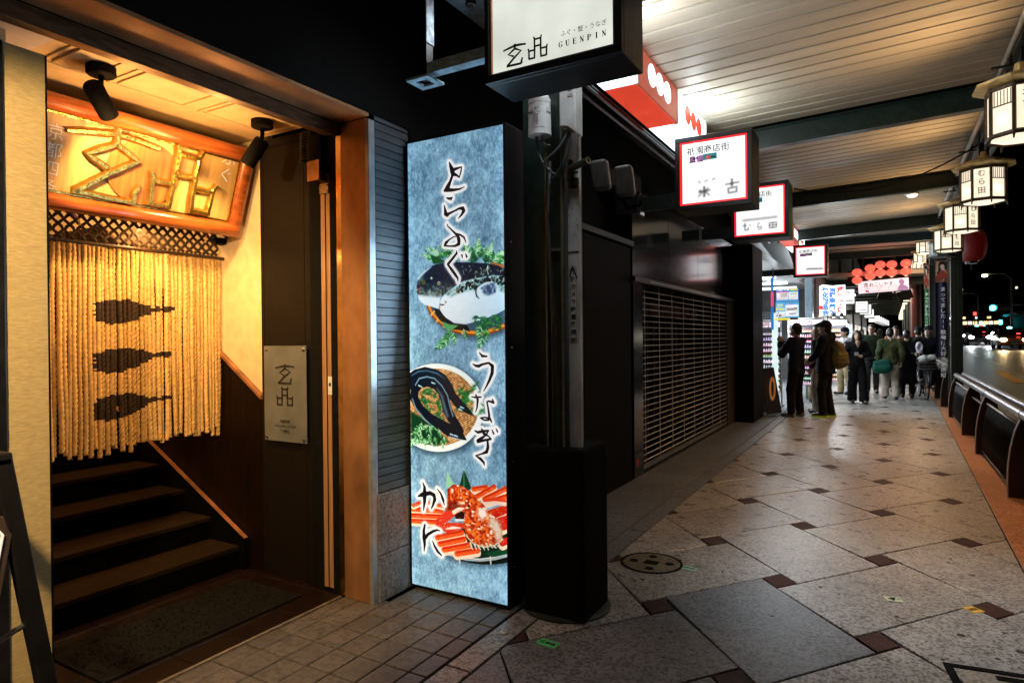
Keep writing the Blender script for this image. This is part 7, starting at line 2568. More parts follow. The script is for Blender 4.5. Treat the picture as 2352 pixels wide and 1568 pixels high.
def person(label, loc, rotz, H, jacket, trousers, shoe, hair=BLACK_HAIR, steps=(0.05, -0.05), arms=None, hem=0.84, wide=1.0, jw=1.0, style='short', hat=None,
           turn=0.0, look=0.0, group='people on the pavement', noise=0.004, collar=None, legs=True, vneck=False, lean=0.0, sole=None, hood=False, seat=None, seed=1):
    s = H / 1.70
    t = thing('person', label, 'person', loc, rotz, group)
    T = lambda p: V3(*p) * s
    sh = {}
    L = lean
    ankles, knees = {}, {}
    for sg, st in ((-1, steps[0]), (1, steps[1])):
        kn = (sg * .098, st * 0.45 - 0.035 - (0.03 if st > 0.1 else 0), .50 + (0.015 if st > 0.1 else 0))
        an = (sg * .10, st, .085 + max(0, st - 0.1) * 0.25)
        if seat:
            kn, an = seat[sg]
        knees[sg], ankles[sg] = kn, an
    hipz = .90
    neck = (0, 0.02 - L * 0.9, 1.44)
    head = (0 + look * 0.02, -0.012 - L * 1.1, 1.585)
    A = {}
    for sg in (-1, 1):
        d0 = {'e': (sg * .245, .03 - L * 0.5, 1.14), 'w': (sg * .25, -.04 - L * 0.5, .905)}
        if arms and sg in arms:
            d0.update(arms[sg])
        A[sg] = d0
    shp = {sg: (sg * .175 * jw, 0.01 - L * 0.85, 1.385) for sg in (-1, 1)}
    ct, stn = math.cos(turn), math.sin(turn)

    def rot(v):
        v = V3(*v) - V3(head[0], head[1], 0)
        return (v[0] * ct - v[1] * stn + head[0], v[0] * stn + v[1] * ct + head[1], v[2])
    hz = head[2]
    # ---------------- body: one continuous skin
    B = [('e', T(rot((head[0], head[1] + .010, hz + .028))), V3(.073, .090, .092) * s), ('e', T(rot((head[0], head[1] - .022, hz - .035))), V3(.058, .066, .075) * s),
         ('c', T(rot((head[0], head[1] - .075, hz - .095 + .02))), T(rot((head[0], head[1] - .05, hz - .085))), .024 * s, .032 * s),
         ('c', T(rot((head[0], head[1] - .088, hz + .012))), T(rot((head[0], head[1] - .100, hz - .022))), .010 * s, .015 * s),
         ('e', T(rot((head[0] - .074, head[1] + .012, hz - .004))), V3(.012, .020, .030) * s), ('e', T(rot((head[0] + .074, head[1] + .012, hz - .004))), V3(.012, .020, .030) * s),
         ('c', T((head[0], head[1] + .02, hz - .07)), T((0, neck[1], 1.40)), .050 * s, .058 * s),
         ('c', T((-.10, neck[1], 1.36)), T((.10, neck[1], 1.36)), .06 * s, .06 * s),
         ('c', T((0, -L * .6, 1.30)), T((0, 0, .98)), .115 * s, .115 * s, .75)]
    if vneck:
        B.append(('c', T((0, -.098, 1.415)), T((0, -.112, 1.325)), .055 * s, .022 * s, .6))
    for sg in (-1, 1):
        e, w = A[sg]['e'], A[sg]['w']
        B += [('c', T(shp[sg]), T(e), .045 * s, .038 * s), ('c', T(e), T(w), .038 * s, .027 * s)]
        d = V3(*w) - V3(*e)
        hd = V3(*A[sg].get('d', tuple(d)))
        B += hand_prims(T(w), hd, V3(*A[sg].get('p', (-sg * 1.0, -.3, 0))), A[sg].get('curl', .4), sg)
        if legs:
            B += [('c', T((sg * .085, 0, hipz)), T(knees[sg]), .075 * s, .052 * s), ('c', T(knees[sg]), T(ankles[sg]), .050 * s, .034 * s),
                  ('c', T(ankles[sg]), T((ankles[sg][0], ankles[sg][1] - .12, .045 + ankles[sg][2] - .085)), .034 * s, .030 * s)]
    solid_obj('body', B, SKIN, t, h=0.0125, k=0.014)
    for sg in (-1, 1):
        mb = MB()
        c_ = T(rot((head[0] + sg * .031, head[1] - .078, hz + .010)))
        mb.ball(c_, (.013 * s, .009 * s, .006 * s), 8, 6)
        c_ = T(rot((head[0] + sg * .031, head[1] - .081, hz + .030)))
        mb.ball(c_, (.018 * s, .006 * s, .004 * s), 8, 6)
        mb.build('eye', EYE, t, smooth=True, local=True)
    MB().ball(T(rot((head[0], head[1] - .083, hz - .055))), (.022 * s, .010 * s, .007 * s), 10, 6).build('mouth', LIP, t, smooth=True, local=True)
    # ---------------- hair
    if style != 'none':
        Hh = [('e', T(rot((head[0], head[1] + .020, hz + .040))), V3(.081, .097, .094) * s), ('e', T(rot((head[0], head[1] + .055, hz - .01))), V3(.072, .066, .085) * s)]
        if style == 'bob':
            for sg in (-1, 1):
                Hh += [('c', T(rot((head[0] + sg * .068, head[1] + .02, hz + .02))), T(rot((head[0] + sg * .075, head[1] + .03, hz - .13))), .038 * s, .040 * s)]
            Hh += [('c', T(rot((head[0], head[1] + .06, hz))), T(rot((head[0], head[1] + .075, hz - .14))), .07 * s, .065 * s)]
        if style == 'long':
            for sg in (-1, 1):
                Hh += [('c', T(rot((head[0] + sg * .066, head[1] + .0, hz + .03))), T(rot((head[0] + sg * .095, head[1] + .01, hz - .20))), .034 * s, .044 * s),
                       ('c', T(rot((head[0] + sg * .095, head[1] + .01, hz - .20))), T((sg * .125, head[1] - .03, hz - .40)), .044 * s, .026 * s)]
            Hh += [('c', T(rot((head[0], head[1] + .06, hz))), T((0, head[1] + .12, hz - .36)), .08 * s, .085 * s)]
        Hh.append(('-e', T(rot((head[0], head[1] - .105, hz - .035))), V3(.063, .085, .098) * s))
        solid_obj('hair', Hh, hair, t, h=0.012, k=0.02, noise=0.0022, seed=seed)
    if hat:
        Ht = [('e', T(rot((head[0], head[1] + .015, hz + .052))), V3(.095, .108, .100) * s)]
        if hat[1] == 'cap':
            Ht.append(('c', T(rot((head[0] - .03, head[1] - .10, hz + .062))), T(rot((head[0] + .03, head[1] - .10, hz + .062))), .03 * s, .03 * s))
            Ht.append(('c', T(rot((head[0], head[1] - .09, hz + .062))), T(rot((head[0], head[1] - .15, hz + .055))), .05 * s, .03 * s))
        solid_obj('hat', Ht, hat[0], t, h=0.012, k=0.015, zmin=(hz + .035) * s)
    # ---------------- jacket
    J = [('c', T((-.085 * jw, -L * .8, 1.325)), T((.085 * jw, -L * .8, 1.325)), .108 * s * jw, .108 * s * jw, .86), ('c', T((0, -L * .6, 1.26)), T((0, 0, .98)), .155 * s * jw, .150 * s * jw, .74),
         ('c', T((0, 0, 1.0)), T((0, 0.005, hem - .02)), .152 * s * jw, (.165 + max(0, .84 - hem) * .10) * s * jw, .78),
         ('c', T((-.06, neck[1], 1.405)), T((.06, neck[1], 1.405)), .055 * s, .055 * s)]
    for sg in (-1, 1):
        e, w = V3(*A[sg]['e']), V3(*A[sg]['w'])
        J += [('c', T(shp[sg]), T(e), .074 * s * jw, .062 * s * jw), ('c', T(e), T(e + (w - e) * .93), .062 * s * jw, .048 * s)]
    if hood:
        J += [('c', T((-.07, .09, 1.40)), T((.07, .09, 1.40)), .065 * s, .065 * s), ('c', T((0, .10, 1.44)), T((0, .08, 1.36)), .08 * s, .07 * s)]
    solid_obj('jacket', J, jacket, t, h=0.0155, k=0.035, zmin=hem * s, noise=noise, seed=seed)
    if collar:
        C_ = []
        for sg in (-1, 1):
            C_ += [('c', T((sg * .055, .05, 1.47)), T((sg * .075, -.07, 1.40)), .026 * s, .03 * s), ('c', T((sg * .075, -.07, 1.40)), T((sg * .05, -.14, 1.12)), .03 * s, .032 * s)]
        C_ += [('c', T((-.05, .06, 1.475)), T((.05, .06, 1.475)), .03 * s, .03 * s)]
        solid_obj('scarf', C_, collar, t, h=0.012, k=0.02)
    # ---------------- trousers and shoes
    if legs:
        P_ = [('c', T((-.05, 0, .93)), T((.05, 0, .93)), .115 * s, .115 * s, .85)]
        for sg in (-1, 1):
            k_, a_ = V3(*knees[sg]), V3(*ankles[sg])
            P_ += [('c', T((sg * .082, .005, .88)), T(k_), .102 * s, .076 * s * (.6 + .4 * wide)), ('c', T(k_), T(a_ + (k_ - a_) * .02), .074 * s * (.6 + .4 * wide), .060 * s * wide)]
        solid_obj('trousers', P_, trousers, t, h=0.015, k=0.018, zmin=.05 * s, zmax=1.02 * s, noise=noise * 0.8, seed=seed + 3)
        for sg in (-1, 1):
            a_ = ankles[sg]
            zb = a_[2] - .085
            S_ = [('c', T((a_[0], a_[1] + .035, .048 + zb)), T((a_[0] + sg * .012, a_[1] - .15, .036 + zb)), .046 * s, .038 * s), ('c', T((a_[0], a_[1] + .02, .09 + zb)), T((a_[0], a_[1] - .02, .06 + zb)), .042 * s, .044 * s)]
            so = solid_obj('shoe', S_, shoe, t, h=0.012, k=0.02, zmin=(0.004 + zb) * s)
            if sole:
                MB().prism([(-.045, .078), (.045, .078), (.052, -.08), (.040, -.185), (-.040, -.185), (-.052, -.08)], T((a_[0] + sg * .006, a_[1], zb + .003)), X * s, Y * s, (0, 0, .024)).build('sole', sole, so, local=True)
    return t


def bag_obj(name, label, cat, loc, prims, m, strap=None, rotz=0.0, **kw):
    t = thing(name, label, cat, loc, rotz)
    solid_obj('bag_body', prims, m, t, **kw)
    if strap:
        for q, r in strap:
            MB().tube(q, r, 6).build('strap', m, t, smooth=True, local=True)
    return t


NAVY_CLOTH = cloth('navy_wool', (0.018, 0.020, 0.034))
CHAR = cloth('charcoal_cloth', (0.03, 0.03, 0.034))
CREAM = cloth('cream_trouser_cloth', (0.58, 0.50, 0.42))
PINKISH = cloth('dusty_pink_trouser_cloth', (0.40, 0.33, 0.31))
KHAKI = cloth('khaki_cloth', (0.36, 0.29, 0.16))
OLIVE = cloth('olive_padded_cloth', (0.075, 0.085, 0.036))
DKGREEN = cloth('dark_green_cloth', (0.022, 0.034, 0.022))
GREYPUFF = cloth('slate_quilted_cloth', (0.09, 0.115, 0.145))
RUST = cloth('rust_jacket_cloth', (0.26, 0.095, 0.04))
BEANIE = cloth('dark_beanie_wool', (0.02, 0.022, 0.028))
WHITE_CL = cloth('white_scarf_cloth', (0.75, 0.72, 0.74))
STRIPE = cloth('pale_striped_cloth', (0.42, 0.42, 0.42))
SHOE_BLK = mat('black_shoe', (0.02, 0.02, 0.021), 0.4)
SHOE_GREY = mat('grey_trainer', (0.16, 0.15, 0.14), 0.6, var=0.3, scale=30)
NEON = mat('neon_sole', (0.55, 0.75, 0.02), 0.5, emit=(0.4, 0.6, 0.0), estr=0.05)
TEALBAG = cloth('teal_bag_cloth', (0.012, 0.085, 0.062))
OLIVEBAG = cloth('olive_backpack_cloth', (0.16, 0.13, 0.05))

PI = math.pi
person('man in a black jacket holding up a phone, leftmost on the pavement', (-1.44, 12.72, 0), -1.9, 1.70, NAVY_CLOTH, BLK_CLOTH, SHOE_GREY, steps=(0.02, -0.05), turn=-0.15,
       arms={-1: {'e': (-.22, -.16, 1.15), 'w': (-.07, -.27, 1.36), 'd': (.3, -.3, .9), 'p': (.7, -.3, 0)}, 1: {'e': (.22, -.16, 1.15), 'w': (.07, -.27, 1.35), 'd': (-.3, -.3, .9), 'p': (-.7, -.3, 0)}}, hem=.80, jw=1.08, wide=1.15, seed=1)
ph = thing('phone', 'dark phone held up in front of the leftmost man', 'phone', (-1.715, 12.83, 1.42), -1.9)
MB().box(-.036, .036, -.004, .004, -.005, .14).build('case', BLACK, ph, local=True, bevel=.003)
MB().box(-.032, .032, .0045, .005, .003, .132).build('screen', glow('phone_screen', (.7, .85, 1), .8), ph, local=True)
person('dark hooded person in a cap with neon soled trainers, carrying a big backpack', (-0.98, 12.98, 0), -1.75, 1.72, cloth('black_padded_cloth', (0.012, 0.014, 0.02)), BLK_CLOTH, SHOE_BLK, steps=(0.06, -0.03), hood=True, hat=(NAVY_CLOTH, 'cap'), hem=.78, jw=1.18, wide=1.15, sole=NEON, seed=2,
       arms={-1: {'e': (-.24, -.05, 1.15), 'w': (-.14, -.22, 1.02)}, 1: {'e': (.25, -.05, 1.15), 'w': (.16, -.22, 1.02)}})
bag_obj('backpack', 'big olive brown backpack worn by the dark hooded person', 'backpack', (-0.75, 13.02, 0), [('c', (-.03, -.06, 0.98), (-.03, -.06, 1.26), .11, .10), ('c', (-.03, .08, .98), (-.03, .08, 1.26), .11, .10), ('c', (.07, -.03, 1.0), (.06, -.03, 1.12), .085, .08), ('c', (-.05, -.06, 1.33), (-.05, .06, 1.33), .04, .04)], OLIVEBAG,
        strap=[([(-.10, .08, 1.34), (-.20, .02, 1.36), (-.30, -.04, 1.28)], .018), ([(-.10, -.08, 1.34), (-.20, -.10, 1.36), (-.30, -.12, 1.25)], .018)], h=.016, k=.04, noise=.007)
person('long haired person in dusty pink wide trousers, mostly hidden behind the hooded one', (-1.16, 13.55, 0), -1.75, 1.66, CHAR, PINKISH, SHOE_BLK, hair=BROWN_HAIR, style='long', steps=(-0.03, 0.05), wide=1.6, hem=.82, seed=3)
person('person with brown bobbed hair in a slate quilted coat and khaki trousers', (-1.43, 15.75, 0), PI - 0.55, 1.56, GREYPUFF, KHAKI, SHOE_GREY, hair=BROWN_HAIR, style='bob', hem=.50, jw=1.12, wide=1.3, noise=.008, seed=4)
person('man in a dark cap and pale striped top with khaki trousers, facing the shop', (-0.93, 18.15, 0), -1.0, 1.66, STRIPE, KHAKI, SHOE_BLK, hat=(NAVY_CLOTH, 'beanie'), hem=.84, wide=1.3, steps=(-.06, .10), seed=5)
bag_obj('shoulder_bag', 'black shoulder bag hanging in front of the man in the striped top', 'bag', (-0.86, 17.88, 0), [('c', (-.10, 0, .92), (.12, 0, .90), .075, .07), ('c', (-.10, 0, 1.0), (.10, 0, 1.0), .05, .05)], BLK_CLOTH, strap=[([(-.12, 0, 1.0), (-.10, .04, 1.25), (.05, .12, 1.42)], .012)], h=.015)
person('woman with long black hair all in black, walking towards us with a small phone', (-0.585, 15.95, 0), 0.28, 1.58, BLK_CLOTH, BLK_CLOTH, SHOE_BLK, style='long', steps=(0.05, -0.18), wide=1.75, hem=.86, jw=.98, seed=6, turn=-0.12, vneck=True,
       arms={-1: {'e': (-.24, .0, 1.13), 'w': (-.24, -.08, .90)}, 1: {'e': (.25, -.02, 1.13), 'w': (.06, -.24, 1.10), 'd': (-.8, -.25, .15), 'p': (0, -.6, .6)}})
ph2 = thing('phone', 'small pale phone in the hand of the woman in black', 'phone', (-0.57, 15.66, 1.045), 0.3)
MB().box(-.05, .03, -.006, .006, -.004, .07).build('case', mat('pale_phone', (.55, .6, .62), .3), ph2, local=True, bevel=.003)
MB().box(-.046, .026, .0065, .007, 0, .066).build('screen', glow('phone_screen', (.7, .85, 1), .8), ph2, local=True)
person('man with glasses in a dark green jacket and grey trousers, walking towards us', (-0.36, 18.75, 0), 0.12, 1.74, DKGREEN, cloth('dark_grey_trouser', (.05, .05, .055)), SHOE_BLK, steps=(-0.10, 0.06), hem=.82, jw=1.10, turn=-.35, seed=7,
       arms={1: {'e': (.26, .02, 1.14), 'w': (.16, -.16, .95), 'd': (-.5, -.3, -.5)}})
gl = thing('glasses', 'thin dark rimmed glasses on the man in the green jacket', 'glasses', (-0.36, 18.75, 0), 0.12)
mb = MB()
_c, _s2 = math.cos(-.35), math.sin(-.35)
for sg in (-1, 1):
    pts = []
    for a in np.linspace(0, 2 * PI, 15):
        x, y, z = sg * .034 + .026 * math.cos(a), -.118, 1.635 + .019 * math.sin(a)
        pts.append((x * _c - y * _s2, x * _s2 + y * _c, z))
    mb.tube(pts, .0025, 5)
mb.build('rims', BLACK, gl, local=True)
person('person seen from behind in an olive jacket and cream trousers', (0.045, 17.3, 0), PI + 0.15, 1.62, OLIVE, CREAM, SHOE_BLK, steps=(0.10, -0.10), wide=1.35, hem=.84, jw=1.05, noise=.008, seed=8)
bag_obj('shoulder_bag', 'round teal green shoulder bag hanging behind the person in olive', 'bag', (-0.10, 17.08, 0), [('c', (-.10, 0, .72), (.10, 0, .74), .10, .095), ('c', (-.12, 0, .82), (.10, 0, .86), .07, .07), ('e', (-.02, 0, .70), (.18, .09, .11))], TEALBAG,
        strap=[([(-.16, 0, .84), (-.10, .04, 1.1), (.12, .10, 1.38)], .008)], h=.014, k=.05, noise=.005)
person('man in a rust brown jacket and white scarf, half hidden in the middle distance', (0.17, 19.6, 0), 0.15, 1.70, RUST, CHAR, SHOE_BLK, collar=WHITE_CL, turn=-.2, seed=9)
person('person in a long black coat seen from behind, beside the person in olive', (0.385, 17.7, 0), PI - 0.05, 1.58, BLK_CLOTH, BLK_CLOTH, SHOE_BLK, steps=(0.07, -0.06), hem=.36, jw=1.08, seed=10, noise=.005)
person('person in a dark beanie and coat walking away behind the bicycle', (0.66, 19.2, 0), PI, 1.66, cloth('black_padded_cloth'), BLK_CLOTH, SHOE_BLK, hat=(BEANIE, 'beanie'), jw=1.15, hem=.75, seed=11)
for k, (x, y, h, r) in enumerate(((-0.75, 24.5, 1.66, 0.1), (-0.25, 27.0, 1.7, PI), (0.10, 31.0, 1.68, PI), (-0.5, 33.0, 1.6, 0), (0.4, 36.0, 1.7, 0.2))):
    person('small dark distant figure on the pavement, ' + ('first behind the man with glasses', 'under the far lit signs', 'beyond the rust jacket', 'left in the far crowd', 'right in the far crowd')[k], (x, y, 0), r, h, (CHAR, BLK_CLOTH, NAVY_CLOTH, OLIVE, BLK_CLOTH)[k], BLK_CLOTH, SHOE_BLK, seed=20 + k)

# ------------------------------------------------------------------ bicycle and rider
bk_ = thing('bicycle', 'upright city bicycle with a full front basket coming towards us', 'bicycle', (0.755, 17.35, 0), 0.10)
FRAME = mat('dark_bike_frame', (0.05, 0.05, 0.055), 0.3, 0.4)


def wheel(y, nm):
    w_ = MB()
    ring_ = [(0, y + .325 * math.cos(a), .335 + .325 * math.sin(a)) for a in np.linspace(0, 2 * PI, 37)]
    w_.tube(ring_, .018, 8, cap=False)
    ty = w_.build('wheel', RUBBER, bk_, smooth=True, local=True)
    MB().tube([(0, y + .302 * math.cos(a), .335 + .302 * math.sin(a)) for a in np.linspace(0, 2 * PI, 37)], .009, 6, cap=False).build('rim', STEEL, ty, smooth=True, local=True)
    sp_ = MB()
    for i in range(20):
        a = 2 * PI * i / 20
        sp_.tube([(0.012 * (-1) ** i, y, .335), (0, y + .30 * math.cos(a), .335 + .30 * math.sin(a))], .0018, 3)
    sp_.tube([(-.05, y, .335), (.05, y, .335)], .018, 8)
    sp_.build('spokes', STEEL, ty, local=True)
    MB().tube([(0, y + .352 * math.cos(a), .335 + .352 * math.sin(a)) for a in np.linspace(.2, PI - .1, 20)], .02, 6).build('mudguard', FRAME, ty, smooth=True, local=True)


wheel(0.0, 'front')
wheel(1.08, 'rear')
mb = MB()
mb.tube([(-.045, 0, .335), (-.045, .07, .70), (0, .10, .78)], .012, 8)
mb.tube([(.045, 0, .335), (.045, .07, .70), (0, .10, .78)], .012, 8)
mb.tube([(0, .10, .76), (0, .13, 1.0)], .016, 8)
mb.tube([(0, .11, .80), (0, .28, .45), (0, .62, .30)], .017, 8)
mb.tube([(0, .62, .30), (0, .78, .86)], .016, 8)
for s in (-1, 1):
    mb.tube([(s * .05, 1.08, .335), (s * .03, .62, .30)], .010, 6)
    mb.tube([(s * .05, 1.08, .335), (s * .02, .74, .72)], .009, 6)
mb.build('frame', FRAME, bk_, smooth=True, local=True)
MB().tube([(-.30, .26, 1.06), (-.24, .16, 1.05), (-.06, .11, 1.01), (.06, .11, 1.01), (.24, .16, 1.05), (.30, .26, 1.06)], .012, 8).build('handlebar', STEEL, bk_, smooth=True, local=True)
for s in (-1, 1):
    MB().tube([(s * .29, .23, 1.06), (s * .32, .33, 1.06)], .018, 8).build('grip', RUBBER, bk_, smooth=True, local=True)
MB().ball((0, .80, .90), (.09, .13, .04), 12, 8).build('saddle', RUBBER, bk_, smooth=True, local=True)
for s in (-1, 1):
    p_ = MB().tube([(s * .03, .62, .30), (s * .09, .62 + s * .12, .30 - s * .08)], .010, 6).build('crank', STEEL, bk_, local=True)
    MB().box(s * .15 - .05, s * .15 + .05, .62 + s * .12 - .04, .62 + s * .12 + .04, .29 - s * .08, .315 - s * .08).build('pedal', RUBBER, p_, local=True)
MB().lathe([(0.0005, 0), (.085, 0), (.085, .006), (.0005, .006)], 22, (.035, .62, .30), X).build('chainring', STEEL, bk_, local=True)
bs = MB()
for z, w, d in ((.70, .15, .11), (.77, .165, .125), (.84, .18, .14), (.93, .195, .15)):
    c = [(-w, -.08 - d, z), (w, -.08 - d, z), (w, -.08 + d, z), (-w, -.08 + d, z), (-w, -.08 - d, z)]
    bs.tube(c, .005, 5)
for i in range(9):
    f = -1 + i / 4
    bs.tube([(f * .15, -.19, .70), (f * .195, -.23, .93)], .003, 4)
    bs.tube([(f * .15, .03, .70), (f * .195, .07, .93)], .003, 4)
bs.box(-.15, .15, -.19, .03, .695, .70)
bs.build('basket', STEEL, bk_, local=True)
MB().lathe([(.035, 0), (.03, -.05), (.012, -.07)], 12, (-.0, -.05, .62), Y).build('lamp', BLACK, bk_, smooth=True, local=True)
MB().tube([(-.05, 1.05, .30), (-.16, 1.12, .04), (-.24, 1.10, .03)], .010, 6).build('kickstand', STEEL, bk_, smooth=True, local=True)
bag_obj('shopping_bag', 'pale plastic bags stuffed into the bicycle basket', 'bag', (0.755, 17.27, 0), [('e', (-.05, 0, .93), (.12, .10, .09)), ('e', (.10, .02, .96), (.10, .09, .07))], mat('pale_plastic_bag', (.62, .62, .60), .35, var=.15, bump=.4, bscale=30), h=.014, k=.02, noise=.008)
cs = thing('child_seat', 'white and violet padded child seat on the handlebar', 'seat', (0.62, 17.45, 0))
solid_obj('shell', [('e', (0, 0, 1.20), (.075, .09, .12)), ('c', (.02, -.01, .94), (.01, 0, 1.08), .06, .065), ('-e', (.02, -.08, 1.2), (.05, .06, .08))], mat('white_seat_shell', (.62, .58, .66), .4, var=.2), cs, h=.013, k=.03)
MB().box(-.05, .06, -.085, -.06, .96, 1.06).build('harness', BLACK, cs, local=True, bevel=.008)
person('cyclist in a dark beanie with elbows out, riding towards us behind the basket', (0.79, 17.95, 0), 0.10, 1.66, cloth('black_padded_cloth'), BLK_CLOTH, SHOE_BLK, hat=(BEANIE, 'beanie'), lean=0.17, jw=1.15, hem=.86, turn=-.55, seed=15,
       arms={-1: {'e': (-.36, -.30, 1.18), 'w': (-.30, -.44, 1.06), 'd': (.1, -.6, -.1)}, 1: {'e': (.44, -.26, 1.14), 'w': (.31, -.44, 1.06), 'd': (-.2, -.6, -.1)}},
       seat={-1: ((-.12, -.30, .72), (-.12, -.12, .46)), 1: ((.12, -.28, .60), (.12, -.02, .30))})
# ================================================================== TRAFFIC AND THE FAR SIDE
CAR_GLASS = mat('car_glass', (0.01, 0.012, 0.014), 0.08, var=0.1, spec=0.8)
HEAD_COOL = glow('headlight_cool', (0.88, 0.95, 1.0), 40.0, var=0)
HEAD_WARM = glow('headlight_warm', (1.0, 0.62, 0.22), 26.0, var=0)
SIGN_CYAN = glow('taxi_lamp_cyan', (0.25, 0.95, 1.0), 5.0)
SIGN_RED = glow('taxi_sign_red', (1.0, 0.06, 0.04), 4.0)


def car(label, x, y, paint, head, roof_lamp, yaw=0.0, sign=None, tall=1.46):
    t = thing('car', label, 'car', (x, y, road_z(y)), yaw, 'cars waiting on the road')
    hw, ln = 0.86, 4.5
    prof = [(-2.25, .28), (-2.25, .62), (-2.10, .78), (-1.05, .92), (1.55, .95), (2.15, .88), (2.25, .55), (2.25, .28)]
    mb = MB().prism([(p[0], p[1]) for p in prof], (-hw, 0, 0), Y, Z, (2 * hw, 0, 0))
    mb.build('body', paint, t, local=True, bevel=0.07, seg=3)
    cab = [(-1.05, .91), (-.42, tall - .04), (-.2, tall), (.85, tall), (1.1, tall - .05), (1.62, .93)]
    vs = []
    for s in (-1, 1):
        for p in cab:
            inset = 0.16 * (p[1] - .91) / (tall - .91)
            vs.append((s * (hw - 0.03 - inset), p[0], p[1]))
    n = len(cab)
    mb = MB()
    mb.add(vs, [tuple(range(n)), tuple(range(2 * n - 1, n - 1, -1))] + [((i + 1) % n, i, i + n, (i + 1) % n + n) for i in range(n)])
    cb = mb.build('cabin', paint, t, local=True, bevel=0.04)
    mb = MB()
    mb.face([(-.74, -1.04, .95), (.74, -1.04, .95), (.62, -.46, tall - .07), (-.62, -.46, tall - .07)])
    mb.v = [(a, b - .012, c + .012) for a, b, c in mb.v]
    mb.build('windscreen', CAR_GLASS, cb, local=True)
    for s in (-1, 1):
        mb = MB()
        mb.face([(s * .842, -.85, .98), (s * .842, 1.3, .98), (s * .735, .82, tall - .08), (s * .735, -.36, tall - .08)])
        mb.build('side_window', CAR_GLASS, cb, local=True)
    for sx in (-1, 1):
        for yy in (-1.42, 1.42):
            w_ = MB().lathe([(.31, -.10), (.315, -.08), (.315, .08), (.31, .10)], 24, (sx * .78, yy, .315), X).build('wheel', RUBBER, t, local=True, smooth='auto')
            MB().lathe([(.19, .0), (.17, .02), (.0005, .025)], 18, (sx * .885 if sx > 0 else -.885, yy, .315), (sx, 0, 0), cap=False).build('rim', STEEL, w_, local=True, smooth='auto')
        MB().ball((sx * .62, -2.235, .66), (.21, .08, .13), 14, 8).build('headlight', head, t, local=True, smooth=True)
        MB().obox((sx * .97, -.72, 1.0), (.07, 0, 0), (0, .05, 0), (0, 0, .055)).build('wing_mirror', paint, t, local=True, bevel=.02)
    MB().box(-.42, .42, -2.275, -2.24, .50, .60).build('radiator_grille', CHROME, t, local=True)
    MB().box(-.86, .86, -2.30, -2.2, .30, .44).build('bumper', paint, t, local=True, bevel=.03)
    MB().box(-.17, .17, -2.315, -2.295, .36, .45).build('number_plate', mat('plate_green', (.30, .38, .30), .5), t, local=True)
    if roof_lamp:
        MB().ball((0, -.05, tall + .06), (.16, .10, .075), 14, 8).build('roof_lamp', roof_lamp, t, local=True, smooth=True)
    if sign:
        MB().box(.28, .50, -.93, -.90, 1.02, 1.12).build('dash_sign', sign, t, local=True)
    for sx in (-1, 1):
        c, s = math.cos(yaw), math.sin(yaw)
        px, py = x + c * sx * .62 + s * 2.36, y + s * sx * .62 - c * 2.36
        lamp('headlight_beam', 'SPOT', (px, py, road_z(y) + .66), 330 if head is HEAD_COOL else 240, (.9, .96, 1) if head is HEAD_COOL else (1, .66, .3), .06, aim=(px + s * 4.5, py - c * 4.5, road_z(y) - .15), spot=80, blend=.8)
    return t


GREEN_SIGN = glow('taxi_sign_green', (0.05, 1.0, 0.25), 3.5)
car('dark orange taxi with lit roof lamp, nearest and cut off on the right', 7.55, 58.0, mat('dark_orange_paint', (0.20, 0.07, 0.025), 0.25, coat=.6), HEAD_WARM, SIGN_CYAN, 0.0, SIGN_RED)
car('black car with cool white headlights, left of the orange taxi', 6.62, 68.0, mat('black_car_paint', (0.012, 0.013, 0.016), 0.2, coat=.6), HEAD_COOL, SIGN_CYAN, 0.0, SIGN_RED, tall=1.6)
car('dark saloon with a small green sign, second car from the post', 5.62, 80.0, mat('dark_blue_paint', (0.014, 0.016, 0.025), 0.2, coat=.6), HEAD_COOL, None, 0.0, GREEN_SIGN)
car('farthest dark car, its headlights just right of the post', 5.15, 96.0, mat('black_car_paint'), HEAD_COOL, None, 0.0, None)
car('dark car far back between the black car and the orange taxi', 9.6, 92.0, mat('black_car_paint'), HEAD_COOL, SIGN_CYAN, 0.0, None)
mo = thing('motorbike', 'white motorbike standing in front of the black car', 'motorbike', (5.75, 66.0, road_z(66)))
mb = MB()
for y in (-.55, .6):
    mb.lathe([(.28, -.05), (.30, 0), (.28, .05)], 20, (0, y, .30), X)
mb.build('wheels', RUBBER, mo, local=True, smooth='auto')
solid_obj('fairing', [('c', (0, -.35, .62), (0, .25, .66), .15, .17), ('c', (0, -.48, .5), (0, -.38, .98), .08, .12), ('c', (0, .2, .72), (0, .7, .78), .14, .10)], mat('white_fairing', (.6, .6, .6), .3), mo, h=.03, k=.06)
MB().tube([(-.34, -.32, 1.02), (0, -.38, 1.0), (.34, -.32, 1.02)], .02, 6).build('handlebar', BLACK, mo, local=True)

GRN = glow('street_lamp_glass', (0.78, 1.0, 0.35), 9.0)
POLE = mat('grey_pole', (0.05, 0.05, 0.05), 0.5)


def street_lamp(label, x, y, z):
    t = thing('street_lamp', label, 'street lamp', (x + 1.6, y, road_z(y)), 0, 'street lamps over the road')
    MB().tube([(x + 1.6, y, road_z(y)), (x + 1.6, y, z - .3), (x + 1.2, y, z + .1), (x, y, z + .12)], [.09, .07, .05, .05], 8).build('pole', POLE, t, smooth=True)
    MB().ball((x, y, z), (.20, .20, .12), 14, 8).build('lamp_glass', GRN, t, smooth=True)


street_lamp('nearer street lamp glowing yellow green, right of the post', 6.35, 60, 5.9)
street_lamp('farther street lamp glowing yellow green, just beside the post', 6.3, 80, 5.55)


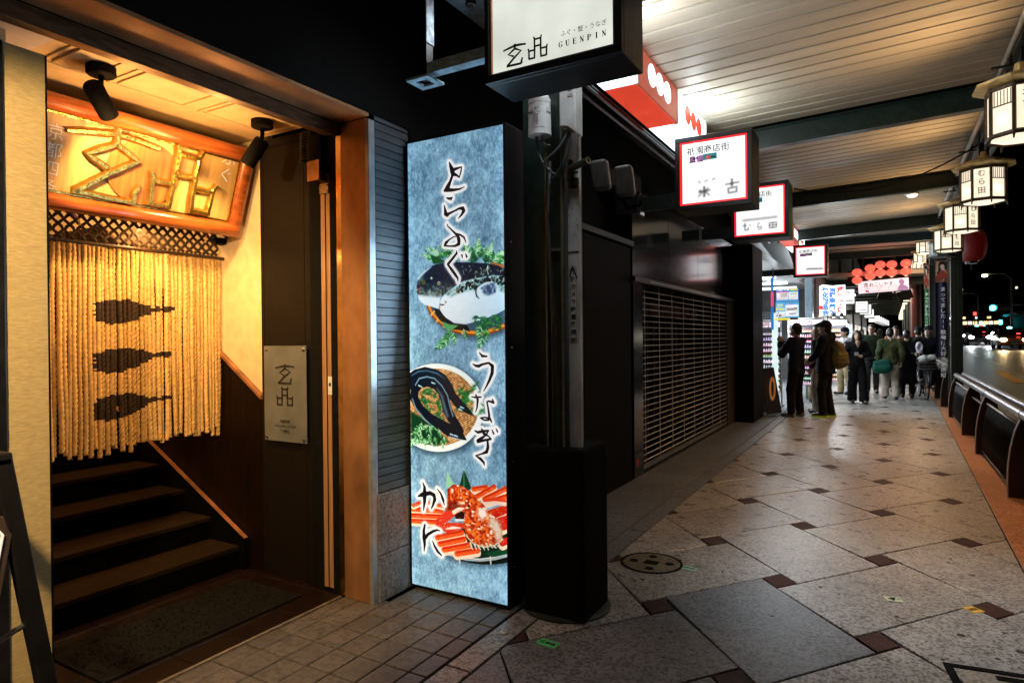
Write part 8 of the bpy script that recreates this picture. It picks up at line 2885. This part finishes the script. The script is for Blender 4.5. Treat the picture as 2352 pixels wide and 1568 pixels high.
def traffic_light(label, x, y, z, r, em):
    t = thing('traffic_light', label, 'traffic light', (x + 2.5, y, road_z(y)), 0, 'traffic lights over the road')
    MB().tube([(x + 2.5, y + .2, road_z(y)), (x + 2.5, y + .2, z + .2), (x, y + .2, z + .2)], .07, 8).build('pole', POLE, t, smooth=True)
    MB().box(x - .22, x + 1.05, y - .1, y + .12, z - .24, z + .24).build('housing', BLACK, t, bevel=.06)
    for k in range(3):
        c = (x + k * .42, y - .11, z)
        MB().lathe([(r, 0.0), (r * .7, -.04), (.0005, -.05)], 18, c, Y, cap=False).build('lens', glow('signal_cyan', (0.05, 0.95, 1.0), em) if k == 0 else mat('dead_lens', (.03, .02, .02), .4), t, smooth=True)
    for k in range(1):
        MB().lathe([(r * 1.25, 0), (r * 1.25, -.22)], 16, (x, y - .1, z), Y, cap=False).build('hood', BLACK, t, smooth='auto')


traffic_light('nearer traffic light showing blue green high over the road', 6.82, 60, 3.45, .20, 16)
traffic_light('farther traffic light showing blue green above the cars', 13.35, 110, 2.8 + .3, .30, 12)
WARM_WIN = glow('warm_window', (1.0, 0.66, 0.28), 2.2, var=.3, scale=2)
COOL_WIN = glow('cool_window', (0.85, 0.95, 1.0), 2.6, var=.3, scale=2)
PALE_WIN = glow('pale_window', (1.0, 0.9, 0.7), 1.6, var=.3, scale=2)
DARK_WALL = mat('night_wall', (0.015, 0.013, 0.012), 0.8)


def far_building(label, x0, x1, y, h, rows, base=0.0, roof=None):
    b = road_z(y) + base
    t = thing('building', label, 'building', ((x0 + x1) / 2, y, b), 0, 'buildings across the crossing')
    MB().box(x0, x1, y, y + 12, b - 1, b + h).build('wall', DARK_WALL, t)
    for (z0, z1, n, m, pad) in rows:
        w = (x1 - x0) / n
        for k in range(n):
            MB().box(x0 + k * w + w * pad, x0 + (k + 1) * w - w * pad, y - .06, y + .01, b + z0, b + z1).build('window', m[k % len(m)], t)
    if roof:
        mb = MB()
        mb.prism([(x0 - 1.2, 0), ((x0 + x1) / 2, roof), (x1 + 1.2, 0), (x1 + .9, -.25), (x0 - .9, -.25)], (0, y - 1.5, b + h), X, Z, (0, 14, 0))
        mb.build('roof', mat('dark_tile_roof', (.06, .05, .045), .6), t)
    return t


far_building('low lit building at the right edge behind the orange taxi', 14.6, 21, 100, 2.6, [(1.3, 1.9, 5, (WARM_WIN, PALE_WIN, WARM_WIN), .08), (0.3, 1.0, 6, (DARK_WALL, WARM_WIN, DARK_WALL), .2)], 0.4, 1.2)
far_building('long low building with a row of lit panels behind the waiting cars', 6.2, 12.2, 102, 2.5, [(1.35, 1.75, 11, (WARM_WIN, PALE_WIN, WARM_WIN, COOL_WIN), .10), (2.1, 2.35, 9, (DARK_WALL, COOL_WIN, DARK_WALL, WARM_WIN), .2), (0.2, 1.0, 8, (DARK_WALL, DARK_WALL, COOL_WIN), .3)], 0.3)
far_building('tall dark building with a few lit windows against the night sky', 5, 30, 150, 26, [(13.5, 14.0, 14, (DARK_WALL,) * 5 + (PALE_WIN,) + (DARK_WALL,) * 4, .4), (18, 18.5, 11, (DARK_WALL,) * 4 + (PALE_WIN,) + (DARK_WALL,) * 3, .42), (8, 8.4, 12, (DARK_WALL,) * 3 + (PALE_WIN,), .42)], 0)
for k, (x, y, z, c) in enumerate(((9.2, 90, 2.25, 'red'), (8.4, 88, 3.6, 'red'), (13.0, 84, 2.6, 'red'), (6.0, 88, 1.9, 'warm'), (7.0, 92, 2.5, 'warm'), (5.8, 92, 1.9, 'red'))):
    t = thing('lit_sign', ('small red upright light', 'higher small red light', 'red lantern light near the right edge', 'small warm light', 'warm light over the long building', 'tiny red light near the post')[k] + ' across the crossing', 'sign', (x, y, road_z(y)), 0, 'small lights across the crossing')
    MB().box(x - .05, x + .05, y, y + .1, road_z(y), z + .3).build('stand', POLE, t)
    MB().box(x - .14, x + .14, y - .05, y - .001, z, z + .34).build('lit_panel', SIGN_RED if c == 'red' else WARM_WIN, t)
for k in range(5):
    x, y = 26.5, 25 + 16 * k
    t = thing('building', ('first', 'second', 'third', 'fourth', 'fifth')[k] + ' dark building on the opposite side of the road', 'building', (x + 5, y, 0), 0, 'buildings opposite')
    MB().box(x + 3, x + 14, y, y + 15.5, 0, 11 + 3 * (k % 3)).build('wall', DARK_WALL, t)
    for j in range(6):
        MB().box(x + 2.95, x + 3, y + 1 + j * 2.4, y + 2.6 + j * 2.4, 0.6, 2.3).build('window', (WARM_WIN, PALE_WIN, COOL_WIN)[(j + k) % 3], t)
